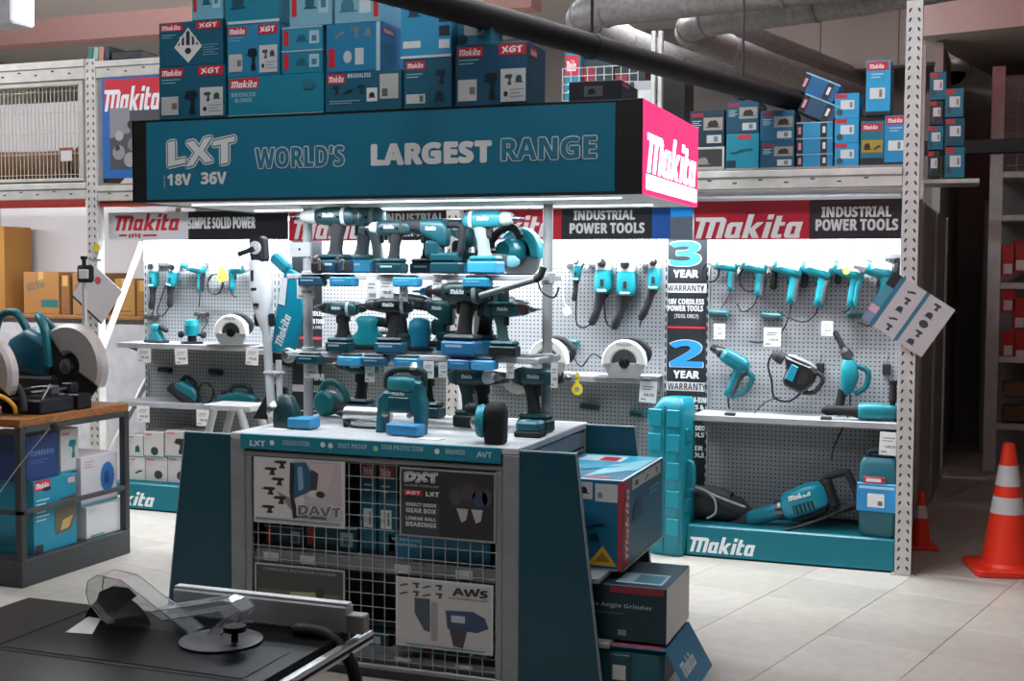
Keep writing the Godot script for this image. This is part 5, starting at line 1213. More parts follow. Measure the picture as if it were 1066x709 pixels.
	part(pk, "housing", MB.new().k("13808d").loft(T(), [[V(-.02, .08), .02, .02], [V(-.015, .06), .036, .034], [V(0, 0), .045, .036], [V(.0, -.07), .034, .03], [V(0, -.1), .02, .02]], 14, .75, Vector3.RIGHT, Vector3.BACK), "plastic")
	part(pk, "nose", MB.new().k("3b3d3f").lathe(T(-.02, .075, 0, 0, 0, 38), [[.03, 0], [.026, .04], [.016, .06], [.014, .15], [.004, .155]], 12), "satin")
	part(pk, "rear_handle", MB.new().k("125f69").tube(T(), curve([V(.03, .05), V(.08, .03), V(.085, -.04), V(.04, -.09)], 5), .015, 8), "plastic")
	part(pk, "grip", MB.new().k(BK).lathe(T(-.02, -.08, 0, 0, 0, 180), [[.024, 0], [.022, .04], [.026, .12], [.015, .13]], 12), "rubber")
	cord(pk, [V(.02, -.1, 0), V(.03, -.2, .02), V(.0, -.35, .08), V(.0, -.42, .09)], "26282a", .005)
	var lg := grinder("large teal and black grinder lying on the shelf by the tall upright", Vector3(on_z(937, 432, -7.1).x, .85, -7.1), {"s": 1.35, "head": "136f7b"}, turn(0, 0, -90) * turn(90), "corded tools hanging on the pegboard")
	part(lg, "side_handle", MB.new().k(BK).lathe(T(0, -.03, -.03, -90), [[.01, 0], [.017, .02], [.015, .08], [.02, .1]], 10), "rubber")
	for q in [[854, 383, "small black sensor block between breaker and chipping hammer"], [923, 384, "small black sensor block beside the tall upright"]]:
		solo("black_block", q[2], "block", MB.new().k("1c1c1d").bb(V(-.022, -.03, 0), V(.022, .03, .03), .004).tube(T(), [V(0, .03, .015), V(.01, .08, .012)], .002, 5), "rubber", wp(q[0], q[1], .001), Basis(), "small black blocks on the pegboard")
	for q in [[760, 433, "left of the cord plug"], [860, 436, "under the lying grinder head"]]:
		solo("shelf_bracket_clip", "black clip on the breaker shelf " + q[2], "clip", MB.new().k("222224").bb(V(-.03, 0, -.02), V(.03, .016, .02), .004), "rubber", Vector3(on_z(q[0], q[1], -7.04).x, .8005, -7.04))
	# base deck of the right bay
	demolition()
	var bag := thing("tool_bag", "dark rumpled tool bag with a grey cord on the teal base deck", "bag", Vector3(on_z(742, 545, -7.1).x, .179, -7.15))
	part(bag, "bag_body", MB.new().k("26292c").loft(T(), [[V(-.19, .03), .02, .04], [V(-.17, .07), .07, .09], [V(-.08, .09), .09, .11], [V(.05, .08), .08, .11], [V(.16, .06), .06, .1], [V(.22, .04), .02, .05]], 14, .7), "rubber")
	part(bag, "flap", MB.new().k("33373a").loft(T(), [[V(-.12, .14), .03, .07], [V(-.02, .165), .03, .08], [V(.1, .13), .03, .07]], 12, .8), "rubber")
	cord(bag, [V(-.15, .2, .1), V(-.05, .19, .12), V(.02, .14, .13), V(.03, .06, .13), V(-.02, .02, .13)], "a3a29e", .007)
	cord(bag, [V(-.1, .2, .1), V(.05, .15, .13), V(.2, .1, .12)], "a3a29e", .007)
	var cs := thing("battery_case", "dark teal upright case with a blue label standing on the base deck end", "tool case", Vector3(on_z(914, 560, -6.985).x, .179, -7.02), turn(-6))
	part(cs, "case_body", MB.new().k("165864").loft(T(), [[V(0, 0), .09, .065], [V(0, .015), .1, .072], [V(0, .19), .108, .075], [V(.0, .4), .1, .07], [V(0, .43), .085, .055]], 16, .35, Vector3.RIGHT, Vector3.BACK), "plastic")
	part(cs, "handle", MB.new().k("16343a").tube(T(), curve([V(-.06, .42), V(-.05, .46), V(.05, .46), V(.06, .42)], 5), .014, 8), "rubber")
	part(cs, "label_sleeve", MB.new().k("2f8cc4").bb(V(-.108, .14, -.07), V(.106, .295, .079), .004), "card")
	part(cs, "red_band", MB.new().k("b9323a").bb(V(-.075, .296, .06), V(.04, .33, .078), .001).k("d9dada").rect(T(), -.06, .303, .02, .322, .0785), "card")
	part(cs, "label_print", MB.new().k("e0e2e0").rect(T(), -.05, .165, .04, .24, .0795).k("6c7070").rect(T(), .005, .175, .03, .2, .08).k("9fd0ea").rect(T(), -.095, .265, .09, .28, .0795), "paper")
	tall_case()
	# left bay tools
	grinder("teal grinder with white head and a looped cord on the Simple Solid Power board", wp(160, 273), {"s": 1.05, "w": .8, "cord": [V(-.0, -.3, 0), V(-.02, -.36, .0), V(0, -.4, 0)]})
	grinder("teal grinder with a bent black handle next to a dangling cord", wp(183, 274), {"s": 1.0, "lean": .02, "w": 1.0, "cord": [V(.02, -.3), V(-.02, -.38), V(-.07, -.36), V(-.05, -.2), V(-.04, -.04)]}, turn(0, 0, -14))
	var d6 := corded("teal and black corded drill with a cord loop, hung between grinder and yellow tag", wp(205, 279), {"s": 1.0, "g": BK, "nose": "1c8792", "cord": [V(.046, -.155), V(.05, -.22), V(.05, -.26)]}, turn(0, 0, -8))
	coil(d6, V(.15, -.09, -.02), .06, "2a2a2c")
	corded("teal drill with dark grip near the white vacuum", wp(247, 280), {"s": .95, "g": "2b2d2f", "cord": [V(.046, -.155), V(.04, -.19), V(.0, -.2)]}, turn(180))
	var y2 := wp(231, 286, .06)
	solo("yellow_tag", "crumpled yellow tag on a hook of the Simple Solid Power board", "tag", MB.new().k("dcd04a").prism(T(0, 0, 0, 0, 20), pg([-.03, -.04, .0, -.055, .035, -.03, .03, .03, .005, .055, -.025, .04]), .006, .001), "paper", y2)
	soled("teal palm sander on the upper left shelf", Vector3(on_z(163, 355, -7.1).x, 1.121, -7.1), {"s": .95}, turn(-15))
	var ro := thing("router", "teal router with black knobs on the upper left shelf", "router", Vector3(on_z(200, 357, -7.1).x, 1.121, -7.1), Basis(), "corded tools on the wall shelves")
	part(ro, "motor_housing", MB.new().k("14818e").lathe(T(), [[.03, .05], [.05, .055], [.052, .12], [.045, .155], [.02, .165], [.002, .166]], 16), "plastic")
	part(ro, "base", MB.new().k("2e3032").lathe(T(), [[.075, 0], [.075, .012], [.03, .014], [.03, .05]], 16), "satin")
	part(ro, "knob", MB.new().k(BK).lathe(T(-.07, .06, 0, 0, 0, 90), [[.008, -.03], [.01, 0], [.024, .01], [.022, .03], [.01, .035]], 12), "rubber")
	part(ro, "knob", MB.new().k(BK).lathe(T(.07, .06, 0, 0, 0, -90), [[.008, -.03], [.01, 0], [.024, .01], [.022, .03], [.01, .035]], 12), "rubber")
	cord(ro, [V(.03, .15, 0), V(.08, .2, 0), V(.12, .15, 0), V(.09, .08, .03)])
	circular_saw("pale guarded circular saw on the upper left shelf next to the vacuum", Vector3(on_z(243, 360, -7.05).x, 1.121, -7.05), {"s": 1.0, "guard": "d5d5d1"}, turn(8))
	clip("black and grey holder above the palm sander", 160, 330, .1, "3c3e40"); clip("black holder above the router", 212, 327, .1, "2c2e30")
	clip("dark holder over the lower left shelf", 174, 385, .1, "24282a"); clip("dark holder over the belt sander", 227, 387, .1, "24282a")
	var bs := thing("belt_sander", "teal and black belt sander leaning on the lower left shelf", "belt sander", Vector3(on_z(188, 418, -7.1).x, .721, -7.12), turn(0, 0, -32), "corded tools on the wall shelves")
	part(bs, "belt", MB.new().k("222426").loft(T(), [[V(-.13, .035), .01, .04], [V(-.125, .035), .034, .042], [V(.11, .035), .034, .042], [V(.12, .035), .012, .04]], 12, .8), "rubber")
	part(bs, "body", MB.new().k("17747f").loft(T(), [[V(-.1, .075), .01, .03], [V(-.07, .09), .04, .045], [V(.05, .1), .045, .045], [V(.1, .08), .02, .03]], 14, .7), "plastic")
	part(bs, "handle", MB.new().k(BK).tube(T(), curve([V(.06, .11), V(.02, .16), V(-.06, .16), V(-.08, .11)], 5), .016, 8), "rubber")
	var cc := thing("cord_bundle", "dark coiled cord lying on the lower left shelf", "cord", Vector3(on_z(215, 415, -7.1).x, .79, -7.1))
	coil(cc, V(0, 0, 0), .06)
	planer("dark teal planer on the lower left shelf behind the white stand", Vector3(on_z(246, 423, -7.1).x, .721, -7.12))
	# seen through the stand
	for q in [[470, 352, "teal planer on the shelf behind the display stand"], [395, 352, "dark planer on the shelf behind the stand, left of the other"]]: planer(q[2], Vector3(on_z(q[0], q[1], -7.12).x, 1.101, -7.12))
	for q in [[540, 392, "round grey blade guard hanging behind the lower rail"]]:
		solo("blade_guard", q[2], "blade guard", MB.new().k("b9bbba").prism(T(), pg(arc(0, 0, .11, 180, 360, 16) + arc(0, 0, .04, 360, 180, 8)), .03, .004), "satin", wp(q[0], q[1], .1))
	# tickets on the shelf fronts
	var GT := "white price tickets on the wall shelf edges"
	price_card("white price ticket under the big saw on the middle shelf", 674, 408, 18, 22, -6.985, GT, -3, "349.00")
	price_card("white price ticket below the small corded drill", 749, 345, 12, 16, -7.2, GT, 0, "149.-")
	price_card("large white price ticket below the third corded drill", 804, 351, 18, 20, -7.15, GT, 0, "1,150.00")
	price_card("pale price ticket below the long cord drill", 861, 342, 12, 15, -7.2, GT, 0, "")
	price_card("white price ticket hanging from the breaker shelf by the tall upright", 925, 462, 20, 24, -6.985, GT, -2, "1,499.00")
	price_card("white ticket on the left end of the upper left shelf", 150, 370, 14, 15, -6.985, GT, 0, "99.00")
	price_card("white ticket on the upper left shelf under the router", 189, 371, 13, 17, -6.985, GT, 3, "154.00")
	price_card("white ticket on the upper left shelf by the vacuum tube", 262, 371, 13, 18, -6.985, GT, -3, "179.00")
	price_card("white ticket on the left end of the lower left shelf", 149, 431, 13, 17, -6.985, GT, 0, "429.00")
	price_card("white ticket on the lower left shelf above the white cartons", 211, 435, 13, 17, -6.985, GT, 0, "449.00")
	# white cartons on the left base deck
	var W := "white tool cartons on the teal base deck"
	var sp := [["r", .06, .86, .4, .94, "c98088"], ["l", .08, .8, .2, 3, "b0b0ae"], ["r", 0, 0, 1, .05, "3c8d98"]]
	var r1 := carton("white carton with a small grinder picture, lowest of the left stack", 134, 476, 151, 502, -6.99, .22, .179, "cdcdca", sp + [["s", "grinder", .4, .3, .45, .3, "23383c"]], W)
	var r2 := carton("white carton with a dark round picture, middle of the lower row", 151.5, 476, 174, 504, -6.99, .22, .179, "c6c2c0", sp + [["s", "round", .4, .14, .4, .34, "2b3a36"]], W)
	var r3 := carton("white carton with a dark round picture, by the teal wing in the lower row", 174.5, 476, 197, 506, -6.99, .22, .179, "c4c0be", sp + [["s", "round", .42, .14, .4, .34, "2b3a36"]], W)
	carton("white carton with a teal sander picture on top of the left stack", 133, 453, 149, 476, -6.99, .2, r1, "c9c9c6", sp + [["s", "saw", .45, .2, .4, .4, "1c5a5c"]], W)
	carton("white carton with a round green picture on the middle stack", 149.5, 450, 170, 476, -6.98, .22, r2, "c8c4c2", sp + [["s", "round", .36, .08, .4, .34, "27423c"]], W)
	carton("white carton with a black drill picture on the stack by the wing", 171.5, 449, 198, 476, -6.98, .22, r3, "bcb8b7", sp + [["s", "drill", .3, .12, .5, .7, "1d2a26"]], W)
func planer(label: String, at: Vector3) -> void:
	var t := thing("planer", label, "planer", at, turn(8), "corded tools on the wall shelves")
	part(t, "body", MB.new().k("15626b").loft(T(), [[V(-.14, .02), .012, .03], [V(-.13, .03), .028, .042], [V(.0, .045), .044, .045], [V(.12, .035), .034, .043], [V(.14, .03), .015, .03]], 12, .5), "plastic")
	part(t, "handle", MB.new().k("15292c").tube(T(), curve([V(-.06, .08), V(-.03, .12), V(.07, .12), V(.1, .06)], 5), .016, 8), "rubber")
	part(t, "depth_knob", MB.new().k(BK).lathe(T(-.1, .055, 0), [[.024, 0], [.024, .025], [.015, .04]], 12), "rubber")
	part(t, "sole", MB.new().k("9b9d9d").bb(V(-.15, 0, -.04), V(.15, .008, .04), .001), "metal")
func breaker(label: String, at: Vector3, s: float) -> void:
	var t := thing("breaker_hammer", label, "breaker hammer", at, turn(0, 0, -25).scaled(Vector3.ONE * s), "corded tools hanging on the pegboard")
	part(t, "housing", MB.new().k("1e1f21").prism(T(), pg([-.12, .06, .08, .075, .13, .05, .14, -.02, .12, -.09, .09, -.13, -.03, -.13, -.06, -.1, -.07, -.02]), .1, .014), "plastic")
	part(t, "top_cover", MB.new().k("8f9496").loft(T(), [[V(-.1, .07), .01, .03], [V(-.06, .078), .016, .045], [V(.05, .082), .016, .045], [V(.11, .07), .01, .03]], 12, .8), "satin")
	part(t, "teal_flank", MB.new().k("1887a0").prism(T(0, 0, .045), pg([-.05, .03, .0, .03, .01, -.08, -.05, -.08]), .02, .003), "plastic")
	part(t, "nose", MB.new().k("2c2d2f").lathe(T(-.12, .03, 0, 0, 0, 90), [[.045, 0], [.04, .05], [.03, .07], [.02, .09]], 14), "rubber")
	part(t, "recess", MB.new().k("121214").bb(V(.03, -.07, .05), V(.09, .02, .053), .0), "rubber")
	part(t, "rear_handle", MB.new().k("2b2d2f").tube(T(), curve([V(.11, .05), V(.18, .03), V(.17, -.08), V(.1, -.12)], 5), .016, 8), "rubber")
	cord(t, [V(.09, -.13), V(.04, -.22), V(-.06, -.24), V(-.13, -.14), V(-.2, -.05), V(-.2, .05), V(-.15, .03)], "1c1c1e", .008)
	cord(t, [V(-.02, -.22), V(-.1, -.3), V(-.14, -.42), V(-.18, -.5)], "2c2c2e", .004)
func demolition() -> void:
	var t := thing("demolition_hammer", "large teal demolition hammer with black loop handle lying on the teal base deck", "demolition hammer", Vector3(on_z(829, 545, -7.05).x, .305, -7.08), turn(0, 0, 20))
	part(t, "motor_housing", MB.new().k("15879c").loft(T(), [[V(-.08, .0), .05, .06], [V(-.06, .01), .075, .075], [V(.08, .02), .082, .08], [V(.16, .02), .07, .07], [V(.18, .02), .05, .05]], 14, .5), "plastic")
	part(t, "barrel", MB.new().k("1a7688").loft(T(), [[V(-.3, -.005), .03, .03], [V(-.28, -.005), .045, .045], [V(-.1, .0), .05, .05], [V(-.07, .0), .05, .05]], 14, .8), "plastic")
	part(t, "collar", MB.new().k("6f7274").lathe(T(-.1, 0, 0, 0, 0, 90), [[.055, -.02], [.058, 0], [.055, .02]], 16), "metal")
	part(t, "nose", MB.new().k("2a2b2d").lathe(T(-.3, -.005, 0, 0, 0, 90), [[.035, 0], [.038, .03], [.028, .06], [.02, .1], [.02, .13]], 12), "rubber")
	part(t, "loop_handle", MB.new().k("1d1d1f").tube(T(), curve([V(.16, .06), V(.2, .1), V(.3, .1), V(.325, .08), V(.335, -.06), V(.31, -.09), V(.22, -.09), V(.2, -.06), V(.17, -.04)], 5), .021, 10), "rubber")
	part(t, "handle_mount", MB.new().k("1a1a1c").bb(V(.17, -.07, -.05), V(.225, .095, .05), .015), "rubber")
	part(t, "vent_panel", MB.new().k("11333a").bb(V(-.02, -.045, .074), V(.1, .01, .082), .003), "rubber")
	for i in 5: part(t, "vent_rib", MB.new().k("1a7688").bb(V(-.012 + i * .023, -.042, .08), V(-.004 + i * .023, .006, .086), .001), "plastic")
	part(t, "lower_shell", MB.new().k("1b1c1e").loft(T(), [[V(-.05, -.06), .02, .05], [V(.0, -.075), .025, .06], [V(.15, -.06), .025, .05]], 12, .7), "rubber")
	logo_on(t, T(.04, .055, .078, -14), .13, .03)
	cord(t, [V(.28, -.09, .02), V(.1, -.1, .11), V(-.1, -.1, .13), V(-.25, -.07, .12)], "1c1c1e", .008)
func tall_case() -> void:
	var p := on_y(702, 571, 0)
	var t := thing("long_tool_case", "tall teal moulded plastic case standing upright beside the warranty banner", "tool case", Vector3(-1.555, 0, -6.97), turn(-12))
	part(t, "shell", MB.new().k("148496").loft(T(), [[V(0, 0), .1, .1], [V(0, .02), .112, .115], [V(0, .7), .112, .115], [V(.01, .84), .1, .105], [V(.03, .9), .07, .09], [V(.035, .905), .04, .05]], 18, .4, Vector3.RIGHT, Vector3.BACK), "plastic")
	part(t, "seam", MB.new().k("0e6370").bb(V(.0, .02, .112), V(.008, .86, .119), .002), "plastic")
	for y in [.12, .28, .44, .6, .74]:
		part(t, "rib", MB.new().k("158b9d").bb(V(-.1, y, .11), V(-.012, y + .1, .122), .006), "plastic")
		part(t, "rib", MB.new().k("158b9d").bb(V(.02, y, .11), V(.1, y + .1, .122), .006), "plastic")
	for y in [.25, .65]: part(t, "latch", MB.new().k("0f7484").bb(V(.1, y, .0), V(.122, y + .08, .06), .005), "plastic")
	part(t, "handle", MB.new().k("126f7d").tube(T(), curve([V(.11, .38, .03), V(.145, .4, .03), V(.145, .52, .03), V(.11, .54, .03)], 5), .014, 8), "plastic")
	t.set_meta("tall", p.z)

# ================================================================ stock on the racking
func racking_boxes() -> void:
	var G := "stock cartons on the rack deck"
	var z := -6.95; var D := 2.19; var n := NAN
	var a1 := carton("silver edged black case under a dark carton on the rack deck", 718, 153, 754, 176, z, .3, D, "3a3836", [["r", 0, .9, 1, 1, "b9b6b0"], ["r", .94, 0, 1, 1, "b9b6b0"], ["s", "saw", .2, .2, .4, .4, "8d8a84"], ["r", .0, .0, 1, .14, "a5a29b"]], G)
	carton("dark carton with a tool photo on the silver edged case", 718, 115, 754, 152, z, .28, a1, "1a2f3b", "photo", G)
	var a2 := carton("teal carton with a line drawn tool at the bottom of the rack stock", 756, 139, 790, 176, z, .3, D, "1d7f92", [["r", .35, .84, .75, .97, "b5343c"], ["s", "grinder", .12, .4, .7, .3, "0f4c57"], ["r", .02, .05, .3, .25, "1f2f33"]], G)
	carton("dark teal carton on the line drawn tool carton", 756, 105, 790, 139, z, .28, a2, "16455a", "photo", G)
	var a3 := carton("lower of two photo printed cartons on the rack deck", 791.5, 147, 827, 176, z, .28, D, "1c4b62", "photo", G)
	carton("upper of two photo printed cartons on the rack deck", 791.5, 115, 827, 147, z, .28, a3, "205a76", "photo", G)
	var a4 := carton("lowest of three flat blue cartons on the rack deck", 829, 160, 867, 176, z, .28, D, "2a86b0", "thin", G)
	a4 = carton("middle of three flat blue cartons on the rack deck", 829, 143.5, 867, 160, z, .28, a4, "2a86b0", "thin", G)
	a4 = carton("topmost of three flat blue cartons, under the tilted pair", 829, 127, 867, 143.5, z, .28, a4, "2f8fb8", "thin", G)
	# tilted pair resting on the flat cartons
	for q in [[848, 113, "lower tilted blue carton leaning over the three flat cartons", "2b4c66"], [849, 91, "upper tilted blue carton leaning over the three flat cartons", "1f5c8a"]]:
		var p := on_z(q[0], q[1], z)
		var t := thing("carton", q[2], "box", p + V(0, -.05, -.13), turn(0, 0, -24), G)
		part(t, "carton_body", MB.new().k(q[3]).bb(V(-.1, 0, -.13), V(.1, .105, .13), .002), "card")
		var m := MB.new()
		print_on(m, T(-.1, 0, .13), .2, .105, preset("thin"))
		part(t, "print", m, "card")
	var b1 := carton("lowest of three small bright blue cartons on the rack deck", 869, 149, 894, 175, z, .26, D, "2f93c0", "tag", G)
	b1 = carton("middle of three small bright blue cartons on the rack deck", 869, 123, 894, 149, z, .26, b1, "2f93c0", "tag", G)
	carton("topmost of three small bright blue cartons on the rack deck", 869, 97, 894.5, 123, z, .26, b1, "2f93c0", "tag", G)
	var c1 := carton("teal carton with a yellow photo strip on the rack deck", 896, 126, 920, 175, z, .26, D, "246f80", "yellow", G)
	carton("blue carton with red top band beside the tall upright", 921, 120, 946, 174, z, .3, D, "2787b4", "upright", G)
	carton("bright blue carton with red band topping the yellow photo carton", 902, 63, 927, 107, z, .34, c1 + .03, "2c97c4", "upright", G)
	solo("carton_tray", "dark tray between the yellow photo carton and the bright blue one", "tray", MB.new().k("1c2226").bb(V(-.13, 0, -.17), V(.13, .029, .16), .003), "card", Vector3(on_z(918, 110, z).x, c1 + .0005, z - .17))
	# black case and white frame post, mesh sheet and far stock behind the header
	carton("black upright case behind the lit red end panel", 688, 62, 713, 118, -7.2, .25, D, "1f1d20", [["r", .1, .3, .9, .34, "4a474c"]], G)
	carton("dark carton under the black pipe on the rack deck", 640, 70, 672, 130, -7.3, .25, D, "20272c", "photo", G)
	carton("white labelled carton seen under the mesh sheet", 660, 84, 680, 126, -7.1, .2, D, "a9adae", [["r", .1, .5, .9, .9, "d5d7d7"]], G)
	carton("teal carton with red band seen through the mesh sheet", 588, 55, 604, 130, -7.3, .25, D, "1d7f96", "upright", G)
	carton("dark teal carton seen through the mesh sheet", 606, 62, 638, 130, -7.35, .25, D, "22323a", "photo", G)
	var ms := thing("mesh_sheet", "white square wire mesh sheet standing on the rack deck behind the header cartons", "wire mesh", Vector3(-1.98, D, -7.0))
	var a := on_z(586, 50, -7.0); var b := on_z(664, 90, -7.0)
	var w := MB.new().k("c4c4c0")
	for i in 10: w.tube(T(), [V(a.x + i * (b.x - a.x) / 9 + 1.98, 0), V(a.x + i * (b.x - a.x) / 9 + 1.98, .62)], .003, 4)
	for i in 14: w.tube(T(), [V(a.x + 1.98, i * .047 + .005), V(b.x + 1.98, i * .047 + .005)], .003, 4)
	part(ms, "wires", w, "paint").set_meta("kind", "stuff")
	part(ms, "side_rail", MB.new().k("c9c8c3").bb(V(b.x + 2.06, 0, -.02), V(b.x + 2.085, .8, .02)).bb(V(b.x + 2.1, 0, -.02), V(b.x + 2.125, .8, .02)), "paint")
	# stock deeper in the dark beside the tall upright
	var zz := -8.2
	var k := 0
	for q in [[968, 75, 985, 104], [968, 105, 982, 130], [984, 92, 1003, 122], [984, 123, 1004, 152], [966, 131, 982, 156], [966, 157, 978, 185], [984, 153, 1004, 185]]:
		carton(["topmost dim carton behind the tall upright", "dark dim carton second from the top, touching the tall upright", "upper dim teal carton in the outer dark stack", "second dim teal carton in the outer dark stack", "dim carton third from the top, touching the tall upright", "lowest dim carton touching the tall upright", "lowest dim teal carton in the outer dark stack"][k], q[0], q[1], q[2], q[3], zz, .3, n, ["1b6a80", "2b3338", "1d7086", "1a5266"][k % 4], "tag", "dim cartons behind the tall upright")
		k += 1
	var rs := on_z(984, 186, zz)
	var dr := thing("storage_rack", "dim steel rack holding cartons in the dark behind the tall upright", "rack", Vector3(rs.x, 0, zz - .15))
	part(dr, "shelf", MB.new().k("b9b6b0").bb(V(-.16, rs.y - .03, -.2), V(.2, rs.y - .003, .16), .002), "paint")
	for sx in [-.15]: part(dr, "post", MB.new().k("b3b0aa").bb(V(sx - .012, 0, -.2), V(sx + .012, 3.1, -.17), .002), "paint")

# ================================================================ workbench
func cartonx(label: String, x0: float, y0: float, x1: float, y1: float, xf: float, depth: float, base: float, colour: String, spec: Array, group: String) -> float:
	var a := on_x(x0, (y0 + y1) / 2, xf); var b := on_x(x1, (y0 + y1) / 2, xf); var c := on_x((x0 + x1) / 2, y0, xf); var d := on_x((x0 + x1) / 2, y1, xf)
	var w := a.z - b.z - .002
	var y := base if not is_nan(base) else d.y
	var h := c.y - y
	var t := thing("carton", label, "box", Vector3(xf - depth / 2, y, (a.z + b.z) / 2), turn(90), group)
	part(t, "carton_body", MB.new().k(colour).bb(V(-w / 2, .0005, -depth / 2), V(w / 2, h, depth / 2), .002), "card")
	var m := MB.new()
	print_on(m, T(-w / 2, 0, depth / 2), w, h, spec)
	part(t, "print", m, "card")
	return y + h
func bench() -> void:
	var X := -4.43; var Z0 := -4.955; var Z1 := -5.82; var XL := -5.75
	var t := thing("workbench", "dark steel display bench with a thick wooden top", "workbench", Vector3((X + XL) / 2, 0, (Z0 + Z1) / 2))
	var hx := (X - XL) / 2; var hz := (Z0 - Z1) / 2
	part(t, "wood_top", MB.new().k("a9703a").bb(V(-hx, .815, -hz), V(hx, .86, hz), .005), "wood")
	part(t, "plinth", MB.new().k("3d3e40").bb(V(-hx, 0, -hz), V(hx, .138, hz), .004), "paint")
	for sx in [-1, 1]:
		for sz in [-1, 1]: part(t, "leg", MB.new().k("3a3b3d").bb(V(sx * hx, .138, sz * hz), V(sx * (hx - .04), .815, sz * (hz - .04)), .003), "paint")
		part(t, "side_rail", MB.new().k("444547").bb(V(sx * hx, .37, -hz + .04), V(sx * (hx - .025), .395, hz - .04), .003), "paint")
		part(t, "apron", MB.new().k("3f4042").bb(V(sx * hx, .785, -hz + .04), V(sx * (hx - .03), .815, hz - .04), .003), "paint")
	part(t, "front_rail", MB.new().k("444547").bb(V(-hx, .37, hz - .025), V(hx, .395, hz), .003), "paint")
	var G := "cartons inside the workbench"
	var f := X - .035
	var tt := cartonx("large teal carton with red logo and a tool photo inside the workbench", 35, 497, 80, 573, f - .005, .4, .1385, "1a86a0", [["r", .02, .86, .38, 1, RED], ["t", "makita", "logo", .2, .93, .3, .08, "eceaea"], ["r", .0, .0, .2, .12, "232628"], ["p", "5b5a46", [.48, .2, .48, .52, .6, .68, .98, .72, .98, .4, .84, .22]], ["p", "c09a5a", [.6, .24, .66, .38, .9, .42, .8, .26]], ["l", .05, .74, .3, 6, "b5dbe4"], ["s", "round", .2, .84, .2, .06, "1c2224"], ["r", .78, .88, .95, .96, "c9a0a4"]], G)
	var bt := cartonx("white carton with a blue blower picture inside the workbench", 90, 524, 126, 557, f - .005, .3, .1385, "cfcfd0", [["s", "blower", .3, .3, .5, .5, "2a78a8"], ["r", .1, .04, .5, .09, "3b8d96"], ["l", .06, .9, .2, 2, "b9b9b9"]], G)
	cartonx("white carton with a blue round picture on the blower carton", 84, 473, 122, 512, f - .03, .3, bt, "c9c5ca", [["s", "round", .52, .2, .4, .62, "2d6aa6"], ["s", "round", .62, .35, .16, .3, "1d3f72"], ["l", .1, .9, .24, 3, "c98a92"], ["r", .0, .0, 1, .06, "6fa9b4"]], G)
	cartonx("dark blue carton under the bench top", 27, 452, 61, 500, f - .03, .35, tt, "26396b", [["t", "CORDLESS", "bold", .5, .6, .7, .1, "6f86bd"], ["l", .1, .45, .6, 2, "4b62a0"]], G)
	cartonx("white carton with a green cordless tool picture under the bench top", 63, 446, 82, 500, f - .06, .22, tt, "c4c4c2", [["s", "drill", .35, .3, .5, .5, "1a6f78"], ["r", .05, .85, .5, .92, "c98088"], ["r", 0, 0, 1, .05, "4c9aa2"]], G)
	# things on the bench top
	var B := .8605
	cutoff("teal petrol cut-off saw with a pale round guard behind the front saw on the bench", Vector3(on_z(46, 380, -5.66).x, B, -5.66), 1.2, turn(176))
	cutoff("teal petrol cut-off saw with a grey guard at the front of the bench", Vector3(on_z(-42, 380, -5.2).x, B, -5.2), 1.1, turn(176))
	var eng := thing("engine_unit", "black finned engine unit with a pale lid behind the cut-off saws", "engine", Vector3(-5.52, B, -5.55), turn(20))
	part(eng, "block", MB.new().k("1d1d1f").bb(V(-.14, 0, -.12), V(.14, .3, .12), .02), "rubber")
	part(eng, "lid", MB.new().k("a9a3b4").bb(V(-.13, .3, -.11), V(.13, .35, .11), .015), "plastic")
	part(eng, "cap", MB.new().k("c6c6c9").lathe(T(.04, .22, .12, 90), [[.04, 0], [.04, .012], [.02, .016]], 14), "plastic")
	# grey metal case with yellow hose at the front
	var mc := thing("metal_case", "pale grey metal case at the front edge of the bench with a yellow hose", "metal case", Vector3(-4.78, B, -5.04))
	part(mc, "lower_box", MB.new().k("a5a6a3").bb(V(-.35, 0, -.05), V(.1, .075, .08), .006), "satin")
	part(mc, "upper_box", MB.new().k("b4b4b0").bb(V(-.35, .075, -.05), V(.02, .15, .06), .006), "satin")
	part(mc, "hose", MB.new().k("d99a2e").tube(T(), curve([V(-.1, .13, .07), V(.05, .13, .06), V(.16, .1, .0), V(.2, .05, -.04), V(.205, .01, -.05)], 6), .012, 8), "rubber")
	part(mc, "bolt", MB.new().k("8d8e8c").lathe(T(.16, 0, .04), [[.008, 0], [.008, .07], [.014, .072], [.014, .085]], 8), "metal")
	var ct := thing("clamp_table", "black clamping jig with steel rods on the bench top", "clamping jig", Vector3(-4.66, B, -5.3))
	part(ct, "bed", MB.new().k("2c2d2f").bb(V(-.06, 0, -.1), V(.2, .075, .16), .008), "satin")
	part(ct, "second_bed", MB.new().k("29292b").bb(V(-.04, 0, -.22), V(.22, .085, -.11), .008), "satin")
	part(ct, "rod", MB.new().k("a9aaac").tube(T(), [V(.1, .11, .12), V(.12, .11, -.22)], .009, 8), "metal")
	part(ct, "slide_block", MB.new().k("5d5e62").bb(V(.07, .085, -.06), V(.14, .135, .0), .006), "satin")
	part(ct, "slide_block", MB.new().k("3a3b3f").bb(V(.08, .085, -.2), V(.15, .14, -.14), .006), "satin")
	part(ct, "paper", MB.new().k("c9c2c4").box(T(.02, .12, .06, 0, 0, 12), Vector3(.16, .004, .1), .0), "paper")
	part(ct, "lever", MB.new().k("bcbcb8").tube(T(), [V(.15, .06, .1), V(.17, .15, .05)], .006, 6), "metal")
	part(ct, "hose", MB.new().k("19191b").tube(T(), curve([V(-.05, .12, .12), V(.03, .15, .15), V(.1, .1, .18), V(.13, .02, .2)], 6), .02, 10), "rubber")
	var tether := thing("tether_cable", "thin steel tether cable hanging across the front of the bench", "cable", on_z(60, 431, -4.94))
	var e0 := on_z(60, 431, -4.94)
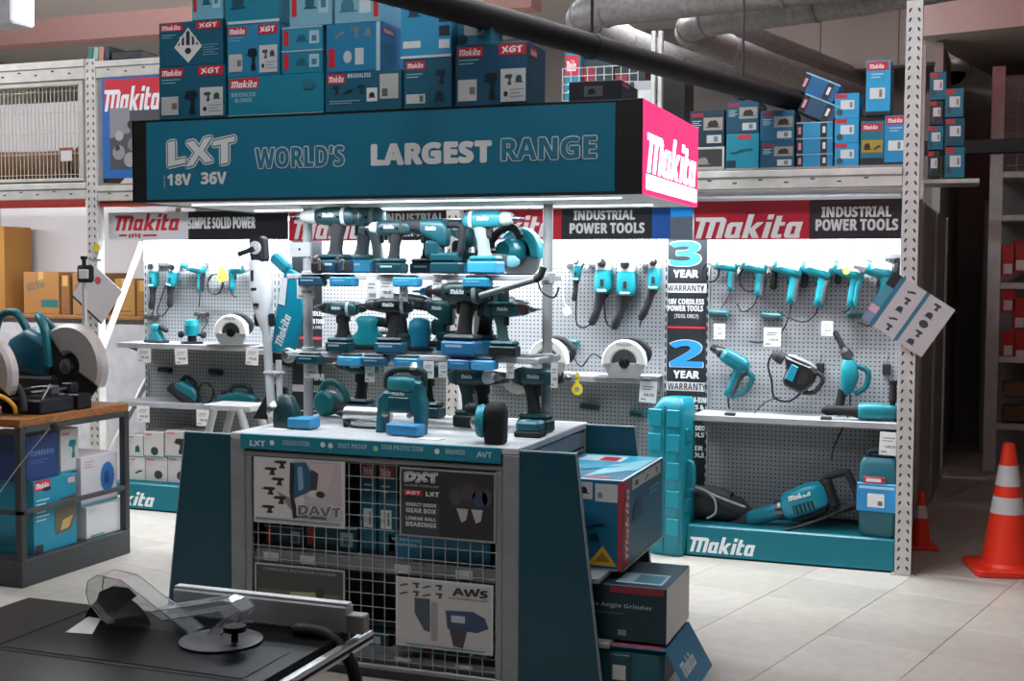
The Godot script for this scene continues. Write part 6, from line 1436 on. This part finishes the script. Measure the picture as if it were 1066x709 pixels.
	part(tether, "wire", MB.new().k("b5b5b2").tube(T(), curve([V(0, 0), on_z(48, 450, -4.92) - e0, on_z(22, 482, -4.92) - e0, on_z(0, 512, -4.92) - e0, on_z(-20, 540, -4.92) - e0], 5), .003, 6), "metal")
	part(tether, "knob", MB.new().k("1c1c1e").lathe(T(-.02, -.08, .0), [[.008, 0], [.022, .01], [.022, .03], [.008, .04]], 10), "rubber")
	# black clamp with a display on a white stalk
	var ph := on_z(84, 285, -5.75)
	var pc := thing("clamp_display", "black clamp holding a small white card above the pale guarded saw", "holder", Vector3(ph.x, B, -5.78))
	var hh := ph.y - B
	part(pc, "stalk", MB.new().k("c9c7c2").lathe(T(), [[.05, 0], [.05, .01], [.014, .02], [.014, hh - .05]], 10), "paint")
	part(pc, "clamp", MB.new().k("17171a").bb(V(-.05, hh - .05, -.02), V(.06, hh + .05, .01), .012), "rubber")
	part(pc, "card", MB.new().k("e4e4e2").bb(V(-.028, hh - .028, .01), V(.04, hh + .025, .014), .002), "paper")
	part(pc, "knob", MB.new().k("1b1b1d").lathe(T(0, hh + .05, 0), [[.012, 0], [.012, .03], [.02, .032], [.02, .05]], 10), "rubber")
func cutoff(label: String, at: Vector3, s: float, b: Basis) -> void:
	var t := thing("cutoff_saw", label, "cut-off saw", at, b.scaled(Vector3.ONE * s), "cut-off saws on the bench")
	part(t, "guard", MB.new().k("b8aeaa").prism(T(-.24, .185, -.07), pg(arc(0, 0, .195, 50, 208, 22) + arc(0, 0, .06, 208, 50, 8)), .07, .016), "satin")
	part(t, "blade", MB.new().k("161617").lathe(T(-.24, .185, -.07, 90), [[.001, -.003], [.175, -.003], [.175, .003], [.001, .003]], 28), "rubber")
	part(t, "hub", MB.new().k("8d8d8e").lathe(T(-.24, .185, -.1, -90), [[.035, 0], [.035, .015], [.015, .02]], 14), "metal")
	part(t, "engine_cover", MB.new().k("135468").loft(T(), [[V(-.12, .19), .04, .05], [V(-.1, .2), .1, .09], [V(.03, .24), .12, .1], [V(.14, .21), .1, .09], [V(.18, .19), .05, .05]], 16, .55), "plastic")
	part(t, "tank", MB.new().k("161719").bb(V(-.16, .02, -.1), V(.24, .15, .1), .03), "rubber")
	part(t, "front_handle", MB.new().k("13606a").tube(T(), curve([V(-.14, .18, -.11), V(-.12, .34, -.11), V(-.05, .41, -.08), V(.0, .39, .0), V(-.02, .3, .09), V(-.04, .2, .12)], 6), .02, 10), "plastic")
	part(t, "rear_handle", MB.new().k("13606a").tube(T(), curve([V(.08, .34, -.02), V(.14, .42, -.03), V(.24, .4, -.03), V(.28, .28, -.03), V(.24, .16, -.02)], 6), .02, 10), "plastic")
	part(t, "arm", MB.new().k("2c2d30").bb(V(-.28, .15, -.06), V(-.05, .22, -.02), .012), "satin")
	part(t, "foot", MB.new().k("222325").bb(V(-.12, 0, -.09), V(.2, .022, .09), .008), "rubber")

# ================================================================ table saw in the foreground
func pz(a: Array, z: float, base: Vector3) -> PackedVector2Array:
	var r := PackedVector2Array()
	for i in range(0, a.size(), 2):
		var p := on_z(a[i], a[i + 1], z) - base
		r.append(Vector2(p.x, p.y))
	return r
func table_saw() -> void:
	var Y := .75
	var O := Vector3(-1.82, 0, -2.2)
	var t := thing("table_saw", "black table saw with a clear blade guard and silver rip fence", "table saw", O)
	part(t, "table_top", MB.new().k("0e0e0f").bb(V(-.228, Y - .035, -.375), V(.47, Y, .62), .004), "black_gloss")
	part(t, "side_wing", MB.new().k("0e0e0f").bb(V(-.462, Y - .035, -.375), V(-.232, Y - .001, .62), .004), "black_gloss")
	part(t, "insert_plate", MB.new().k("121213").bb(V(-.222, Y, -.2), V(.42, Y + .0012, -.003), .0005), "black_gloss")
	part(t, "slot", MB.new().k("060606").bb(V(-.228, Y + .0001, .002), V(.47, Y + .0008, .016), 0.0), "matte")
	part(t, "warning_label", MB.new().k("b9b9b6").face_up([on_y(68, 659, Y) - O, on_y(92, 643, Y) - O, on_y(108, 640, Y) - O, on_y(96, 661, Y) - O], Y + .002), "paper")
	part(t, "cabinet", MB.new().k("202122").bb(V(-.22, .32, -.3), V(.42, Y - .035, .5), .01), "paint")
	for sx in [-.2, .4]:
		for sz in [-.28, .48]: part(t, "leg", MB.new().k("1c1c1d").tube(T(), [V(sx, .36, sz), V(sx * 1.25 - .0, .0, sz * 1.2)], .018, 8), "paint")
	# rip fence at the back of the table
	var fb := -.375
	var fl := on_z(180, 620, O.z + fb).x - O.x; var fr := on_z(360, 640, O.z + fb).x - O.x
	part(t, "rip_fence", MB.new().k("c6c6c9").bb(V(fl, Y + .001, fb - .04), V(fr, Y + .062, fb), .003), "paint")
	part(t, "fence_cap", MB.new().k("cfcfd1").bb(V(fl, Y + .0625, fb - .03), V(fr, Y + .069, fb - .006), .001), "paint")
	part(t, "fence_block", MB.new().k("8b8b8e").bb(V(fr, Y + .0, fb - .035), V(fr + .045, Y + .045, fb + .0), .003), "paint")
	part(t, "guide_rail", MB.new().k("b5b5b8").bb(V(.475, Y - .04, -.46), V(.5, Y - .012, .62), .003), "metal")
	part(t, "rail_groove", MB.new().k("1b1b1c").bb(V(.5, Y - .03, -.455), V(.501, Y - .022, .62), 0.0), "matte")
	part(t, "lock_lever", MB.new().k("18181a").tube(T(), curve([V(.36, Y + .01, -.33), V(.44, Y + .005, -.33), V(.5, Y - .06, -.34), V(.52, Y - .16, -.34)], 5), .016, 8), "rubber")
	# riving knife, blade and clear guard
	var zg := -2.47
	var hood := [98, 614, 100, 602, 110, 595.5, 135, 601, 172, 630, 218, 667, 206, 676, 186, 674, 142, 662, 114, 641, 101, 624]
	var arm_ := [164, 634, 238, 622, 248, 624, 258, 634, 256, 641, 216, 675, 203, 675, 241, 640, 236, 633, 176, 643]
	var g := part(t, "guard", MB.new().prism(T(0, 0, zg - O.z), pz(hood, zg, O), .06, .004), "clear")
	part(g, "guard_arm", MB.new().prism(T(0, 0, zg - O.z), pz(arm_, zg, O), .06, .004), "clear")
	for poly in [hood, arm_]:
		for dz in [-.03, .03]:
			var loop := []
			for i in range(0, poly.size(), 2): loop.append(on_z(poly[i], poly[i + 1], zg) - O + V(0, 0, dz))
			loop.append(loop[0])
			part(g, "moulded_rim", MB.new().k("b9bdc0").tube(T(), loop, .0016, 5), "plastic")
	part(t, "riving_knife", MB.new().k("131314").prism(T(0, 0, zg - O.z), pz([90, 661, 96, 640, 104, 616, 118, 610, 134, 612, 142, 620, 128, 632, 116, 646, 108, 662], zg, O), .006, .001), "satin")
	part(t, "blade", MB.new().k("5b5b5c").lathe(T(-.1, Y - .04, zg - O.z, 90), [[.001, -.001], [.105, -.001], [.105, .001], [.001, .001]], 32), "metal")
	# mitre gauge
	var mg := on_y(230, 668, Y) - O
	part(t, "mitre_gauge", MB.new().k("505153").lathe(T(mg.x, Y + .0015, mg.z), [[.095, 0], [.095, .004], [.09, .005], [.002, .005]], 32), "satin")
	part(t, "mitre_knob", MB.new().k("111112").lathe(T(mg.x + .05, Y + .01, mg.z + .02), [[.008, 0], [.008, .025], [.026, .026], [.026, .038], [.008, .04]], 12), "rubber")

# ================================================================ cones, leaflets, left and right background
func cone(label: String, px: float, py: float, h: float, two: bool) -> void:
	var p := on_y(px, py, 0)
	var t := thing("traffic_cone", label, "traffic cone", p, turn(12), "orange traffic cones")
	var s := h / .7
	part(t, "base", MB.new().k("f03a22").prism(T(0, .018 * s, 0, -90), pg(arc(.16 * s, .16 * s, .035 * s, 0, 90, 4) + arc(-.16 * s, .16 * s, .035 * s, 90, 180, 4) + arc(-.16 * s, -.16 * s, .035 * s, 180, 270, 4) + arc(.16 * s, -.16 * s, .035 * s, 270, 360, 4)), .036 * s, .006), "plastic")
	var r := func(y: float) -> float: return lerpf(.135, .03, y / .7) * s
	part(t, "cone_body", MB.new().k("f23b24").lathe(T(), [[r.call(.03) + .012 * s, .03 * s], [r.call(.05), .055 * s], [r.call(.69), .69 * s], [r.call(.69) - .006, .7 * s], [.008, .7 * s]], 28), "plastic")
	for q in ([[.32, .41], [.47, .58]] if two else [[.37, .52]]):
		part(t, "reflective_band", MB.new().k("c9c9c8").lathe(T(), [[r.call(q[0]) + .0015, q[0] * s], [r.call(q[1]) + .0015, q[1] * s]], 28), "paper")
func leaflet(label: String, c: Vector3, w: float, h: float, rz: float, z_off := 0.0) -> Array:
	var t := thing("leaflet_board", label, "leaflet", c + V(0, 0, z_off), turn(0, 0, rz))
	part(t, "board", MB.new().k("bdb7b9").bb(V(-w / 2, -h / 2, -.002), V(w / 2, h / 2, .002), .0), "paper")
	return [t, w, h]
func extras() -> void:
	cone("tall orange traffic cone with two white bands", 1047, 594, .7, true)
	cone("smaller orange traffic cone with one pale band partly behind the tall upright", 958, 570, .34, false)
	var r := leaflet("pale product leaflet with rows of small dark tools tilted on the tall upright", on_z(945, 327, -6.85), .37, .3, 0.0)
	r[0].basis = turn(0, 0, -33) * Basis()
	var m := MB.new()
	var w: float = r[1]; var h: float = r[2]
	m.k("2b262b").rect(T(), -w / 2, -h / 2 + .22, -w / 2 + .05, h / 2, .0026)
	m.k("3a6f86").rect(T(), -w / 2 + .05, -h / 2, -w / 2 + .075, h / 2, .0026).rect(T(), .015, -h / 2, .035, h / 2, .0026)
	m.k("4f8da0").rect(T(), -w / 2, -h / 2 + .1, -w / 2 + .05, -h / 2 + .22, .0026).k("cfa6b0").rect(T(), -w / 2, -h / 2 + .06, -w / 2 + .05, -h / 2 + .1, .0026).k("8088a6").rect(T(), -w / 2, -h / 2, -w / 2 + .05, -h / 2 + .06, .0026)
	for i in 5:
		print_sil(m, ["drill", "grinder", "saw"][i % 3], -.07, -h / 2 + .02 + i * .055, .045, .042, "33363a", .0026)
		print_sil(m, ["saw", "drill", "round"][i % 3], .07, -h / 2 + .02 + i * .055, .05, .042, "3a3d40", .0026)
	part(r[0], "print", m, "paper")
	var l := leaflet("blank grey square board tilted on the upright beside the workbench", on_z(101, 306, -6.82), .3, .28, 0.0)
	l[0].basis = turn(0, 0, -38)
	part(l[0], "red_ring", MB.new().k("a8343c").lathe(T(-.047, .077, .003, 90), [[.018, 0], [.024, 0], [.024, .001], [.018, .001]], 16), "paper")
	part(l[0], "dark_edge", MB.new().k("3a2a2c").bb(V(-.15, -.14, .0022), V(.15, -.128, .005), 0.0), "paper")
	var yl := on_z(100, 258, -6.86)
	solo("round_tag", "round yellow tag on the upright beside the workbench", "tag", MB.new().k("c9b53a").lathe(T(0, 0, 0, 90), [[.03, -.001], [.03, .001]], 16).k("8d8d8a").rect(T(), -.045, -.09, .04, -.075, -.002), "paper", yl)
	# second lit red sign over the next aisle, outside the frame, that tints the ducts and the floor
	var ls := thing("lit_sign", "lit red sign box hanging over the next aisle", "lit sign", V(-.7, 3.72, -7.35), turn(170))
	part(ls, "box", MB.new().k("1d1b1b").bb(V(-.8, 0, -.12), V(.8, .42, 0), .006), "paint")
	part(ls, "face", MB.new().k("ffffff").bb(V(-.77, .03, 0), V(.77, .39, .008), .002), glow("red_glow", Color(1, .2, .4), 1.25))
	part(ls, "hanger", MB.new().k("2a2827").tube(T(), [V(-.6, .42, -.06), V(-.6, .87, -.06)], .006, 6).tube(T(), [V(.6, .42, -.06), V(.6, .87, -.06)], .006, 6), "rubber").set_meta("kind", "stuff")
	area(ls, ls.transform * V(0, .21, .02), ls.basis * Vector3.BACK, Vector2(1.5, .36), Color(1, .25, .4), 1.1)
	vacuum()
	banner_bag()
	aframe()
	left_background()
	right_background()
func vacuum() -> void:
	var z := -4.92
	var o := on_z(283, 440, z)
	var t := thing("stick_vacuum", "white cordless stick vacuum with black head leaning beside the display stand", "stick vacuum", Vector3(o.x, 0, z))
	var q := func(px: float, py: float) -> Vector3: return on_z(px, py, z) - Vector3(o.x, 0, z)
	part(t, "body", MB.new().k("e4e5e8").loft(T(), [[q.call(268, 258), .012, .02], [q.call(268, 264), .03, .03], [q.call(271, 285), .05, .045], [q.call(272, 305), .052, .048], [q.call(273, 325), .035, .035], [q.call(276, 340), .024, .024], [q.call(277, 345), .02, .02]], 16, .8, Vector3.RIGHT, Vector3.BACK), "plastic")
	part(t, "wand", MB.new().k("e2e3e6").tube(T(), [q.call(277, 340), q.call(281, 400), q.call(284, 445), V(.0, .06)], .02, 14), "plastic")
	part(t, "second_tube", MB.new().k("d9dadd").tube(T(), [q.call(290, 375), q.call(292, 445), V(.05, .06)], .014, 12), "plastic")
	part(t, "tube_clip", MB.new().k("cfd0d3").box(Transform3D(Basis(), (q.call(280, 388) + q.call(291, 388)) / 2), Vector3(.09, .016, .05), .005), "plastic")
	part(t, "motor_head", MB.new().k("1c1c1f").box(Transform3D(turn(0, 0, 4), q.call(270, 260)), Vector3(.075, .12, .07), .014), "rubber")
	part(t, "dial", MB.new().k("c9c9cc").lathe(Transform3D(turn(0, 90), q.call(270, 258) + V(0, 0, .034)), [[.03, 0], [.03, .006], [.012, .008], [.012, .014]], 18), "plastic")
	part(t, "head_lever", MB.new().k("161618").box(Transform3D(turn(0, 0, 18), q.call(262, 262) + V(0, 0, .045)), Vector3(.09, .022, .02), .004), "rubber")
	for py in [287, 301, 317]: part(t, "button", MB.new().k("26262a").box(Transform3D(Basis(), q.call(268 + (py - 287) * .13, py) + V(0, 0, .046)), Vector3(.014 if py == 287 else .03, .05 if py == 287 else .014, .006), .002), "rubber")
	part(t, "floor_nozzle", MB.new().k("d4d5d8").bb(V(-.1, 0, -.04), V(.12, .06, .1), .02), "plastic")
	for px in [268, 283]: part(t, "side_bumper", MB.new().k("1b1b1e").box(Transform3D(turn(0, 0, 4), q.call(px, 333)), Vector3(.022, .06, .04), .008), "rubber")
func banner_bag() -> void:
	var z := -4.98
	var t := thing("hanging_bag", "teal flat pouch with white lettering hanging from the left post of the stand", "bag", on_z(297, 372, z))
	var o := on_z(297, 372, z)
	part(t, "pouch", MB.new().k("1390ae").prism(T(0, 0, 0), pz([287, 335, 292, 300, 299, 278, 312, 285, 318, 330, 306, 368, 283, 366], z, o), .03, .006), "plastic")
	part(t, "top_unit", MB.new().k("1b8496").box(Transform3D(turn(0, 0, -38), on_z(293, 274, z) - o), Vector3(.11, .05, .05), .012), "plastic")
	part(t, "black_hem", MB.new().k("1a1b1d").prism(T(0, 0, .0), pz([283, 367, 306, 369, 303, 382, 279, 376], z, o), .032, .003), "rubber")
	part(t, "white_card", MB.new().k("dfe3e4").prism(T(0, 0, .022), pz([296, 288, 302, 290, 299, 318, 292, 316], z, o), .002, 0.0), "paper")
	part(t, "lettering", MB.new().k("eef2f2").put(Transform3D(turn(0, 0, 70), on_z(296, 343, z) - o + V(0, 0, .0165)), words("makita", "logo"), .15, .045), "paper")
	part(t, "lower_bag", MB.new().k("1d1f22").prism(T(0, 0, -.02), pz([282, 400, 296, 404, 296, 438, 262, 436], z, o), .03, .004), "rubber")
	# hose end in chrome beside the post
	var c := on_z(300, 370, -4.72)
	solo("chrome_coupling", "chrome coupling at the left end of the lower rail", "coupling", MB.new().k("c9cacc").lathe(T(0, 0, 0, 90), [[.012, -.03], [.03, -.02], [.034, 0], [.028, .012], [.018, .014], [.016, .03], [.008, .031]], 16), "metal", c)
func aframe() -> void:
	var z := -5.75
	var a := on_z(243, 420, z)
	var t := thing("step_stand", "white folding A-frame stand behind the left wing of the display stand", "step stool", Vector3(a.x, 0, z))
	var h := a.y
	part(t, "top_tread", MB.new().k("dededb").bb(V(-.13, h - .03, -.1), V(.17, h, .1), .004), "paint")
	for s in [-1, 1]:
		for zz in [-.09, .09]:
			part(t, "leg", MB.new().k("c9c9c6").tube(T(), [V(s * .08 + .02, h - .02, zz), V(s * .34 + .02, .0, zz)], .022, 8), "paint")
	part(t, "cross_bar", MB.new().k("c2c2bf").bb(V(-.2, .4, .085), V(.24, .42, .095), .002), "paint")
func left_background() -> void:
	# white back panels and stored goods beyond the left upright
	var z := -8.1
	for i in 4: solo("wall_board", "white wall board panel behind the cardboard boxes", "wall board", MB.new().k("d3d0d0").bb(V(-9.4 + i * 1.0, .0, z - .03), V(-8.41 + i * 1.0, 2.95, z), .004), "wall", Vector3.ZERO, Basis(), "white wall boards behind the bench")
	var st := thing("storage_shelf", "white storage cupboard with a shelf behind the workbench", "cupboard", Vector3(-6.6, 0, -7.75))
	part(st, "carcass", MB.new().k("c9c8cc").bb(V(-1.9, 0, -.3), V(1.0, 1.25, .2), .006), "paint")
	part(st, "shelf_top", MB.new().k("b98d5a").bb(V(-1.92, 1.251, -.32), V(1.02, 1.275, .24), .003), "wood")
	for x in [-1.88, -.88, .1]: part(st, "door", MB.new().k("d5d3d6").bb(V(x, .06, .2), V(x + .97, 1.22, .216), .003), "paint")
	var S := 1.2755
	var G := "brown cardboard boxes behind the workbench"
	for q in [["tall brown cardboard box standing behind the bench", -40, 236, 6, 352, "b4813f"], ["large brown cardboard box with a teal stripe behind the cut-off saws", 24, 283, 62, 352, "b07f48"], ["narrow brown cardboard box beside the teal striped one", 63, 287, 73, 352, "94663a"], ["brown cardboard box with a printed logo behind the black clamp", 75, 284, 108, 352, "ad8250"], ["brown cardboard box beside the diagonal brace", 119, 290, 141, 350, "b68848"], ["brown cardboard box against the pegboard edge", 142, 292, 154, 350, "a97a3e"]]:
		var zf := -7.72
		var a := on_z(q[1], q[2], zf); var b := on_z(q[3], q[4], zf)
		var w := b.x - a.x - .004; var hh := a.y - S
		var t := thing("cardboard_box", q[0], "cardboard box", Vector3((a.x + b.x) / 2, S, zf - .15), Basis(), G)
		part(t, "carton_body", MB.new().k(q[5]).bb(V(-w / 2, 0, -.15), V(w / 2, hh, .15), .003), "cardboard")
		part(t, "tape", MB.new().k("c79f60").bb(V(-.025, hh - .0005, -.15), V(.025, hh + .0005, .15), 0.0).bb(V(-.025, hh - .08, .15), V(.025, hh, .1506), 0.0), "card")
		var m := MB.new()
		if w > .2 and q[1] > 0: m.k("2e6f6a").rect(T(), .0, .16 * hh, w * .48, .34 * hh, .1508).k("55605c").put(T(-.05, hh * .68, .1508, 0, 0, 15), words("MIX BOX", "bold"), w * .5, .06)
		else: m.k("6d4f2c").rect(T(), -w * .3, .1 * hh, w * .3, .13 * hh, .1508)
		part(t, "print", m, "paper")
	# mesh cage above, with frame, and stock inside
	var mf := thing("mesh_gate", "white framed wire mesh gate on the upper rack", "mesh gate", Vector3(-6.6, 2.2, ZU - .03))
	part(mf, "frame", MB.new().k("c6c1b8").bb(V(-1.0, 0, -.02), V(1.02, .035, .02)).bb(V(-1.0, .655, -.02), V(1.02, .69, .02)).bb(V(.98, .035, -.02), V(1.02, .655, .02)).bb(V(-1.0, .035, -.02), V(-.96, .655, .02)), "paint")
	var wr := MB.new().k("cfc6b4")
	for i in 60: wr.tube(T(), [V(-.97 + i * .0328, .03), V(-.97 + i * .0328, .66)], .003, 4)
	for i in 5: wr.tube(T(), [V(-.97, .06 + i * .14, .004), V(.99, .06 + i * .14, .004)], .002, 4)
	part(mf, "wires", wr, "paint").set_meta("kind", "stuff")
	solo("red_strip", "red label strip along the beam under the mesh gate", "strip", MB.new().k("a3392f").bb(V(-9, 2.035, ZU), V(-5.56, 2.088, ZU + .004), .0), "paint")
	solo("red_strip", "red label strip along the beam left of the display stand", "strip", MB.new().k("a3392f").bb(V(-5.46, 2.035, ZU - .02), V(-3.0, 2.074, ZU - .016), .0), "paint")
	var ul := thing("shelf_light", "white tube light under the rack deck above the cardboard boxes", "shelf light", Vector3(-7.0, 2.12, -6.99))
	part(ul, "tray", MB.new().k("d9d9d6").bb(V(-1.3, 0.0, -.06), V(1.3, .079, .06), .002), "paint")
	part(ul, "tube", MB.new().lathe(T(-1.25, -.014, 0, 0, 0, -90), [[.012, 0], [.013, .01], [.013, 2.49], [.012, 2.5]], 10), glow("tube_bright", Color(0.95, 0.98, 1.0), 9.0))
	area(ul, V(-7.0, 2.085, -6.99), Vector3(0, -1.0, -.45), Vector2(.03, 2.5), Color(0.97, 0.97, 1.0), 2.4)
	var k := 0
	for q in [["brown rolled carton behind the mesh gate", -7.15, .16, .4], ["dark brown log shaped roll behind the mesh gate", -6.32, .13, .38], ["brown carton end near the gate corner", -5.78, .15, .14]]:
		solo("brown_roll", q[0], "roll", MB.new().k(["7a5a3a", "6a4c34", "6d4f3a"][k]).lathe(T(0, q[2], 0, 0, 0, 90), [[.02, -q[3]], [q[2], -q[3] + .02], [q[2] * .95, 0], [q[2], q[3] - .02], [.02, q[3]]], 14), "cardboard", Vector3(q[1], 2.2155, -7.3))
		k += 1
	var sh := on_z(70, 163, -6.865)
	solo("hanging_tag", "small white tag with a red edge inside the mesh cage", "tag", MB.new().k("cfc9c9").bb(V(-.05, -.03, 0), V(.04, .04, .004), 0.0).k("8d4a44").bb(V(-.06, .03, 0), V(.05, .06, .003), 0.0), "paper", sh)
	# red and blue poster on the rack
	var z2 := ZU + .004
	var a2 := on_z(106, 82, z2); var b2 := on_z(106, 186, z2)
	var t2 := thing("rack_poster", "red topped blue poster with a grey machinery photo on the rack", "poster", Vector3(a2.x, b2.y, z2))
	var W := 1.0; var H := a2.y - b2.y
	part(t2, "board", MB.new().k("1f62a8").bb(V(0, 0, -.004), V(W, H, 0), .0), "paper")
	var pm := MB.new()
	pm.k("c32235").rect(T(), .02, H * .7, W, H - .01, .001).k("e9e6e8").put(T(.24, H * .79, .0014), words("makita", "logo"), .44, .16)
	pm.k("4a4750").rect(T(), .06, .06, W, H * .7, .0012).k("8a868c").flat(T(), pg([.06, H * .7, .22, H * .7, .22, H * .45, .06, H * .4]), .0016)
	for q in [[.1, .28, .07, "a8a6a4"], [.2, .22, .09, "77757a"], [.08, .17, .1, "8f8d8e"], [.17, .12, .1, "9a9896"], [.2, .35, .06, "2c2a30"], [.1, .2, .04, "33313a"]]: pm.k(q[3]).flat(T(), pg(arc(q[0] + q[2] / 2, q[1], q[2] / 2, 0, 330, 10)), .002 + q[0] * .001)
	part(t2, "print", pm, "paper")
	# small folded goods on the upper beam and a wall unit near the ceiling
	var sg := on_z(135, 58, -7.2)
	for i in 4: solo("folder", ["dark green folder standing on the upper rack beam", "pale green folder standing on the upper rack beam", "orange brown folder standing on the upper rack beam", "navy folder beside the black tray on the upper rack beam"][i], "folder", MB.new().k(["1d6a62", "8fb0a0", "b9806a", "1c2a33"][i]).bb(V(0, 0, -.12), V(.04, .1, .1), .002), "card", Vector3(sg.x - .1 + i * .045, 3.0, -6.98), turn(0, 0, -6), "folders on the upper rack beam")
	solo("black_tray", "black tray lying beside the folders on the upper rack beam", "tray", MB.new().k("1a1c20").bb(V(0, 0, -.1), V(.24, .06, .1), .01), "card", Vector3(sg.x + .09, 3.0, -6.98))
	var u := on_z(3, 12, -9.0)
	solo("wall_unit", "pale ventilation unit hanging near the ceiling corner", "ventilation unit", MB.new().k("cfd1d5").bb(V(-.6, -.1, -.3), V(.1, .4, .0), .02), "paint", u)
func right_background() -> void:
	# dark passage with a shop shelf of red goods
	var z := -10.9
	struct("wall_passage", MB.new().k("8f8c87").bb(V(-.6, 0, -13.0), V(4.9, 3.4, -12.9), 0.0), "wall")
	struct("wall_passage_side", MB.new().k("a5a29d").box(T(-.16, 1.72, -11.65, 0, -2.8), Vector3(.06, 3.44, 2.5), 0.0), "wall")
	var t := thing("shop_shelf", "dim white perforated shop shelf holding red packs in the dark passage", "shelf unit", Vector3(.6, 0, z))
	part(t, "upright", MB.new().k("d3d0ca").bb(V(-.42, 0, 0), V(-.32, 3.3, .06), .004), "paint")
	part(t, "back", MB.new().k("a8a5a0").bb(V(-.32, 0, -.5), V(1.8, 3.3, -.46), .0), "wall")
	for y in [.35, .9, 1.5, 2.05, 2.4]: part(t, "shelf", MB.new().k("cbc8c2").bb(V(-.32, y, -.46), V(1.8, y + .05, .06), .003), "paint")
	var wr := MB.new().k("a8a6a2")
	for i in 12: wr.tube(T(), [V(-.22 + i * .09, 2.45, .05), V(-.22 + i * .09, 3.2, .05)], .004, 4)
	for i in 6: wr.tube(T(), [V(-.3, 2.5 + i * .13, .05), V(1.2, 2.5 + i * .13, .05)], .004, 4)
	part(t, "wire_guard", wr, "paint").set_meta("kind", "stuff")
	var k := 0
	for q in [[1050, 262, .2], [1063, 258, .2], [1050, 305, .16], [1062, 318, .2], [1050, 352, .16], [1063, 352, .2]]:
		var p := on_z(q[0], q[1], z + .03)
		var c := thing("red_pack", "red blister pack on the %s peg row of the dim shelf, %s its upright" % [["top", "middle", "low"][k / 2], ["nearer", "further from"][k % 2]], "pack", p, Basis(), "red packs in the dim shop shelf")
		part(c, "card", MB.new().k("b52a26" if k % 2 == 0 else "a8241f").bb(V(-.055, -q[2], -.03), V(.055, .06, 0), .004), "card")
		part(c, "white_window", MB.new().k("c9c4c0").bb(V(-.035, -q[2] + .02, 0), V(.03, -q[2] + .1, .004), .001), "paper")
		k += 1
	for y in [.42, .62]:
		solo("brown_pack", "brown flat packs lying on the low dim shelf " + ("under" if y < .5 else "over") + " the others", "pack", MB.new().k("6e5638").bb(V(-.3, 0, -.15), V(.5, .12, .05), .01), "cardboard", Vector3(.62, y - .0, z))
	solo("black_bar", "black steel bar crossing the dark passage", "bar", MB.new().k("161514").bb(V(-.25, 0, 0), V(3.2, .1, .1), .006), "paint", on_z(985, 162, -9.6))
	var d := on_z(992, 64, -11.5)
	d.y = 3.36
	var cam_ := thing("dome_camera", "black dome security camera under the pale bulkhead", "security camera", d)
	part(cam_, "mount", MB.new().k("d9d5cf").lathe(T(), [[.15, 0], [.15, .06], [.12, .1]], 20), "paint")
	part(cam_, "dome", MB.new().k("0f0f10").lathe(T(), [[.002, -.1], [.06, -.085], [.1, -.04], [.11, 0]], 20, true), "black_gloss")
	solo("bulkhead_soffit", "pale boxed soffit above the dark passage", "soffit", MB.new().k("c3bcb3").box(T(2.2, 3.64, -11.0, 0, -14.9), Vector3(4.6, .36, 2.8), .004), "wall")
	var cb := thing("steel_cabinet", "dim grey steel cabinet standing in the dark passage", "cabinet", Vector3(.36, 0, -12.5))
	part(cb, "carcass", MB.new().k("9c9d9a").bb(V(-.2, 0, -.3), V(.35, 2.3, .3), .006), "paint")
	part(cb, "door", MB.new().k("a3a4a1").bb(V(-.19, .06, .3), V(.34, 2.26, .315), .004), "paint")
	part(cb, "handle", MB.new().k("8d8d8a").bb(V(-.15, 1.05, .316), V(-.13, 1.25, .34), .003), "metal")
